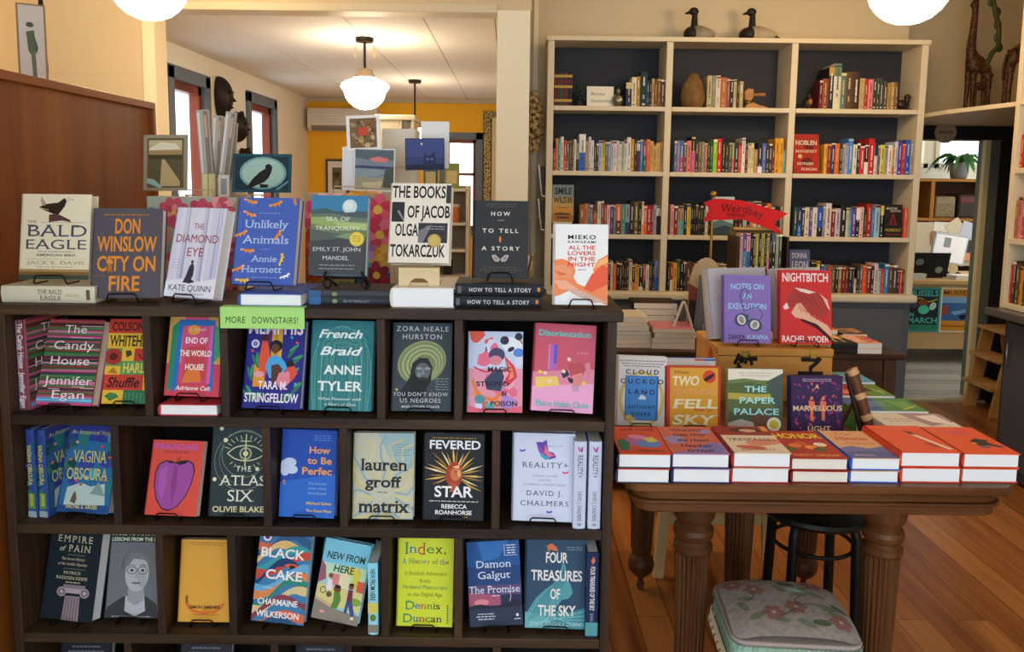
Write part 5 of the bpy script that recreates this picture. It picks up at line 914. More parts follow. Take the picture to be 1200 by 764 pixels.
ROWS = {
 (0, 0): (649.5, '522:5.3:37:old 343:5.3:37:old 5a2a22:5.3:37:old 223:5.5:37:old _66 2a3050:7:27:/c8b88a@-26 ded2b0:5.6:33 a8822f:4.6:34 1d3a38:8:39 34466a:3:29 2a2420:3:30 c0a070:2.6:32 6a4a30:4:31 7a5636:4:32 5f4028:4.6:31'),
 (0, 1): (828.5, 'b8a878:5.6:36 7f8a78:4.6:36 d9c4b0:5.4:36 a8683f:7.6:34 8f4a4a:4:33 2a2624:4.6:33 c8b890:3.6:32 3a332a:3.2:31 a89868:5:30'),
 (0, 2): (960, '6a2028:3.4:32 8f4430:7:34 28282c:6.2:47:/b8963f@-20 d9cfae:8.8:51:/6f7f5a@-28 5a7a6f:6:41 5f4430:8.6:42 48301f:8.6:42 b09a68:6:35 a8302c:4.6:35 dc7a7a:6:34 343c34:4.2:35 3c443a:4:36 38403a:4:35 4a442f:5:32 9a7a42:4.4:30 a88a50:4.6:31 7a5434:4:31'),
 (1, 0): (647.6, '8a3a2a:3.6:25 d88a4a:3:37 3a8a8a:3:36 d9d4c6:4:39 d04034:3.6:35 6a7068:3:34 5f4a38:3:35 5a463a:2.8:36 d8d4cc:3:36 9aa08a:4:34:/2a3028@62 e4e2dc:8:42:/3a68b8@50 b89a6a:3.4:34 c8c4d4:3.4:39 e0d8c8:3.6:35 3a3c38:3:32 4a4438:3:32 a8bcd4:4:35 c0b04a:4:35:/d8b820@54 6a6a70:3.4:34 7f8a9a:3.6:34 b4b4cc:3.6:35 e0d4c4:3.4:35 d8ccc0:3.4:35 e4dccf:3:34 9ab4a0:3.4:34 d8cfc4:3.4:35 e0dcd4:5:39 b8902c:4:37 3a3430:3.4:37 e0d4cc:4:35:/4a1f24@32 4a7ab8:4:37 8a4a52:4:35:/3a5a4a@50 d8603a:5:37 cfa860:4:35 c8a058:3.6:30 d4ae64:4:33 c09850:4:34'),
 (1, 1): (789.5, '5a6a8a:3.4:36 7a80a0:3.8:36 4a62a8:5:36:/b0407a@50 5a5434:4:34 dc7a72:5.6:36 22262a:5:41:/c85a7a@40 34363a:4:36 7a6052:4:35 8f8a6a:3.6:35 a86a64:4:34 24382a:3:36 2c4a30:4:37 7ec832:5:38 d0281f:6:39 202226:5:41 3a382f:4:34 4a5a48:4:35 8f9a88:3.2:34:/c85a4a@50 343028:5:34 c84840:4.4:34:/7a2a28@-8 e4e0d4:4.4:40 6a2a24:3.6:30 d8ccae:3.6:34 d8d48a:3.6:34 b07f60:5:27 26282e:5.6:34:/e8e8e8@78 5068b8:5:34 3a3230:3.8:34 4a383a:4:34 6a3a30:3.4:30 dc9a20:5.4:40 e0a428:5:40 6aa0a0:3:26'),
 (1, 2): (965, 'e0a83a:4:34 8a2a24:5:35 2a3a60:5:36 dc6a2a:5.6:35 2a3a34:3.4:36 8a8a84:3:34 a8a4c8:4:35 4a88c8:6:41 ddd6bc:5:34 34343a:4:36 cc2a28:5.6:33 26262a:5:35:/e0e0dc@60 c42828:7.4:41 d8d0b4:4.2:36:/2a2f50@-40 5a4a8a:3.2:33 d0cc4a:5.4:34 a89a8a:4:33 e4e0da:5.6:34 d8a070:3:32:/dc6a2a@70 c8d0dc:4:38 5a3f98:5:38 c42a34:4.4:36 2a58b8:6:40 8a8a98:3.4:37'),
 (2, 0): (679, '9a6a48:6:34 dc7a2c:4.4:35 4a8ac0:3:35 6a6a72:3.4:34 a85a30:6:34:/5a3420@-30 dfd4bc:4.6:38 7a6248:3.6:39 a04a4c:4:34 e0b8a8:4.4:34 4a3a98:4:35 6a7a6a:3.4:34 d8703a:6.6:35:/6a3428@55 4a8a80:6:35 8a9a9a:5.6:35:/2a3a6a@60 22261f:5:39 6a5628:6:38 24221f:4:36 e0d8c0:3:38:/dca050@70 d8622c:4.2:34 a82a34:5:34 8f2a3a:3:34 9a9aa8:4:35 d8cdb0:5.4:33:/1f1f1f@34'),
 (2, 1): (785.5, 'd8a098:4.4:35 8a2a30:5:34 9a9a8a:3.4:34 b89868:4.4:34:/4aa8b8@50 26241f:4:35 e4c030:5:36 22231f:3:35 2a2a26:3.2:36 1f211f:3:37 34342c:3:35 26261f:3.2:35 1f1f1f:3:37 d8d4c8:4:35 2c2c28:3:34 _31.5 1f1f20:5:39 5f2428:6.6:40 a8c0b8:5:36 24241f:4:35 d88a2c:4.6:34 ddccb8:10:40 2a2f2a:3.6:36 303028:3.6:36 dc7a30:5.2:38 6a7488:5:34 22221f:3.4:34 2a2a26:3.6:34 8a8a80:3:35'),
 (2, 2): (929.5, '2f4a4a:4.6:34 2a3a6a:4.6:34:/3060c0@60 34383c:4:34 ddd0b8:5.4:34 5a4a8a:3.8:34 e0d8c4:5.6:34 2a58c0:6.2:34:/1f1f24@68 84848a:3.4:36 dcccc4:7:39 7a2420:4.6:32:/d8b030@-8 c8b8c4:6:33 22221f:7:37 d8c8a8:3:34 7ab0a8:3.4:34 6448a0:5:33 24241f:4.6:34:/e8e4dc@-40 e0b8a8:4.6:35 4a2020:3.4:33 a02a20:6.6:39 3a80c8:3:32 9ac0d0:6.4:38 2a2a1f:4:37:/d0c04a@-30'),
 (3, 0): (654, '3a3a3a:5:33 5a4434:5:33 2a2f3a:5:34 6a6a64:5:33 4a2a24:5:32 343434:5:34 2a3a34:5:33 5f5040:5:33 3a302a:5:33 7a7468:5:34 44403a:3.4:34 dcd8d0:2.6:34 dc6a2c:4.6:31 2a2424:3.6:33 4a3434:3:33 26262a:3:34 34302c:3:33 3c3a38:3:33 dccab0:4:36 2a2624:3.4:30:/d8742a@68 d8a040:5:30 242424:5:29:/e0e0dc@84 c86a60:3.4:29:/242424@60 dccfb8:4.4:30 3a3c58:3.4:33 2a3450:3.4:33 8a98b8:5:35:/3a68b0@55'),
 (3, 1): (781.6, '2c2622:3:33 a83a24:3.4:33:/d8d0c0@60 d8a040:4.6:33 4a5a3a:3.4:36:/2a2a24@60 24201f:3.4:36 2a2422:3:35 5a4634:6:33 6a2a24:3:34 8a8880:5:32:/a89868@60 3a2a22:4:34 6a5a4c:3:32 4a3a30:3:32 aca8a4:3.4:32 5f4434:3.2:32 2c3048:3.4:35 4a3f38:3:30 dcccb0:4.6:32 e0d0b8:5:32'),
 (3, 2): (961, '5a4a80:3:34 3a7a88:4.4:33 2f3a28:6:32:/c84030@-14 4a6a50:4:32 3a2420:4:31 a07a48:4:31 6a201f:4:31 7f2a24:4.4:31 242c3a:3.6:31 2a3038:3:31 d8d4c4:2.6:17 342a28:3.4:31 6a5848:3.4:34 dc5030:5.4:33 7a3a28:4.6:32 4a2420:4:32 dcc4c0:5:35 a8c8d0:3.2:29 c43a30:4:29 2a80b8:5.4:35 5a4638:5:34 4a4038:5:34 3a2624:3:28 cc3c30:3:28 5a3a3a:3:28'),
}
# (3, 0) books hidden behind the white and coral book are left out; start at the first spine the photo shows
ROWS[(3, 0)] = (712, ' '.join(ROWS[(3, 0)][1].split()[10:]))
ENDS = {(0, 0): 785.5, (0, 1): 871, (0, 2): 1052, (1, 0): 783, (1, 1): 930, (1, 2): 1071, (2, 0): 779.5, (2, 1): 924.5, (2, 2): 1034.5, (3, 0): 775, (3, 2): 1060}
for (sh, bay), (px, txt) in ROWS.items():
    zs = BZ[sh + 1]; yline = [119, 197, 271, 337][sh]; k = 0; grp = 'spine out books on the ' + SHN[sh] + ' shelf, ' + BAYN[bay] + ' bay'
    toks = txt.split(); yb = BY0 + .022; pos = []
    for tk in toks:
        if tk[0] == '_': px += float(tk[1:]); continue
        p = tk.split(':'); pos.append((px, float(p[1]), float(p[2]), p[0], p[3] if len(p) > 3 else None)); px += float(p[1]) + .12
    lim = BX[bay + 1] - .0225; s0 = pos[0][0]; xe = atY(px, yline, yb).x; want = min(lim, atY(ENDS.get((sh, bay), px), yline, yb).x)
    x0_ = atY(s0, yline, yb).x; kf_ = (want - x0_) / (xe - x0_)
    for i, (px_, w, h, c, dc) in enumerate(pos):
        x = x0_ + (atY(px_ + w / 2, yline, yb).x - x0_) * kf_; wm = w * PXM * kf_ - .0004
        lab = '%s spine, %s from left, %s shelf, %s bay of white bookcase' % (cname(c), ORD[i], SHN[sh], BAYN[bay])
        spine_book(lab, x, yb + random.Random(i * 7 + sh).uniform(0, .006), zs, wm, min(h * PXM, .36), min(.2, max(.11, h * PXM * .68)), c if len(c) == 6 else ''.join(q * 2 for q in c), sh * 100 + bay * 37 + i, grp, dc)
# face-out books on the bookcase
def a_red(a): a.e(60, 30, 20, 16, '6a2018', 20); a.e(50, 72, 22, 16, '6a2018', -20); a.t('NOBLEN', 50, 22, 84, 11, 'e0d0b8', 1, 1); a.t('MANIFEST', 50, 44, 84, 7, 'd9b890', 1, 1); a.e(26, 57, 8, 8, 'd8b870'); a.t('KATHLEEN', 46, 76, 62, 6, 'e0d0b8', 1, 1); a.t('DUNCAN', 60, 90, 60, 6, 'e0d0b8', 1, 1)
def a_smile(a): a.r(0, 0, 100, 40, '7a8a88'); a.r(0, 34, 100, 62, 'b89a5a'); a.r(0, 60, 100, 100, 'c8903a'); a.P([(0, 80), (40, 74), (100, 84), (100, 100), (0, 100)], 'a8702a'); a.t('SMILE', 50, 17, 80, 17, '1f1f1f', 1, 0, .1); a.t('WILD30', 50, 42, 88, 15, '1f1f1f', 1); a.lines(20, 80, [62], 2, '5a4420', 1); a.lines(14, 86, [78, 88], 5, '3a2a18', 2)
def a_scape(a): a.r(0, 0, 100, 24, 'b8c8c8'); a.r(0, 24, 100, 60, 'a8b8ba'); a.P([(0, 68), (40, 60), (100, 72), (100, 100), (0, 100)], '5a7a80'); a.P([(0, 84), (60, 74), (100, 86), (100, 100), (0, 100)], '34484c'); a.lines(10, 90, [10], 4, '6a7a7a', 1)
def a_leon(a): a.t('DONNA', 50, 14, 74, 12, 'dcdce4', 0, 1); a.t('LEON', 52, 36, 80, 16, 'dcdce4', 0, 1); a.P([(10, 60), (90, 56), (90, 96), (10, 96)], '8a90b0'); a.lines(10, 90, [64, 72], 3, 'c0c4d8', 2)
def a_pyr(a): a.P([(46, 26), (50, 26), (70, 62), (28, 62)], '8f2a2a'); a.P([(46, 40), (52, 40), (60, 60), (38, 60)], '4a1a20'); a.t('MEXICAN', 40, 12, 60, 6, 'c8c0b0', 1); a.t('GOTHIC', 62, 20, 60, 5, 'c8c0b0', 1); a.t('MORENO', 48, 78, 88, 9, 'c8b030', 0, 0, .3); a.lines(14, 90, [90], 3, '8a2a24', 2)
FO = [('rust red face out book with pale lettering, second shelf, right bay', (930, 197), (961, 197), (945, 158), 1, 'a83024', '6a1f18', a_red, 9, 0), ('sand coloured face out book with black hand lettering on the third shelf', (647, 257), (672, 257), (660, 217), 2, 'c8a050', 'a8803a', a_smile, 6, .075), ('pale seascape face out book behind the red pennant flag', (834, 271), (860.5, 271), (848, 231), 2, 'b8c8c8', '6a7a80', a_scape, 6, 0), ('slate blue face out book with silver letters, bottom shelf, right bay', (925, 337), (949, 337), (937, 293), 3, '5a6488', '4a5270', a_leon, 7, 0), ('black face out book with a red pyramid, third shelf, right bay', (1036, 274), (1057, 274), (1047, 240), 2, '26221f', '26221f', a_pyr, 4, 0)]
for lab, bl, br, tp, sh, c, sp, f, ti, lift in FO: stand(lab, '', bl, br, tp, BY0 + .03, BZ[sh + 1] + lift + .0006, .024, ti, 3 if sh == 1 else 0, c, sp, f, ez=False)
b = MB(); b.box(-.058, .058, 0, .09, .0006, .074, M('d9c8a0', .6)); b.box(-.062, .062, -.003, .093, .066, .0745, M('e0d2ae', .6)); o = b.build('display_riser', None, .002); o.location = (atY(659, 264, BY0 + .03).x, BY0 + .022, BZ[3]); tag(o, 'small cream block riser under the sand coloured face out book', 'riser')
p = atY(1058, 274, BY0 + .03); spine_book('coral red spine beside the black pyramid book, third shelf, right bay', p.x + .012, BY0 + .03, BZ[3], .018, .185, .12, 'e0563c', 991, 'spine out books on the third shelf, right bay')
for i, (px, w, c) in enumerate(((951, 6, '26241f'), (957, 4, 'e0c030'))):
    p = atY(px, 337, BY0 + .03); spine_book(('black' if i == 0 else 'bright yellow') + ' spine right of the slate blue face out book', p.x + .012, BY0 + .045, BZ[4], w * PXM, .195, .13, c, 950 + i, 'spine out books on the fourth shelf, right bay')
# ornaments on the bookcase
def zx(px, py, sh): q = atY(px, py, BY0 + .07); return (q.x, BY0 + .07, BZ[sh + 1] + .0006 if sh >= 0 else BZ[0] + .0006)
pt = thing('leafy_ornament', 'small dark green leafy ornament beside the white handwritten card', 'ornament', zx(678.5, 118, 0)); LEAFD = M('2a3a2a', .5)
b = MB(); b.lathe([(.022, 0), (.026, .01), (.02, .03), (.012, .045)], M('2c2a24', .5), 14); b.build('base', pt, 0, 40)
b = MB(); q = random.Random(3)
for i in range(26): t = i * 2.4; h = .045 + i * .0034; r = .03 * (1 - i / 34); b.ell((r * math.cos(t), r * math.sin(t) * .7, h), (.011, .009, .008), LEAFD, 8, 6)
b.build('leaves', pt, 0, 60)
cs = thing('card_sign', 'white card with green handwriting standing on the top shelf of the bookcase', 'sign', zx(703.5, 119, 0))
b = MB(); b.T = Matrix.Rotation(R(-8), 4, 'X'); b.box(-.083, .083, 0, .002, 0, .128, M('ebe4d2', .7)); b.build('card', cs)
b = MB(); b.T = Matrix.Rotation(R(-8), 4, 'X'); a = Art(b, lambda u, v, k: (-.083 + u * .166, -.0003 - LAY * k, .128 * (1 - v)), .166 / .128); a.t('Books', 40, 36, 52, 14, '3a6a48', 0, 0, .25); a.t('Outstanding', 52, 70, 78, 14, '3a6a48', 0, 0, .25); b.build('handwriting', cs)
b = MB(); b.prism([(.003, 0), (.06, 0), (.018, .12)], -.01, .01, M('d8d0bc', .7), 'x'); b.build('strut', cs)
vs = thing('silver_vase', 'round tarnished silver vase with a short neck on the top shelf', 'vase', zx(724.5, 119, 0)); SIL = M('8f8878', .3, .9)
b = MB(); b.lathe([(.018, 0), (.022, .003), (.034, .015), (.042, .038), (.038, .06), (.022, .076), (.013, .084), (.012, .092), (.016, .096), (.013, .108), (.004, .118)], SIL, 28); b.build('body', vs, 0, 60)
jg = thing('clay_jar', 'tall brown clay jar with a narrow shoulder on the top shelf, middle bay', 'jar', zx(811.5, 119, 0)); CLAY = NOISE('brown_clay', ['5f4426', '77572f', '8a683a'], 14, .6)
b = MB(); b.lathe([(.05, 0), (.062, .01), (.074, .045), (.075, .075), (.068, .115), (.054, .155), (.04, .182), (.032, .192), (.034, .197), (.030, .204), (.012, .21)], CLAY, 32); b.build('body', jg, 0, 60)
wb = thing('wooden_bookend', 'carved light wooden bookend with a round peg at the end of the middle top shelf', 'bookend', zx(877, 120, 0)); WBM = WOOD('light_carved_wood', ['8a5a2a', 'a8743a', 'b8864a'], 'x', 6)
b = MB(); b.prism([(-.03, .0), (.125, .0), (.10, .012), (.06, .02), (.02, .038), (-.02, .022)], -.03, .03, WBM, 'y'); b.build('wedge_base', wb, .004)
b = MB(); b.prism([(-.03, .05), (.012, .045), (.026, .07), (.022, .118), (-.012, .122), (-.034, .1)], -.026, .026, WBM, 'y'); b.tube([(.0, 0, .03), (.0, 0, .06)], .014, WBM); b.build('block', wb, .004)
b = MB(); b.tube([(.024, 0, .085), (.062, 0, .086)], .009, WBM); b.ell((.082, 0, .086), (.026, .014, .012), WBM, 14, 10); b.build('peg', wb, 0, 60)
fg = thing('dark_figurine', 'small dark crouching figurine with an amber patch at the left of the top right shelf', 'figurine', zx(946, 120, 0)); DKF = NOISE('dark_glaze', ['1c1412', '2f201a', '5f3a20'], 22, .35)
b = MB(); b.ell((0, 0, .035), (.03, .03, .036), DKF, 16, 10, -.034); b.ell((.008, -.005, .078), (.018, .018, .02), DKF, 14, 10); b.build('body', fg, 0, 60); b = MB(); b.ell((.01, -.022, .045), (.014, .012, .02), M('a8702a', .4), 12, 8); b.build('amber_patch', fg, 0, 60)
db = thing('duck_bookend', 'dark glazed duck bookend with a red brown base at the right of the top shelf', 'bookend', zx(1058.8, 120, 0))
b = MB(); b.box(-.05, .045, -.03, .03, 0, .008, M('5a241c', .4)); b.build('base', db, .002)
b = MB(); b.ell((-.005, 0, .036), (.042, .024, .03), DKF, 18, 12, -.0275); b.tube([(.018, 0, .045), (.022, 0, .075)], .016, DKF, 12); b.ell((.022, 0, .083), (.02, .017, .018), DKF, 14, 10); b.build('body', db, 0, 60); b = MB(); b.lathe([(.008, 0), (.004, .016), (.001, .02)], M('a8702a', .4), 8); o = b.build('bill', db); o.location = (.036, 0, .082); o.rotation_euler = (0, R(100), 0)
# two goose decoys on top
for k, (px, lab, ln) in enumerate(((820, 'left goose decoy with black neck and grey brown body on top of the bookcase', .098), (889, 'right goose decoy with black neck and pale rear body on top of the bookcase', .118))):
    g = thing('goose_decoy', lab, 'decoy', zx(px, 42, -1), 0, 'goose decoys on the bookcase'); DB = M('1f1c18', .45); PB = NOISE('decoy_grey%d' % k, ['6a6254', '857a66', '978c78'], 12, .6) if k == 0 else NOISE('decoy_pale', ['8a7a62', 'a08f74', 'b0a084'], 10, .6)
    sh = lambda q: Vector((q.x * (1 if q.x < 0 else 1.0), q.y * (1 - .25 * max(0, q.x)), q.z * (1 - .35 * max(0, q.x))))
    b = MB(); b.ell((0, 0, .03), (ln, .055, .052), PB, 28, 16, -.03, sh); o = b.build('body', g, 0, 60)
    b = MB(); b.ell((-ln * .52, 0, .0301), (ln * .50, .0555, .047), DB, 24, 14, -.0301); b.build('breast', g, 0, 60)
    b = MB(); b.tube([(ln * -.42, 0, .05), (-ln * .36, 0, .085), (-ln * .36, 0, .12), (-ln * .36, 0, .155)], .024, DB, 14, r1=.016); b.ell((-ln * .42, 0, .166), (.030, .021, .025), DB, 16, 12); b.build('neck_and_head', g, 0, 60)
    b = MB(); b.lathe([(.011, 0), (.008, .018), (.003, .034)], M('141210', .4), 10); o = b.build('bill', g, 0, 60); o.location = (-ln * .42 - .022, 0, .162); o.rotation_euler = (0, R(-108), 0)
    if k: b = MB(); b.prism([(ln * .8, .03), (ln * 1.12, .008), (ln * .8, .01)], -.02, .02, DB, 'y'); b.build('tail', g)
# ---------------------------------------------------------------- long dark chest behind the table
CHW = WOOD('chest_wood', ['2a170c', '3d2413', '52321c'], 'x', 5, .4); CHZ = WOOD('chest_panel', ['341d10', '4a2c18', '5c3a22'], 'z', 5, .45)
ch = thing('low_chest', 'long low dark wooden chest between the oak table and the bookcase', 'chest', (1.13, 4.05, 0)); CZ = .72
b = MB(); b.box(-.73, .79, -.36, .36, CZ - .028, CZ, CHW); b.build('top_board', ch, .006)
b = MB(); b.box(-.70, .75, -.32, .34, .06, CZ - .028, CHZ); b.build('body', ch, .003)
for x in (-.71, .70): b = MB(); b.box(x, x + .06, -.335, -.27, 0, CZ - .028, CHZ); b.build('corner_post', ch, .004)
b = MB(); b.box(-.64, .70, -.328, -.32, .14, CZ - .10, CHW); b.build('front_panel', ch, .003)
def pile(x, y, z, spec, grp=None, ang=0):
    q = random.Random(int(x * 1000)); 
    for i, (lab, w, h, t, c, sp) in enumerate(spec):
        flat(lab, (x + q.uniform(-.008, .008), y + q.uniform(-.004, .004), z), w, h, t - .0006, ang + q.uniform(-3, 3), c, sp, hard=False, pages=PAGE); z += t
    return z
pl = lambda px, py, z: atZ(px, py, z)
z = pile(.60, 3.90, CZ + .0006, [('peach paperback at the bottom of the left stack on the chest', .20, .26, .022, 'd8a888', 'b88a6a'), ('pale grey paperback in the left stack on the chest, above the peach one', .20, .25, .022, 'b8bcc0', 'a8acb0'), ('white paperback in the middle of the left stack on the chest', .19, .25, .02, 'd8d8d4', 'c8c8c4'), ('slate blue paperback in the left stack on the chest', .18, .24, .018, '5a6470', '4a5460'), ('light grey paperback under the salmon one on the chest', .17, .24, .024, 'c8c8cc', 'b0b0b4'), ('salmon paperback near the top of the left stack on the chest', .17, .23, .02, 'd8946a', 'c8845a'), ('speckled cream paperback crowning the left stack on the chest', .16, .23, .026, 'cfc6b0', 'bfb6a0')])
z2 = pile(.805, 3.86, CZ + .0006, [('cream paperback at the bottom of the right hand stack on the chest', .215, .22, .028, 'c8bc94', 'b8ac84'), ('olive edged paperback in the right hand stack on the chest', .215, .22, .028, '8a8a4a', 'a8a070'), ('pale paperback second from the top of the right hand stack', .21, .22, .026, 'c0b890', 'b0a880'), ('pink covered paperback on top of the right hand stack on the chest', .205, .22, .020, 'c87a88', 'b0a880')])
z3 = pile(.76, 4.13, CZ + .0006, [('thick closed box volume low behind the stacks on the chest', .22, .2, .06, '5a4a3a', '4a3a2a'), ('thick grey volume behind the stacks on the chest', .22, .2, .06, '6a6658', '5a5648'), ('black edged cream book high behind the stacks', .22, .2, .035, 'b8ae8c', '2a241c'), ('black brown book topmost behind the stacks on the chest', .23, .2, .03, '3a2a1c', '1f1a16')])
ts = thing('folded_card', 'narrow white folded card standing like a tent on the pink paperback', 'card', (.855, 3.80, z2 + .001))
b = MB(); b.tube([(-.045, 0, .002), (-.004, 0, .125)], .007, M('dcd8d0', .6), 6); b.tube([(.045, 0, .002), (.004, 0, .125)], .007, M('c8c4bc', .6), 6); b.tube([(-.006, 0, .122), (.006, 0, .122)], .008, M('dcd8d0', .6), 6); b.build('card', ts)
# leaning upright books by the kraft paper fan
for i, (lab, x, t, h, c, ye) in enumerate((('dull blue grey book leaning left of the kraft paper fan', .95, .026, .30, '6a7688', 3.80), ('dark grey book standing between the blue books on the chest', 1.005, .02, .27, '3a3c40', 3.80), ('bright blue book standing left of the purple pendant book', 1.036, .03, .24, '3a5aa0', 3.80))):
    spine_book(lab, x, ye, CZ, t, h + .05, .14, c, 700 + i, 'upright books on the chest', None, 4 if i == 0 else 0)
kf = thing('paper_fan', 'round topped kraft paper card rising behind the purple book', 'card', (1.01, 3.985, CZ)); KR = M('b8a684', .7)
b = MB(); b.prism([(-.10, 0), (.07, 0), (.07, .36), (.055, .40), (.03, .425), (0, .435), (-.03, .425), (-.065, .39), (-.085, .33)], 0, .012, KR, 'y'); b.build('card', kf, .003)
b = MB(); b.prism([(-.09, 0), (-.02, 0), (-.02, .26), (-.09, .30)], -.02, -.004, M('8a4a48', .6), 'y'); b.prism([(-.09, 0), (-.02, 0), (-.02, .20), (-.09, .22)], -.024, -.02, M('3f3a3c', .6), 'y'); b.build('red_label', kf)
# raised crate with a row of dark paperbacks, pennant flag
cr = thing('book_crate', 'dark upright wooden crate holding a row of paperbacks behind the box', 'crate', (1.30, 4.08, CZ)); zc = .375
b = MB(); b.box(-.13, .13, -.08, .10, 0, zc - .012, CHZ); b.build('plinth', cr); b = MB(); b.box(-.135, .135, -.085, .105, zc - .012, zc, CHW); b.build('tray', cr, .002)
for s in (-1, 1): b = MB(); b.box(s * .13 - .005, s * .13 + .005, -.08, .10, zc, zc + .17, CHW); b.build('side_panel', cr, .002)
b = MB(); b.box(-.125, .125, .09, .10, zc, zc + .21, M('a8824a', .5)); b.box(-.125, .125, .02, .09, zc + .198, zc + .21, M('b8925a', .5)); b.build('back_panel', cr, .002)
x = 1.182; 
for i, (c, t, dc) in enumerate((('d8b0a0', .014, None), ('6a4a90', .02, '/4a8ab0@50'), ('e0a8b0', .019, '/3a6a9a@50'), ('26241f', .013, None), ('2c2a20', .013, None), ('a8a050', .017, None), ('2a2620', .014, None), ('b0a858', .017, None), ('24221e', .013, None), ('c8b060', .012, '/d08a9a@70'), ('2a2622', .014, None), ('5a6a80', .018, '/2a2620@30'), ('8a9a80', .017, None), ('3a4a44', .016, None))):
    spine_book('%s paperback, %s from left, in the small crate below the pennant' % (cname(c), ORD[i]), x + t / 2, 4.0, CZ + zc, t - .0005, .185, .085, c, 600 + i, 'paperbacks in the small crate', dc); x += t
fl = thing('pennant_flag', 'red swallowtail pennant flag with dark lettering on a brass pole', 'flag', (atY(831, 330, 4.12).x, 4.12, CZ)); BR = M('a8843f', .3, .8)
tip = atY(836, 230, 4.12) - Vector((fl.location.x, 4.12, CZ)); b = MB(); b.lathe([(.04, 0), (.04, .012), (.014, .02), (.012, .05)], CHW, 20); b.build('foot', fl, 0, 40)
b = MB(); b.tube([(0, 0, .02), tuple(tip)], .0075, BR, 10); b.ell((tip.x, 0, tip.z + .01), (.018, .018, .018), BR, 16, 10); b.build('pole', fl, 0, 60)
FR = M('c8181a', .55); fz = tip.z - .035; dz = -.135
top = [(-.055, .0, -.035), (0, .01, -.012), (.04, .012, -.012), (.15, .0, -.02), (.26, .02, -.05), (.385, .03, -.085)]
mid = [(-.02, .0, -.065), (0, .01, -.07), (.04, .012, -.075), (.15, .0, -.08), (.25, .02, -.10), (.315, .026, -.135)]
bot = [(-.05, .0, -.135), (0, .01, -.125), (.04, .012, -.125), (.15, .0, -.118), (.26, .02, -.155), (.37, .03, -.20)]
b = MB(); pp = [(p[0], -p[1] - .011, p[2]) for p in top + mid + bot] + [(p[0], -p[1] - .0095, p[2]) for p in top + mid + bot]; fs = []
for i in range(5):
    for r in (0, 6): fs.append((i + r, i + r + 6, i + r + 7, i + r + 1)); fs.append((i + r + 18, i + r + 19, i + r + 25, i + r + 24))
b.add(pp, fs, FR); o = b.build('pennant', fl, 0, 60); o.location = (tip.x, 0, tip.z)
b = MB()
def flagmap(u, v, k):
    x = .03 + u * .24; i = 2 if x < .15 else 3
    f = (x - top[i][0]) / (top[i + 1][0] - top[i][0]); y = top[i][1] + f * (top[i + 1][1] - top[i][1]); zt = top[i][2] + f * (top[i + 1][2] - top[i][2]); zb = bot[i][2] + f * (bot[i + 1][2] - bot[i][2])
    return (x, -y - .013 - .00005 * k, zt + (zb - zt) * v)
a = Art(b, flagmap, .24 / .12); a.t('Weirdbey', 48, 42, 92, 40, '4a0e12', 0, 0, .15); a.r(16, 68, 58, 78, '8f1418'); o = b.build('lettering', fl); o.location = (tip.x, 0, tip.z)
# right hand end of the chest
def fcx(c1, c2): return lambda a: (a.P([(0, 0), (60, 0), (40, 100), (0, 100)], c1), a.P([(50, 20), (100, 10), (100, 70), (60, 90)], c2), a.lines(10, 90, [30, 60], 6, 'e8d8b0', 3))
for i, (x, y, w, h, n, c, c1, c2, lab, sp) in enumerate(((1.60, 4.02, .15, .22, 3, 'c86a34', 'd87a3a', '8a2a24', 'orange and red paperback on the chest right of the red book', '4a2a20'), (1.62, 3.80, .21, .13, 2, '2a2622', '3a322a', 'c8a040', 'black paperback with gold on the front of the chest', '24211e'), (1.74, 3.80, .13, .20, 2, 'd89a80', 'e0a890', 'b85a4a', 'pink salmon paperback pair front on the chest', 'd89a88'), (1.775, 4.03, .13, .19, 2, '4a342a', '6a4a3a', 'a87a50', 'brown paperback at the right end of the chest', '3a2820'))):
    for k in range(n): flat((lab if k == n - 1 else ORD[k] + ' copy from the bottom under the ' + ' '.join(lab.split()[:4])), (x, y, CZ + .0006 + k * .026), w, h, .0254, (90 if i == 1 else 0), c, sp, fcx(c1, c2) if k == n - 1 else None, hard=False)
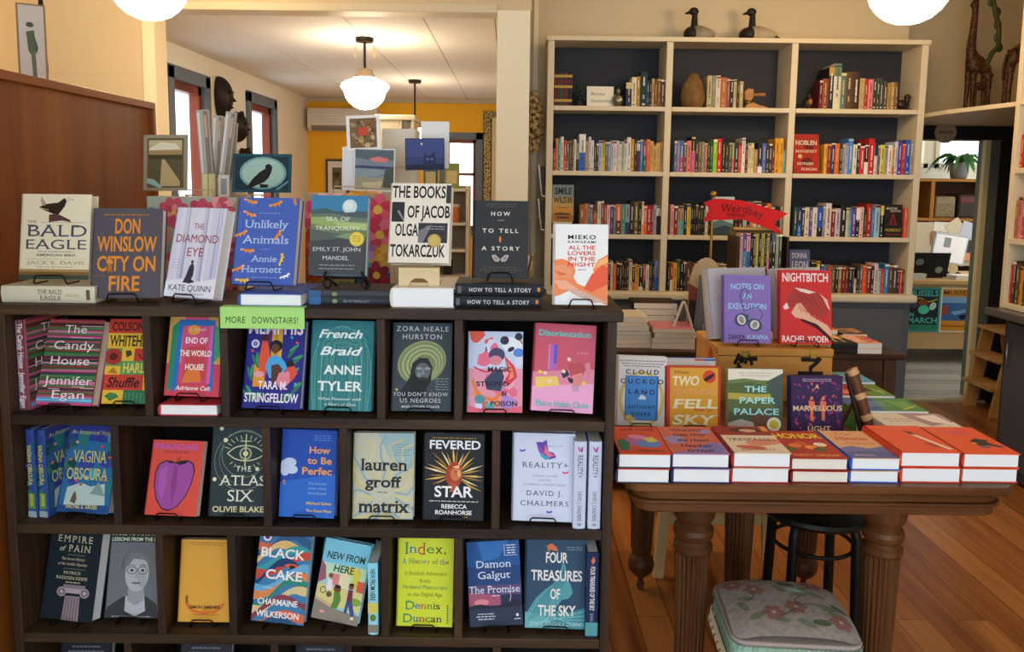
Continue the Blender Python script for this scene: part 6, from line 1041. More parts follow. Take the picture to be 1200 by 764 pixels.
# ---------------------------------------------------------------- nook: corner shelf with giraffes, sign, step ladder, right hand bookcase
sh = tag(MB().prism([(2.52, 4.58), (2.62, 4.085), (3.79, 4.085), (3.79, 5.41), (2.53, 5.41)], 1.955, 1.98, BKW).build('corner_shelf', None, .003), 'cream shelf bridging from the bookcase to the right corner unit above the doorway', 'shelf')
SPOT = NOISE('giraffe_spots', ['2a170e', '3a2214', '56361c', '633f22'], 75, .5, 2, 0, (1, 1, 1), True, 'Noise', [.3, .42, .5, .56])
def giraffe(lab, x, y, s, flip=1):
    g = thing('carved_giraffe', lab, 'figurine', (x, y, 1.981), 0, 'carved wooden giraffes on the corner shelf'); f = flip
    V = [(0, 0, .36), (.06 * f, 0, .35), (-.07 * f, 0, .39), (-.085 * f, 0, .48), (-.075 * f, 0, .60), (-.07 * f, 0, .72), (-.075 * f, 0, .78), (-.115 * f, 0, .775)]; E = [(0, 1), (0, 2), (2, 3), (3, 4), (4, 5), (5, 6), (6, 7)]; rad = [.052, .048, .05, .04, .031, .026, .026, .015]
    for (bx, dy) in ((-.075, .022), (-.06, -.025), (.07, .022), (.075, -.025)):
        k = len(V); V += [(bx * f, dy, .27), (bx * f * 1.05, dy, .15), (bx * f * 1.08, dy * 1.1, .008)]; E += [(2 if bx < 0 else 1, k), (k, k + 1), (k + 1, k + 2)]; rad += [.026, .018, .016]
    V += [(-.06 * f, .012, .82), (-.06 * f, -.012, .82)]; n = len(V); E += [(6, n - 2), (6, n - 1)]; rad += [.006, .006]
    V = [(a * s * .78, b_ * s, c * s) for a, b_, c in V]; rad = [r * s * .82 for r in rad]
    skin('body', V, E, rad, SPOT, g, 2)
    b = MB(); b.tube([(.075 * s * f, 0, .36 * s), (.092 * s * f, 0, .28 * s), (.088 * s * f, 0, .2 * s)], .007 * s, SPOT, 8); b.build('tail', g); b = MB(); b.box(-.085 * s, .085 * s, -.045, .045, 0, .008, M('3a2414')); b.build('base', g, .003)
    return g
g = giraffe('carved giraffe with green leafy branch, left of the pair on the corner shelf', 2.985, 5.08, .92)
b = MB(); LG = NOISE('carved_leaf', ['2a3a1c', '3f4a22', '4a3a1c'], 20, .5); b.tube([(.03, -.03, .33), (.055, -.03, .40), (.095, -.03, .45), (.09, -.03, .56), (.06, -.03, .66), (.03, -.03, .76)], .015, LG, 10)
for z, x in ((.44, .1), (.5, .085), (.58, .08), (.66, .07), (.72, .03)): b.ell((x, -.03, z), (.026, .012, .03), LG, 10, 8)
b.build('leafy_branch', g, 0, 60)
b = MB(); b.ell((.02, .0, .20), (.05, .022, .028), SPOT, 14, 10); b.tube([(-.02, 0, .205), (-.035, 0, .27), (-.03, 0, .30)], .014, SPOT, 8); [b.tube([(x, y_, .19), (x * 1.1, y_, .008)], .009, SPOT, 8) for x in (-.02, .06) for y_ in (-.012, .012)]; b.build('calf', g, 0, 60)
giraffe('carved giraffe leaning its neck, right of the pair on the corner shelf', 3.045, 4.78, .98, -1)
ps = thing('round_sign', 'round pale wooden sign reading PRIVATE hung on the dark door head', 'sign', (atY(1109, 155, 5.40).x, 5.405, atY(1109, 155, 5.40).z)); b = MB(); b.prism([(.074 * math.cos(R(i * 10)), .074 * math.sin(R(i * 10))) for i in range(36)], 0, .012, M('b09a78', .5), 'y'); b.build('disc', ps, .002)
b = MB(); a = Art(b, lambda u, v, k: (-.06 + u * .12, -.0005 - LAY * k, .06 - v * .12), 1); a.t('PRIVATE', 50, 50, 78, 17, '4a3c2c', 1); b.build('lettering', ps)
LAD = WOOD('ladder_pine', ['a87c48', 'c89a5e', 'dcb478'], 'z', 6, .5); ld = thing('step_ladder', 'small pale wooden step ladder standing beside the doorway', 'ladder', (3.39, 5.19, 0), R(-90))
for s in (-1, 1):
    x = s * .15; b = MB(); b.prism([(-.19, 0), (-.10, 0), (.0, .56), (-.09, .56)], x - .011, x + .011, LAD, 'x'); b.build('side_rail', ld, .002)
    b = MB(); b.prism([(.13, 0), (.18, 0), (.07, .56), (.02, .56)], x * .9 - .009, x * .9 + .009, LAD, 'x'); b.build('rear_leg', ld, .002)
for z, y0, y1 in ((.56, -.12, .10), (.37, -.165, .0), (.18, -.20, -.02)):
    b = MB(); b.box(-.165, .165, y0, y1, z, z + .022, LAD); b.build('tread', ld, .003)
b = MB(); b.box(-.13, .13, .12, .14, .12, .16, LAD); b.build('crossbar', ld, .002)
ru = thing('corner_bookcase', 'cream bookcase on a dark grey base along the right wall', 'bookcase', (2.6, 4.08, 0))
b = MB(); b.box(.03, .405, -1.3, -.02, .02, .86, M('4a4a4e', .45)); b.build('base_cabinet', ru, .003)
b = MB(); b.box(-.075, .41, -1.32, .0, .86, .90, M('5a5654', .3)); b.build('counter', ru, .006)
for y0 in (-1.28, -.66): b = MB(); b.box(.014, .03, y0, y0 + .6, .08, .83, M('525256', .45)); b.build('cabinet_door', ru, .003)
b = MB(); b.tube([(.012, -.10, .62), (-.004, -.10, .62), (-.004, -.10, .72), (.012, -.10, .72)], .005, M('8a8a8a', .3, .9), 8); b.build('handle', ru, 0, 60)
for y in (-1.3, -.66, -.032): b = MB(); b.box(.0, .405, y, y + .03, .90, 2.9, BKW); b.build('upright', ru, .002)
RZ = [.93, 1.27, 1.635, 1.985, 2.40, 2.82]
for z in RZ:
    for y0 in (-1.27, -.63): b = MB(); b.box(.002, .40, y0, y0 + .598, z - .028, z, BKW); b.build('shelf', ru, .002)
b = MB(); b.box(.397, .405, -1.3, 0, .9, 2.9, BKW); b.build('back_panel', ru)
RC = [['a83038', '3a3430', '5a4a3a', 'd88a30', '2f5a40', 'd8607a', '4a3428', '6a5a48'], ['a06038', 'c87a80', 'b84a60', '2a2428', 'c8907a', '9a6a50', '50382c', '70503a'], ['b83030', '24305a', '2f5a3a', 'b8a060', '7a4a30', '34404a', '805030', '50443a'], ['a88a5a', 'b89868', '8a6a40', '6a4a30', 'a07a4a', '907040', '504030', '806048']]
for k, z in enumerate((RZ[0], RZ[1], RZ[2], RZ[3])):
    y = 4.045
    for i, c in enumerate(RC[k]):
        t = (.022, .026, .03, .024)[(i + k) % 4]; spine_book('%s spine, %s from the doorway end, %s shelf of the right corner bookcase' % (cname(c), ORD[i], ('lowest', 'second lowest', 'third lowest', 'fourth lowest')[k]), 2.625, y - t / 2, z, t - .0005, (.20, .195, .17, .21)[k] + .012 * ((i * 5) % 3), .15, c, 800 + k * 20 + i, 'books on the right corner bookcase', None, 0, R(-90)); y -= t
# ---------------------------------------------------------------- office beyond the door
dk = thing('office_desk', 'pale office desk seen through the doorway with posters on its front', 'desk', (3.7, 6.6, 0)); DW = M('c8a878', .5)
b = MB(); b.box(-.9, .8, 0, .8, .70, .735, DW); b.build('desktop', dk, .004); b = MB(); b.box(-.88, .78, .03, .05, .13, .70, DW); b.build('front_panel', dk, .003)
for x in (-.86, .72): b = MB(); b.box(x, x + .05, .08, .76, 0, .70, DW); b.build('leg', dk, .003)
def poster(lab, x0, x1, z0, z1, f, bg):
    t = thing('poster', lab, 'poster', ((x0 + x1) / 2, 6.622, z0)); w = x1 - x0; h = z1 - z0
    b = MB(); b.box(-w / 2, w / 2, 0, .004, 0, h, M(bg, .6)); b.build('sheet', t); b = MB(); f(Art(b, lambda u, v, k: (-w / 2 + u * w, -.0004 - .00012 * k, h * (1 - v)), w / h)); b.build('print', t)
def p1(a): a.r(6, 5, 94, 95, '24303a'); a.t('MUSSELS', 50, 13, 84, 12, '5ac0b8', 1); a.l([(14, 28), (40, 24), (64, 32), (90, 26)], 4, 'a8a83a', 1); a.e(50, 34, 14, 10, '8a4a2a'); a.e(52, 50, 16, 13, '5ad0b0'); a.e(78, 42, 9, 12, 'b8d8c8', 30); a.e(24, 40, 10, 9, '4a3a6a'); a.t('IN', 17, 61, 16, 9, '5ac0b8', 1); a.t('MARCH', 50, 74, 84, 12, '5ac0b8', 1); a.r(6, 84, 94, 95, '2f8a6a')
def p2(a): a.r(4, 3, 96, 97, 'd0902f'); a.t('MUSSELS', 50, 11, 86, 9, '6a3a1a', 1); a.r(4, 20, 96, 74, '3a6ab0'); a.r(4, 20, 96, 34, '7aa8d8'); a.P([(4, 44), (20, 38), (24, 58), (4, 62)], '9a4a3a'); a.P([(30, 54), (96, 44), (96, 50), (40, 62)], '7aa8d8'); a.P([(52, 64), (70, 60), (92, 54), (84, 66), (62, 72)], '14182a'); a.r(4, 84, 96, 88, 'b07020')
q0 = atY(1063, 336, 6.62); q1 = atY(1100, 389, 6.62); q2 = atY(1104, 336, 6.62)
poster('teal and black poster on the office desk front', q0.x, q1.x, q1.z, q0.z - .005, p1, '3a9a98'); poster('orange and blue poster beside the teal one on the desk front', q2.x, q2.x + (q1.x - q0.x), q1.z, q0.z - .005, p2, 'e8e0d0')
OS = WOOD('office_shelf_wood', ['7a4c1c', '9a6628', 'b07a36'], 'x', 5, .5)
os_ = thing('office_shelving', 'honey wood cubby shelving standing behind the office desk', 'shelving', (4.2, 7.9, 0))
for x in (-1.0, -.5, .07, .9): b = MB(); b.box(x - .02, x + .02, 0, .36, 0, 1.62, OS); b.build('upright', os_, .003)
for z in (.4, .86, 1.22, 1.62): b = MB(); b.box(-1.02, .92, -.01, .36, z - .03, z, OS); b.build('shelf', os_, .003)
b = MB(); b.box(-1.02, .92, .34, .36, 0, 1.62, M('4a2c14', .6)); b.build('back_panel', os_)
for lab, x0, x1, z, h, c in (('dark patterned box on the office shelving', .13, .34, 1.22, .22, '6a5a40'), ('dark brown leather bag on the office shelving', .37, .64, 1.22, .24, '3f302a')):
    t = thing('storage_box' if 'box' in lab else 'leather_bag', lab, 'box' if 'box' in lab else 'bag', (4.2 + (x0 + x1) / 2, 8.0, z + .001)); w = (x1 - x0) / 2; m_ = NOISE('m' + c, [c, '8a7a5a' if 'box' in lab else '3a2c26', c], 25, .6)
    b = MB(); b.box(-w, w, -.05, .2, 0, h, m_); b.build('body', t, .02); b = MB(); b.box(-w * .9, w * .9, -.055, -.05, h * .65, h * .9, M('6a3a34' if 'bag' in lab else '8a8068')); b.build('flap' if 'bag' in lab else 'label_strip', t, .004)
t = thing('paper_stack', 'stack of white paper in the left cubby of the office shelving', 'paper', (4.06, 8.05, .86)); b = MB(); [b.box(-.12 + .004 * (i % 2), .12 + .004 * (i % 2), -.08, .1, .001 + i * .022, .0215 + i * .022, M('e8e4dc', .7)) for i in range(5)]; b.build('sheets', t)
pl_ = thing('potted_plant', 'green strap leaved plant in a grey pot on top of the office shelving', 'plant', (4.62, 8.08, 1.621)); b = MB(); b.lathe([(.06, 0), (.075, .01), (.095, .15), (.1, .16), (.09, .165), (.088, .14)], M('8a8c90', .5), 24); b.build('pot', pl_, 0, 50)
LF = NOISE('leaf_green', ['1f4a24', '2f6a30', '4a8a3a'], 12, .4); q = random.Random(5)
for i in range(20):
    an = i * 2.4; L_ = q.uniform(.2, .42); b = MB(); pts = []; wd = q.uniform(.02, .036)
    for k in range(7):
        s = k / 6; r = L_ * s * .95; zz = .15 + L_ * (1.25 * s - 1.5 * s * s); ww = wd * math.sin(math.pi * (.08 + .9 * s)) ; pts.append((Vector((math.cos(an) * r, math.sin(an) * r * .6 - .02, zz)), Vector((-math.sin(an), math.cos(an) * .6, .3)) * ww))
    b.add([tuple(p + w_) for p, w_ in pts] + [tuple(p - w_) for p, w_ in pts] + [tuple(p - Vector((0, 0, .004))) for p, w_ in pts], [(k, k + 1, k + 15, k + 14) for k in range(6)] + [(k + 14, k + 15, k + 8, k + 7) for k in range(6)], LF); b.build('leaf', pl_, 0, 80)
mo = thing('monitor', 'tilted pale screen standing among papers on the office desk', 'monitor', (atY(1107, 300, 7.05).x, 7.05, .736), R(-6)); b = MB(); b.box(-.1, .1, -.06, .1, 0, .012, M('9a9ca0')); b.tube([(0, .03, .01), (0, .03, .14)], .02, M('9a9ca0')); b.build('foot', mo); b = MB(); b.T = Matrix.Rotation(R(8), 4, 'Y'); b.box(-.15, .15, -.01, .02, .10, .38, M('c8d4e4', .3)); b.build('case', mo, .006); b = MB(); b.T = Matrix.Rotation(R(8), 4, 'Y'); b.box(-.135, .135, -.0125, -.0105, .12, .36, GLOW('screen', (.62, .74, .95, 1), .16)); b.box(-.06, .0, -.0135, -.0128, .25, .34, M('a8b8cc')); b.build('screen', mo)
pb = tag(MB().box(-.62, .62, 0, .02, 0, .44, M('cfc4ae', .8)).build('pin_board', None, .002), 'pale pin board behind the office desk covered with paper notes', 'board'); pb.location = (atY(1115, 280, 7.86).x, 7.862, .737)
for i, (lab, px, py, w, h, c, ro) in enumerate((('white sheet pinned at the left of the office notes', 1106, 266, .2, .1, 'e8e6e0', 2), ('cream sheet tilted among the office notes', 1120, 268, .16, .18, 'd8d0b8', -35), ('pale blue sheet at the right of the office notes', 1136, 276, .2, .26, 'c8d4e8', 14), ('brick red sheet beside the office screen', 1097, 279, .1, .14, 'b87a60', 0), ('dark printed sheet right of the office screen', 1134, 289, .1, .14, '4a4a54', 18), ('white and orange slip below the office notes', 1136, 301, .14, .08, 'e8a070', 0))):
    p = atY(px, py, 7.859 - .0033 * i); t = tag(MB().box(-w / 2, w / 2, 0, .003, -h / 2, h / 2, M(c, .7)).build('note_sheet'), lab, 'paper', None); t.location = p; t.rotation_euler = (0, R(ro), 0)
lt = thing('laptop_lid', 'open black laptop with stickers on the office desk', 'laptop', (atY(1083, 330, 6.75).x, 6.75, .736)); b = MB(); b.box(-.17, .17, .02, .26, 0, .014, M('2a2a2e', .4)); b.build('keyboard_base', lt, .003); b = MB(); b.T = Matrix.Rotation(R(14), 4, 'X'); b.box(-.17, .19, 0, .008, .012, .235, M('1a1c1e', .35)); b.build('lid', lt, .003); b = MB(); b.T = Matrix.Rotation(R(14), 4, 'X'); a = Art(b, lambda u, v, k: (-.17 + u * .36, -.0004 - LAY * k, .235 * (1 - v)), .36 / .22); a.e(28, 36, 10, 8, '6a7a7a'); b.build('sticker', lt); b = MB(); b.T = Matrix.Rotation(R(14), 4, 'X'); a = Art(b, lambda u, v, k: (-.17 + u * .36, -.0004 - LAY * k, .235 * (1 - v)), .36 / .22); a.e(78, 66, 9, 8, '8a9a9a'); b.build('sticker', lt)
for i, (lab, px, w, n, c) in enumerate((('pile of papers at the left of the office desk', 1070, .18, 4, 'c8c8cc'), ('pile of white papers at the right of the office desk', 1130, .2, 3, 'e0e0dc'))):
    t = thing('paper_pile', lab, 'paper', (atY(px, 330, 6.68).x, 6.68, .736), R(4)); b = MB(); [b.box(-w / 2 + .006 * (k % 3), w / 2 + .004 * k, -.03, .14 - (0 if i else .1), k * .012, k * .012 + .011, M(c, .7)) for k in range(n)]; b.build('sheets', t)
t = thing('tape_dispenser', 'dark tape dispenser with a cream roll on the office desk', 'dispenser', (atY(1124, 325, 6.78).x, 6.93, .736)); b = MB(); b.prism([(-.1, 0), (.09, 0), (.09, .03), (.03, .05), (-.04, .1), (-.09, .08)], -.03, .03, M('1f1f22', .4), 'y'); b.build('body', t, .006); b = MB(); b.prism([(.045 * math.cos(R(i * 15)), .07 + .045 * math.sin(R(i * 15))) for i in range(24)], -.045, -.032, M('d8c8a0', .5), 'y'); b.build('tape_roll', t)
# ---------------------------------------------------------------- under and in front of the oak table
fs_ = thing('footstool', 'square footstool with floral tapestry cushion and pale green braid before the table', 'footstool', (.735, 1.95, 0), R(-4))
TAP = NOISE('tapestry', ['857d79', '948c87', 'a09892'], 60, .8, 4, 0, (1, 1, 1), False, 'Noise', None, .2); GRB = NOISE('green_braid', ['86b09a', '9cc4ae'], 90, .8); MAU = M('a89a94', .8)
hx, hy, cz = .158, .138, .437
def topz(x, y): return cz - .022 * ((abs(x) / hx) ** 3.2 + (abs(y) / hy) ** 3.2)
b = MB(); N = 24; vs = []; fsx = []
for j in range(N + 1):
    for i in range(N + 1):
        u, v = -1 + 2 * i / N, -1 + 2 * j / N; x, y = u * hx, v * hy
        if abs(u) > .8 and abs(v) > .8:
            k = math.hypot((abs(u) - .8) / .2, (abs(v) - .8) / .2)
            if k > 1: x = math.copysign(hx * (.8 + .2 * (abs(u) - .8) / .2 / k), u); y = math.copysign(hy * (.8 + .2 * (abs(v) - .8) / .2 / k), v)
        vs.append((x, y, topz(x, y)))
for j in range(N):
    for i in range(N): a = j * (N + 1) + i; fsx.append((a, a + 1, a + N + 2, a + N + 1))
b.add(vs, fsx, TAP); ring = rr(-hx, hx, -hy, hy, .036, 5); b.prism(ring, .367, .3905, TAP); b.build('cushion', fs_, 0, 60)
b = MB()
class Fl(Art): pass
a = Fl(b, lambda u, v, k: ((-hx + u * 2 * hx), (hy - v * 2 * hy), topz(-hx + u * 2 * hx, hy - v * 2 * hy) + .0006 + .00005 * k), hx / hy)
LG, DG, RO, TQ = M('6f7a62', .8), M('565f4a', .8), M('8a625c', .8), M('8fb8ac', .8)
for x, y, r_ in ((58, 20, 20), (70, 28, -30), (50, 30, 60), (64, 40, -10), (78, 38, 30), (84, 62, -20), (92, 58, 40), (88, 70, 10), (40, 82, 20), (22, 78, -30), (18, 50, 10), (14, 62, 70), (72, 84, 0), (60, 86, 30)): a.e(x, y, 7.5, 3.4, LG if (x + y) % 3 else DG, r_, 12)
for x, y in ((28, 34), (56, 64), (88, 80), (12, 22), (36, 74), (80, 18)):
    for i in range(6): t = 1.047 * i; a.e(x + 5 * math.cos(t), y + 5 * math.sin(t) * 1.2, 4.4, 3.2, RO, math.degrees(t), 10)
    a.e(x, y, 2, 2, M('b0a080', .8), 0, 8)
a.e(62, 34, 6, 3, TQ, 20, 12); a.l([(66, 44), (58, 52), (60, 60), (70, 58), (84, 60)], 1.2, DG, 1); a.l([(28, 40), (24, 50), (18, 56)], 1.2, DG, 1); a.l([(56, 66), (46, 76), (40, 80)], 1.2, DG, 1)
b.build('tapestry_flowers', fs_)
b = MB(); b.prism(rr(-hx - .006, hx + .006, -hy - .006, hy + .006, .04, 5), .388, .398, MAU); b.build('piping', fs_, .004)
b = MB(); b.prism(rr(-hx - .005, hx + .005, -hy - .005, hy + .005, .04, 5), .337, .384, GRB)
b.build('braid_band', fs_)
b = MB(); out = rr(-hx - .007, hx + .007, -hy - .007, hy + .007, .04, 5); per = []
for i in range(len(out)):
    p, q_ = Vector(out[i]), Vector(out[(i + 1) % len(out)]); n = max(1, int((q_ - p).length / .011))
    for k in range(n): per.append(p.lerp(q_, k / n))
for i, p in enumerate(per):
    d = p.normalized(); z0 = .374; b.add([(p.x, p.y, z0), (p.x - d.y * .005, p.y + d.x * .005, z0 + .012), (p.x + d.y * .005, p.y - d.x * .005, z0 + .012)], [(0, 1, 2), (2, 1, 0)], M('c4d8c4', .8))
b.build('zigzag_trim', fs_); b = MB()
for i, p in enumerate(per[::1]):
    d = p * 1.02; b.tube([(d.x, d.y, .34), (d.x * 1.01, d.y * 1.01, .312)], .0016, M('cfc0a0', .8), 5); b.ell((d.x * 1.012, d.y * 1.012, .306), (.0055, .0055, .0075), M('d8c8a8' if i % 3 else '9a7a6a', .7), 8, 6)
o = b.build('fringe', fs_); o['kind'] = 'stuff'
b = MB(); b.prism(rr(-hx + .01, hx - .01, -hy + .01, hy - .01, .03, 5), .10, .342, M('5a4632', .6)); b.build('box_frame', fs_)
for sx in (-1, 1):
    for sy in (-1, 1): b = MB(); b.lathe([(.012, 0), (.018, .015), (.024, .04), (.018, .06), (.022, .10)], OAKZ, 16, (sx * (hx - .04), sy * (hy - .04), 0)); b.build('foot', fs_, 0, 50)
PIN = WOOD('pale_stool_wood', ['a88a58', 'c8aa74', 'd8bc88'], 'z', 6, .5)
st = thing('step_stool', 'pale unpainted wooden step stool pushed under the oak table', 'stool', (.80, 3.0, 0))
for sx, x0 in ((-1, -.18), (1, .18)):
    for y0 in (-.12, .12):
        b = MB(); b.prism([(x0 - .02 + sx * .035, 0), (x0 + .02 + sx * .035, 0), (x0 + .02, .56), (x0 - .02, .56)], y0 - .014, y0 + .014, PIN, 'y'); b.build('leg', st, .002)
for z in (.22, .40):
    for y0 in (-.12, .12): b = MB(); b.box(-.18, .18, y0 - .011, y0 + .011, z, z + .04, PIN); b.build('rail', st, .002)
b = MB(); b.box(-.19, .19, -.04, .15, .262, .285, PIN); b.build('step', st, .003); b = MB(); b.box(-.235, .235, -.15, .15, .56, .585, PIN); b.build('seat', st, .003)
BKS = M('191816', .4); bs2 = thing('black_stool', 'round black bentwood stool standing under the right side of the table', 'stool', (1.03, 2.32, 0)) if 0 else thing('black_stool', 'round black bentwood stool standing under the right side of the table', 'stool', (1.035, 2.52, 0))
b = MB(); b.lathe([(.14, .425), (.17, .43), (.185, .445), (.18, .458), (.15, .462), (.02, .462)], BKS, 36); b.build('seat', bs2, 0, 50)
for a_ in (45, 135, 225, 315):
    c, s = math.cos(R(a_)), math.sin(R(a_)); b = MB(); b.tube([(.03 * c, .03 * s, .428), (.11 * c, .11 * s, .428), (.135 * c, .135 * s, .415), (.145 * c, .145 * s, .385), (.152 * c, .152 * s, .2), (.16 * c, .16 * s, 0)], .017, BKS, 10); b.build('leg', bs2, 0, 60)
b = MB(); b.tube([(.13 * math.cos(R(i * 12)), .13 * math.sin(R(i * 12)), .33) for i in range(31)], .007, BKS, 8); b.build('ring', bs2, 0, 60)
# ---------------------------------------------------------------- by the bookcase's left end
wr = thing('dried_wreath', 'bushy bunch of dried tan flowers hanging on the wall left of the bookcase', 'wreath', atY(625.5, 143, 5.0)); q = random.Random(9)
for c_, n in (('c4a268', 150), ('e0c48a', 150), ('967848', 110)):
    b = MB()
    for i in range(n):
        an, h = q.uniform(0, 6.28), q.uniform(-1, 1); r = math.sqrt(1 - h * h) * q.uniform(.75, 1.05); b.ell(((.055 * r * math.cos(an)), .055 * r * math.sin(an), .185 * h), (q.uniform(.008, .014), q.uniform(.008, .013), q.uniform(.009, .016)), M(c_, .8), 6, 5)
    o = b.build('flower_heads', wr); o['kind'] = 'stuff'
b = MB(); b.ell((0, 0, 0), (.045, .045, .175), M('5f4826', .9), 16, 12); b.tube([(0, .01, .17), (0, .07, .21)], .004, M('4a3a24'), 6); b.build('core', wr)
for i, (z0, lab) in enumerate(((1.44, 'upper white paper pocket hung on the left side of the bookcase'), (1.23, 'lower white paper pocket hung on the left side of the bookcase'))):
    t = thing('paper_pocket', lab, 'paper holder', (BX[0] - .0215, 4.90, z0)); b = MB(); b.prism([(0, 0), (-.022, .005), (-.045, .20), (-.038, .20), (-.018, .012), (0, .012)], -.07, .07, M('e4e0d6', .6), 'y'); b.v = [(v[0], v[1], v[2]) for v in b.v]; b.build('pocket', t); b = MB(); b.box(-.026, -.006, -.06, .06, .02, .19, M('3a3a3c')); b.build('leaflets', t)
mr = thing('magazine_rack', 'low dark wooden rack standing behind the right end of the display unit', 'rack', (.12, 4.62, 0)); b = MB(); b.box(-.10, .08, -.14, .1, 0, .86, CHZ); b.build('body', mr, .003); b = MB(); b.box(-.11, .09, -.15, .11, .86, .88, CHW); b.build('top_board', mr, .003)
for i, (c, lab, ln) in enumerate((('7a90b8', 'pale blue magazine leaning left of the bookcase', 14), ('d8d4cc', 'white magazine leaning behind the pale blue one', 12), ('8a7a50', 'olive magazine leaning nearest the bookcase', 10))):
    spine_book(lab, .035 + i * .036 - .02, 4.53, .88, .02, .22, .16, c, 900 + i, 'leaning magazines', None, ln)
# ---------------------------------------------------------------- left: picture and stick on the teak cabinet
pc = thing('framed_print', 'narrow framed print of a dark green figure leaning on the teak cabinet', 'picture', (atY(35, 85, 2.6).x, 2.62, 1.8005), R(30)); b = MB(); b.T = Matrix.Rotation(R(-5), 4, 'X'); w = .042
b.box(-w, w, 0, .012, 0, .30, M('9a7a58', .5)); b.build('frame', pc); b = MB(); b.T = Matrix.Rotation(R(-5), 4, 'X'); a = Art(b, lambda u, v, k: (-w + .006 + u * (2 * w - .012), -.0006 - .0001 * k, .294 - v * .288), (2 * w - .012) / .288); a.r(0, 0, 100, 100, 'cfc6bc'); a.e(44, 22, 16, 12, '4a5a48'); a.P([(28, 30), (60, 28), (66, 52), (52, 60), (34, 52)], '586650'); a.P([(44, 52), (62, 54), (66, 92), (50, 96)], '66725c'); a.P([(56, 30), (74, 48), (66, 56)], '4a5a48'); b.build('print', pc)
sk = thing('carved_stick', 'slim black carved stick standing beside the framed print on the cabinet', 'ornament', (atY(52, 82, 2.7).x, 2.7, 1.8005)); b = MB(); b.lathe([(.022, 0), (.02, .012), (.010, .02), (.013, .1), (.009, .18), (.011, .26), (.004, .40)], M('241a12', .5), 14); b.build('shaft', sk, 0, 60)
# ---------------------------------------------------------------- card spinners behind the display unit
CW = M('d9d0bc', .5); 
def spinner(lab, x, y, h, w=.07):
    t = thing('card_spinner', lab, 'card rack', (x, y, 0)); b = MB(); b.lathe([(.19, 0), (.19, .02), (.03, .035)], CW, 24); b.build('base', t, 0, 40); b = MB(); b.box(-w, w, -w, w, .035, h, CW); b.build('column', t, .004)
    b = MB()
    for z in [h - .13 - .2 * i for i in range(4)]:
        for s in (-1, 1): b.tube([(-w - .05, s * (w + .004), z), (-w - .05, s * (w + .03), z + .005), (w + .05, s * (w + .03), z + .005), (w + .05, s * (w + .004), z)], .0025, M('c8c4bc', .4, .6), 5)
    b.build('wire_pockets', t); return t
spinner('white card spinner column behind the left end of the display unit', -.97, 2.62, 1.60, .052); spinner('cream card spinner column behind the white lettered book', -.375, 2.62, 1.70, .056)
def card(lab, x0, y0, x1, y1, Y, f, bg='e8e4dc', tilt=6, roll=0, yaw=0, cat='card', name='greeting_card', th=.004):
    p, q_ = atY(x0, y1, Y), atY(x1, y0, Y); w = q_.x - p.x; h = q_.z - p.z; t = thing(name, lab, cat, ((p.x + q_.x) / 2, Y, p.z), R(yaw)); T = Matrix.Rotation(R(-tilt), 4, 'X') @ Matrix.Rotation(R(roll), 4, 'Y')
    b = MB(); b.T = T; b.box(-w / 2, w / 2, 0, th, 0, h, M(bg, .6)); b.build('sheet', t)
    if f: b = MB(); b.T = T; f(Art(b, lambda u, v, k: (-w / 2 + u * w, -.0003 - .00008 * k, h * (1 - v)), w / h)); b.build('picture', t)
    return t
def c_road(a): a.r(0, 0, 100, 100, '9a9078'); a.r(8, 6, 92, 95, '6a5c40'); a.r(12, 10, 88, 28, 'c8b48a'); a.P([(18, 22), (40, 13), (74, 16), (84, 26), (12, 28)], 'e8dcc0'); a.r(12, 28, 88, 36, 'a88a5a'); a.r(12, 36, 88, 46, '4a4028'); a.r(12, 44, 88, 92, '5f5638'); a.P([(42, 44), (48, 44), (84, 84), (84, 92), (38, 92)], 'c0a878'); a.P([(8, 78), (24, 80), (44, 94), (36, 95), (8, 86)], '9ab8b0')
def c_owl(a): a.r(0, 0, 100, 100, '1f4a58'); a.r(5, 7, 95, 93, '16323c'); a.e(52, 50, 40, 28, '7aa8a4'); a.e(52, 50, 36, 24.5, 'a8c8b8'); a.r(20, 30, 84, 33, '9ac0b8'); a.P([(26, 84), (34, 66), (46, 48), (56, 38), (62, 30), (68, 34), (66, 48), (62, 62), (54, 74), (44, 80), (30, 90)], '1c1416'); a.e(61, 34, 5.5, 5, '1c1416'); a.P([(46, 78), (62, 80), (60, 88), (48, 88)], '1c1416'); a.P([(72, 93), (95, 68), (95, 74), (80, 93)], '5a8a98')
def c_leaf(a):
    a.r(10, 8, 90, 92, '7a6040'); q = random.Random(6)
    for i in range(46): blob(a, q.uniform(14, 86), q.uniform(12, 88), q.uniform(3, 8), q.choice(['8a5a2a', 'b08a50', '5a4a2a', 'c8a878', '6a3a20', '9a8a6a']), 7, i + 200)
    a.r(36, 34, 64, 58, 'c84a2a')
def c_paint(a): a.r(0, 0, 100, 100, 'e0dcd4'); a.r(3, 3, 97, 96, '7a8894'); a.P([(3, 3), (97, 3), (97, 26), (60, 30), (3, 22)], '56646c'); a.P([(36, 24), (60, 18), (86, 24), (76, 32), (48, 30)], 'd87a78'); a.P([(3, 40), (97, 42), (97, 48), (3, 46)], '3f4468'); a.P([(3, 48), (60, 48), (80, 56), (50, 66), (3, 66)], '8a9aa0'); a.P([(3, 66), (60, 68), (97, 60), (97, 96), (3, 96)], 'a09a80'); a.P([(20, 80), (70, 76), (66, 92), (24, 92)], 'c8b890'); a.P([(76, 50), (97, 44), (97, 92), (70, 90)], '4a5448')
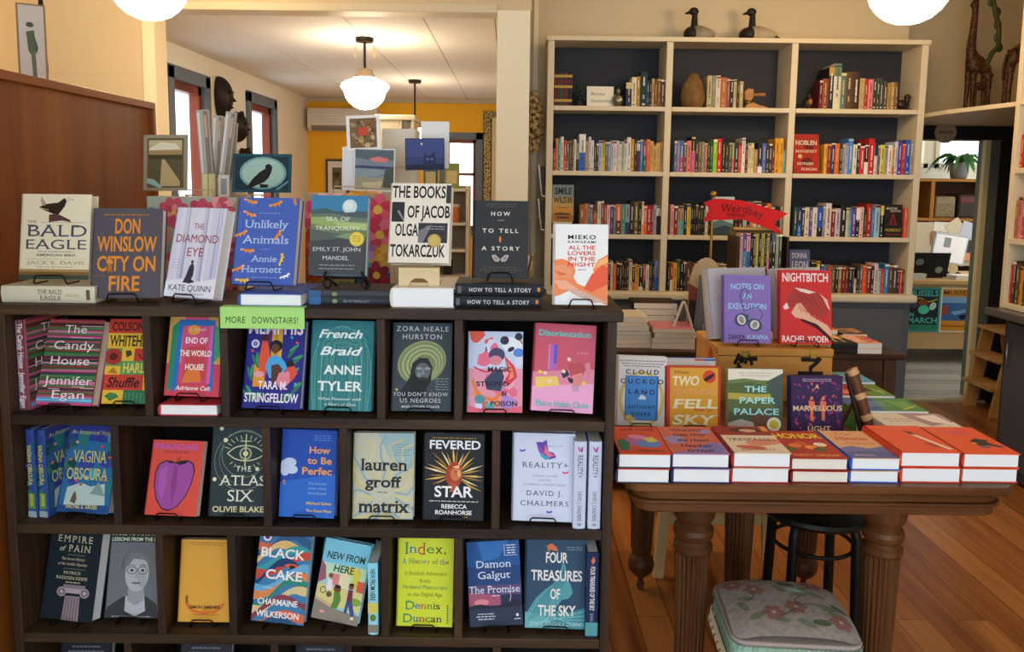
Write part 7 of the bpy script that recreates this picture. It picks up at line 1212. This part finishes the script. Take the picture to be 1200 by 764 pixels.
def c_purple(a): a.r(0, 0, 100, 100, '2a2f54'); a.r(2, 3, 98, 97, '3f4a80'); a.r(2, 60, 98, 97, '35406f'); a.P([(2, 84), (98, 80), (98, 97), (2, 97)], '1c2038'); a.e(42, 18, 3, 3, 'd0c8b0'); a.P([(46, 86), (48, 46), (54, 56), (64, 54), (74, 44), (78, 70), (76, 88)], '262c50'); a.e(57, 66, 4, 3.4, '5a6aa0'); a.e(68, 66, 4, 3.4, '5a6aa0'); a.P([(60, 74), (66, 74), (63, 80)], '14182c')
card('sepia landscape card of a road under clouds, far left of the card spinners', 168, 157, 217, 223, 2.42, c_road, '8a8478', 8, -1)
card('deep blue card with a dark owl against a pale moon', 272, 180, 340, 225, 2.42, c_owl, '1f4a58', 8, 0)
card('white card with an autumn leaf picture and a red square', 407, 135, 446, 176, 2.44, c_leaf, 'ece8e0', 5, -3)
card('painted seascape card with a pink cloud, behind the white lettered book', 414, 174, 462, 224, 2.42, c_paint, 'e0dcd4', 4, 1)
card('indigo night card with a dim cat face', 475, 162, 521, 199, 2.42, c_purple, '2a2f54', 5, -1); card('blank white envelope behind the indigo night card', 493, 142, 526, 197, 2.47, None, 'e4e2dc', 5, 0, name='white_envelope', cat='envelope')
for i in range(3): card(('foremost', 'middle', 'rearmost')[i] + ' of three white envelopes left of the painted seascape card', 401 + i * 4, 172 - i, 414 + i * 4, 223, 2.435 + i * .013, None, ('dcdcde', 'e6e4e2', 'd4d4d8')[i], 4, 0, name='white_envelope', cat='envelope')
# clear sleeves fanned in the spinner top
SLV = M('b8b4ac', .15, .35)
for i, (x0, x1, y0, y1, r_, lab) in enumerate(((236, 248, 128, 210, -4, 'glossy grey sleeve of cards standing tallest at the left of the fan'), (247, 256, 135, 208, 3, 'glossy grey sleeve of cards in the middle of the fan'), (256, 266, 130, 208, 7, 'glossy pale sleeve of cards leaning right in the fan'), (262, 272, 143, 210, 4, 'shorter glossy sleeve of cards at the right of the fan'))): card(lab, x0, y0, x1, y1, 2.50 + .02 * (i % 2), (lambda a: (a.r(55, 2, 92, 96, '8a7a68'), a.r(8, 4, 26, 92, 'e0dcd4'), a.r(60, 8, 80, 40, 'c8a888'))), 'b0aca4', 3, r_, 0, 'card pack', 'card_sleeve', .012)
card('cream booklet pair propped below the glossy sleeves', 236, 203, 252, 232, 2.46, lambda a: (a.r(8, 3, 44, 98, 'd8cfa0'), a.r(52, 3, 94, 98, 'cfc490')), 'a89a70', 3, 0, 0, 'booklet', 'booklet', .008); card('small white framed card beside the cream booklet', 256, 205, 268, 232, 2.46, lambda a: a.r(22, 16, 78, 84, '9a968c'), 'd8d4cc', 3)
# flowered gift bags
PK = ['e87a88', 'd85a70', 'f4aaa8', 'f09a88', 'd04a62', 'f8c4b4']
def c_peony(a):
    a.r(0, 0, 100, 100, 'b8c0ac'); q = random.Random(12)
    for i in range(22): a.e(q.uniform(2, 98), q.uniform(0, 60), 6, 3.4, q.choice(['2f7a70', '1f5a58', '4a9a88']), q.uniform(0, 180), 10)
    for x, y, r in ((10, 34, 13), (30, 14, 14), (44, 44, 13), (62, 16, 15), (84, 12, 14), (76, 44, 14), (94, 46, 13), (22, 62, 14), (60, 74, 14), (90, 76, 14)): flower(a, x, y, r * 1.12, q.choice(PK), q.choice(PK), 9, x * .1); flower(a, x, y, r * .62, q.choice(PK), q.choice(PK), 6, x * .2)
def c_tulip(a):
    a.r(0, 0, 100, 100, 'b89a70'); a.r(72, 30, 100, 70, '8ab0c8'); a.r(60, 70, 100, 100, '3a6a98'); q = random.Random(15)
    for i in range(14): a.l([(q.uniform(30, 70), 100), (q.uniform(40, 62), 78)], 2, q.choice(['2f7a3a', '4aa050']))
    for x, y, r, c, c2 in ((10, 20, 13, 'd84a70', 'e87a98'), (30, 6, 13, 'e8a098', 'f0c0b0'), (58, 6, 12, 'e8b04a', 'e09a3a'), (86, 14, 15, 'd83a5a', 'e8607a'), (88, 36, 14, 'd8405a', 'e87a8a'), (10, 46, 14, 'c85030', 'd8783a'), (12, 68, 15, 'a83a2a', 'd06030'), (88, 56, 12, 'e09a3a', 'e8b850'), (84, 72, 12, '8f2030', 'a83040'), (76, 92, 14, 'a82a2a', 'c83a34'), (20, 88, 13, '6a2a3a', 'b07a40'), (70, 50, 10, 'b06ab0', 'c890c8')): flower(a, x, y, r * 1.25, c, c2, 6, x * .13)
def bag(lab, x0, y0, x1, Y, f, d=.07):
    p, q_ = atY(x0, y0, Y), atY(x1, y0, Y); w = q_.x - p.x; zt = p.z; h = zt - .88 if 0 else .34; t = thing('gift_bag', lab, 'bag', ((p.x + q_.x) / 2, Y, zt - h)); b = MB(); b.box(-w / 2, w / 2, 0, d, 0, h, M('c8b89a', .6)); b.build('body', t); b = MB(); f(Art(b, lambda u, v, k: (-w / 2 + u * w, -.0003 - .00008 * k, h * (1 - v)), w / h)); b.build('floral_print', t)
    b = MB(); b.tube([(-w * .2, d / 2, h), (-w * .18, d / 2, h + .02), (w * .18, d / 2, h + .02), (w * .2, d / 2, h)], .002, M('b8a888'), 6); b.build('handle', t); return zt - h
zb = []
zb.append(bag('gift bag printed with pink peonies behind the lilac birch forest book', 172, 230, 277, 2.32, c_peony)); zb.append(bag('gift bag printed with mixed tulips behind the moonlit book', 357, 226, 457, 2.32, c_tulip))
sd = thing('back_ledge', 'low wooden ledge table behind the display unit carrying the gift bags', 'table', (-.62, 2.40, 0)); zt = min(zb) - .0006; b = MB(); b.box(-.55, .55, -.12, .05, zt - .02, zt, CHW); b.build('tabletop', sd, .002)
for x in (-.5, .46):
    for y in (-.11, .01): b = MB(); b.box(x, x + .04, y, y + .04, 0, zt - .02, CHZ); b.build('leg', sd)
# ---------------------------------------------------------------- back room
MK = NOISE('dark_carved_wood', ['160f0b', '241811', '33231a'], 14, .45, 4, 0, (1, 1, 1), False, 'Noise', None, .3)
def mask(lab, px, py, h, w, tall):
    p = atX(px, py, -2.36); t = thing('wall_mask', lab, 'mask', p, R(-90) * 0, 'carved masks on the back room wall'); D = w * .8
    def f(q): return Vector((max(q.x, -.05), q.y * (1 - .28 * max(0, -q.z)) * (1 + .0), q.z))
    b = MB(); b.ell((0, 0, 0), (D, w / 2, h / 2), MK, 24, 18, None, f); b.build('face', t, 0, 60)
    b = MB(); b.prism([(D * .75, h * .10), (D * 1.22, -h * .10), (D * .8, -h * .12)], -w * .07, w * .07, MK, 'y'); b.build('nose', t, .004)
    for s in (-1, 1): b = MB(); b.ell((D * .82, s * w * .2, h * .08), (D * .12, w * .1, h * .022), M('0c0806'), 10, 8); b.ell((D * .82, s * w * .2, h * .13), (D * .18, w * .14, h * .02), MK, 10, 8); b.build('eye', t, 0, 60)
    b = MB(); b.ell((D * .80, 0, -h * .24), (D * .2, w * .17, h * .035), M('2a1a12'), 12, 8); b.build('mouth', t, 0, 60)
    if not tall: b = MB(); [b.tube([(D * (.3 + .1 * i), s * w * .3, h * .40), (D * .5, s * w * .1, h * .5)], .008, MK, 6) for s in (-1, 1) for i in range(3)]; b.build('hair_ridges', t)
mask('tall dark carved mask with a long rounded forehead between the two windows', 256, 114, .33, .15, True); mask('dark carved mask with ridged hair lower and right of the tall mask', 277, 149, .26, .13, False); mask('small dark carved mask lowest of three, half hidden by the owl card', 284, 187, .20, .14, False)
ac = thing('air_conditioner', 'white wall mounted air conditioner on the mustard end wall', 'air conditioner', (-1.88, 9.0, 2.08)); b = MB(); b.prism([(0, .02), (-.14, .0), (-.19, .04), (-.20, .2), (-.17, .255), (0, .26)], -.44, .34, M('ded8cc', .4), 'x'); b.build('casing', ac, .006); b = MB(); b.prism([(-.145, .004), (-.196, .042), (-.199, .062), (-.15, .02)], -.40, .30, M('8a857c'), 'x'); b.build('louvre', ac); b = MB(); [b.box(-.42, .32, -.2025, -.199, .10 + .03 * i, .104 + .03 * i, M('b8b2a6')) for i in range(4)]; b.build('grille_lines', ac)
fp = thing('framed_picture', 'dark framed picture with a white mount on the mustard wall', 'picture', (-2.03, 8.97, 1.33)); b = MB(); b.box(-.13, .13, 0, .025, 0, .44, M('4a4034', .5)); b.build('frame', fp, .003); b = MB(); a = Art(b, lambda u, v, k: (-.105 + u * .21, -.001 - .0004 * k, .415 - v * .39), .21 / .39); a.r(0, 0, 100, 100, 'e0dcd4'); a.r(24, 18, 76, 82, '6a6050'); blob(a, 50, 40, 18, '3f4034', 9, 3); blob(a, 48, 66, 16, '8a8268', 9, 4); b.build('picture', fp)
tp = thing('framed_tapestry', 'tall framed tapestry mirror with a speckled border beside the end wall window', 'tapestry', (-.20, 8.97, 1.0)); SPK = NOISE('speckled_border', ['2a2018', '8a6a30', 'd8c890', '5a3a20', 'c0a860'], 40, .6, 2, 0, (1, 1, 1), True, 'Noise', [0, .4, .48, .54, .62])
b = MB(); [b.box(x0, x1, 0, .02, z0, z1, SPK) for x0, x1, z0, z1 in ((-.14, -.06, 0, 1.34), (.10, .18, 0, 1.34), (-.06, .10, 1.26, 1.34), (-.06, .10, 0, .08))]; b.build('border', tp); b = MB(); b.box(-.06, .10, .004, .018, .08, 1.26, M('d8c8a0', .5)); b.build('centre_panel', tp); b = MB(); [b.box(-.148, -.14, -.002, .02, 0, 1.34, M('2a2018')), b.box(-.06, -.05, -.002, .004, .08, 1.26, M('2a2018'))]; b.build('dark_edging', tp)
wsx = thing('display_shelves', 'white open shelves with small goods seen between the two upright books', 'shelves', (-.32, 5.6, 0)); WS = M('d8d0c0', .5)
for x in (-.36, .0): b = MB(); b.box(x - .012, x + .012, -.12, .12, 0, 1.50, WS); b.build('upright', wsx, .002)
for z in (.3, .6, .86, 1.05, 1.24, 1.48): b = MB(); b.box(-.36, .0, -.12, .12, z - .02, z, WS); b.build('shelf', wsx, .002)
b = MB(); b.box(-.36, 0, .11, .12, 0, 1.5, M('a89880', .6)); b.build('back_panel', wsx)
for i, (x, z, w, h, c, nm, lab) in enumerate(((-.27, 1.48, .10, .17, '3a7a80', 'card_pack', 'teal picture pack on top of the white shelves'), (-.12, 1.48, .11, .18, '8a9a50', 'card_pack', 'olive picture pack on top of the white shelves'), (-.30, 1.24, .05, .12, 'c8503a', 'gift_tin', 'red tin on the upper white shelf'), (-.20, 1.24, .06, .10, 'd8a040', 'gift_tin', 'amber tin on the upper white shelf'), (-.09, 1.24, .06, .13, 'c87a40', 'gift_tin', 'orange tin on the upper white shelf'), (-.29, 1.05, .06, .09, 'a8502a', 'gift_tin', 'rust tin on the middle white shelf'), (-.16, 1.05, .07, .10, 'b89a6a', 'gift_tin', 'tan tin on the middle white shelf'), (-.27, .86, .055, .15, '2f8a60', 'gift_tin', 'green tin on the lower white shelf'), (-.14, .86, .06, .13, '3a3a3c', 'gift_tin', 'black tin on the lower white shelf'))):
    t = thing(nm, lab, 'pack' if nm == 'card_pack' else 'tin', (-.32 + x, 5.56, z + .0006)); b = MB()
    if nm == 'card_pack': b.box(-w / 2, w / 2, 0, .03, 0, h, M(c)); b.build('body', t, .002); b = MB(); b.box(-w * .36, w * .36, -.001, 0, h * .2, h * .7, M('d8c890')); b.build('label_panel', t)
    else: b.lathe([(w / 2 * .96, 0), (w / 2, .004), (w / 2, h * .84)], M(c, .35), 20); b.build('body', t, 0, 40); b = MB(); b.lathe([(w / 2 * 1.03, h * .84), (w / 2 * 1.03, h * .97), (w / 2 * .9, h)], M('d8cfc0', .4), 20); b.build('lid', t, 0, 40)
tw = thing('display_tower', 'cream wooden display tower standing in the back room behind the cards', 'tower', (atY(465, 200, 5.3).x, 5.3, 0)); b = MB(); b.box(-.12, .13, -.02, .14, 0, 1.93, M('d0c4a8', .5)); b.build('back', tw, .004); b = MB(); b.box(-.13, .14, -.11, .15, 1.93, 1.965, M('dcd0b4', .5)); b.build('top', tw, .006)
for x in (-.12, .03, .11): b = MB(); b.box(x, x + .02, -.10, -.02, 0, 1.93, M('d8ccb0', .5)); b.build('upright', tw, .003)
b = MB(); b.box(-.10, .03, -.10, -.085, 0, 1.93, M('d4c8aa', .5)); b.build('front_panel', tw)
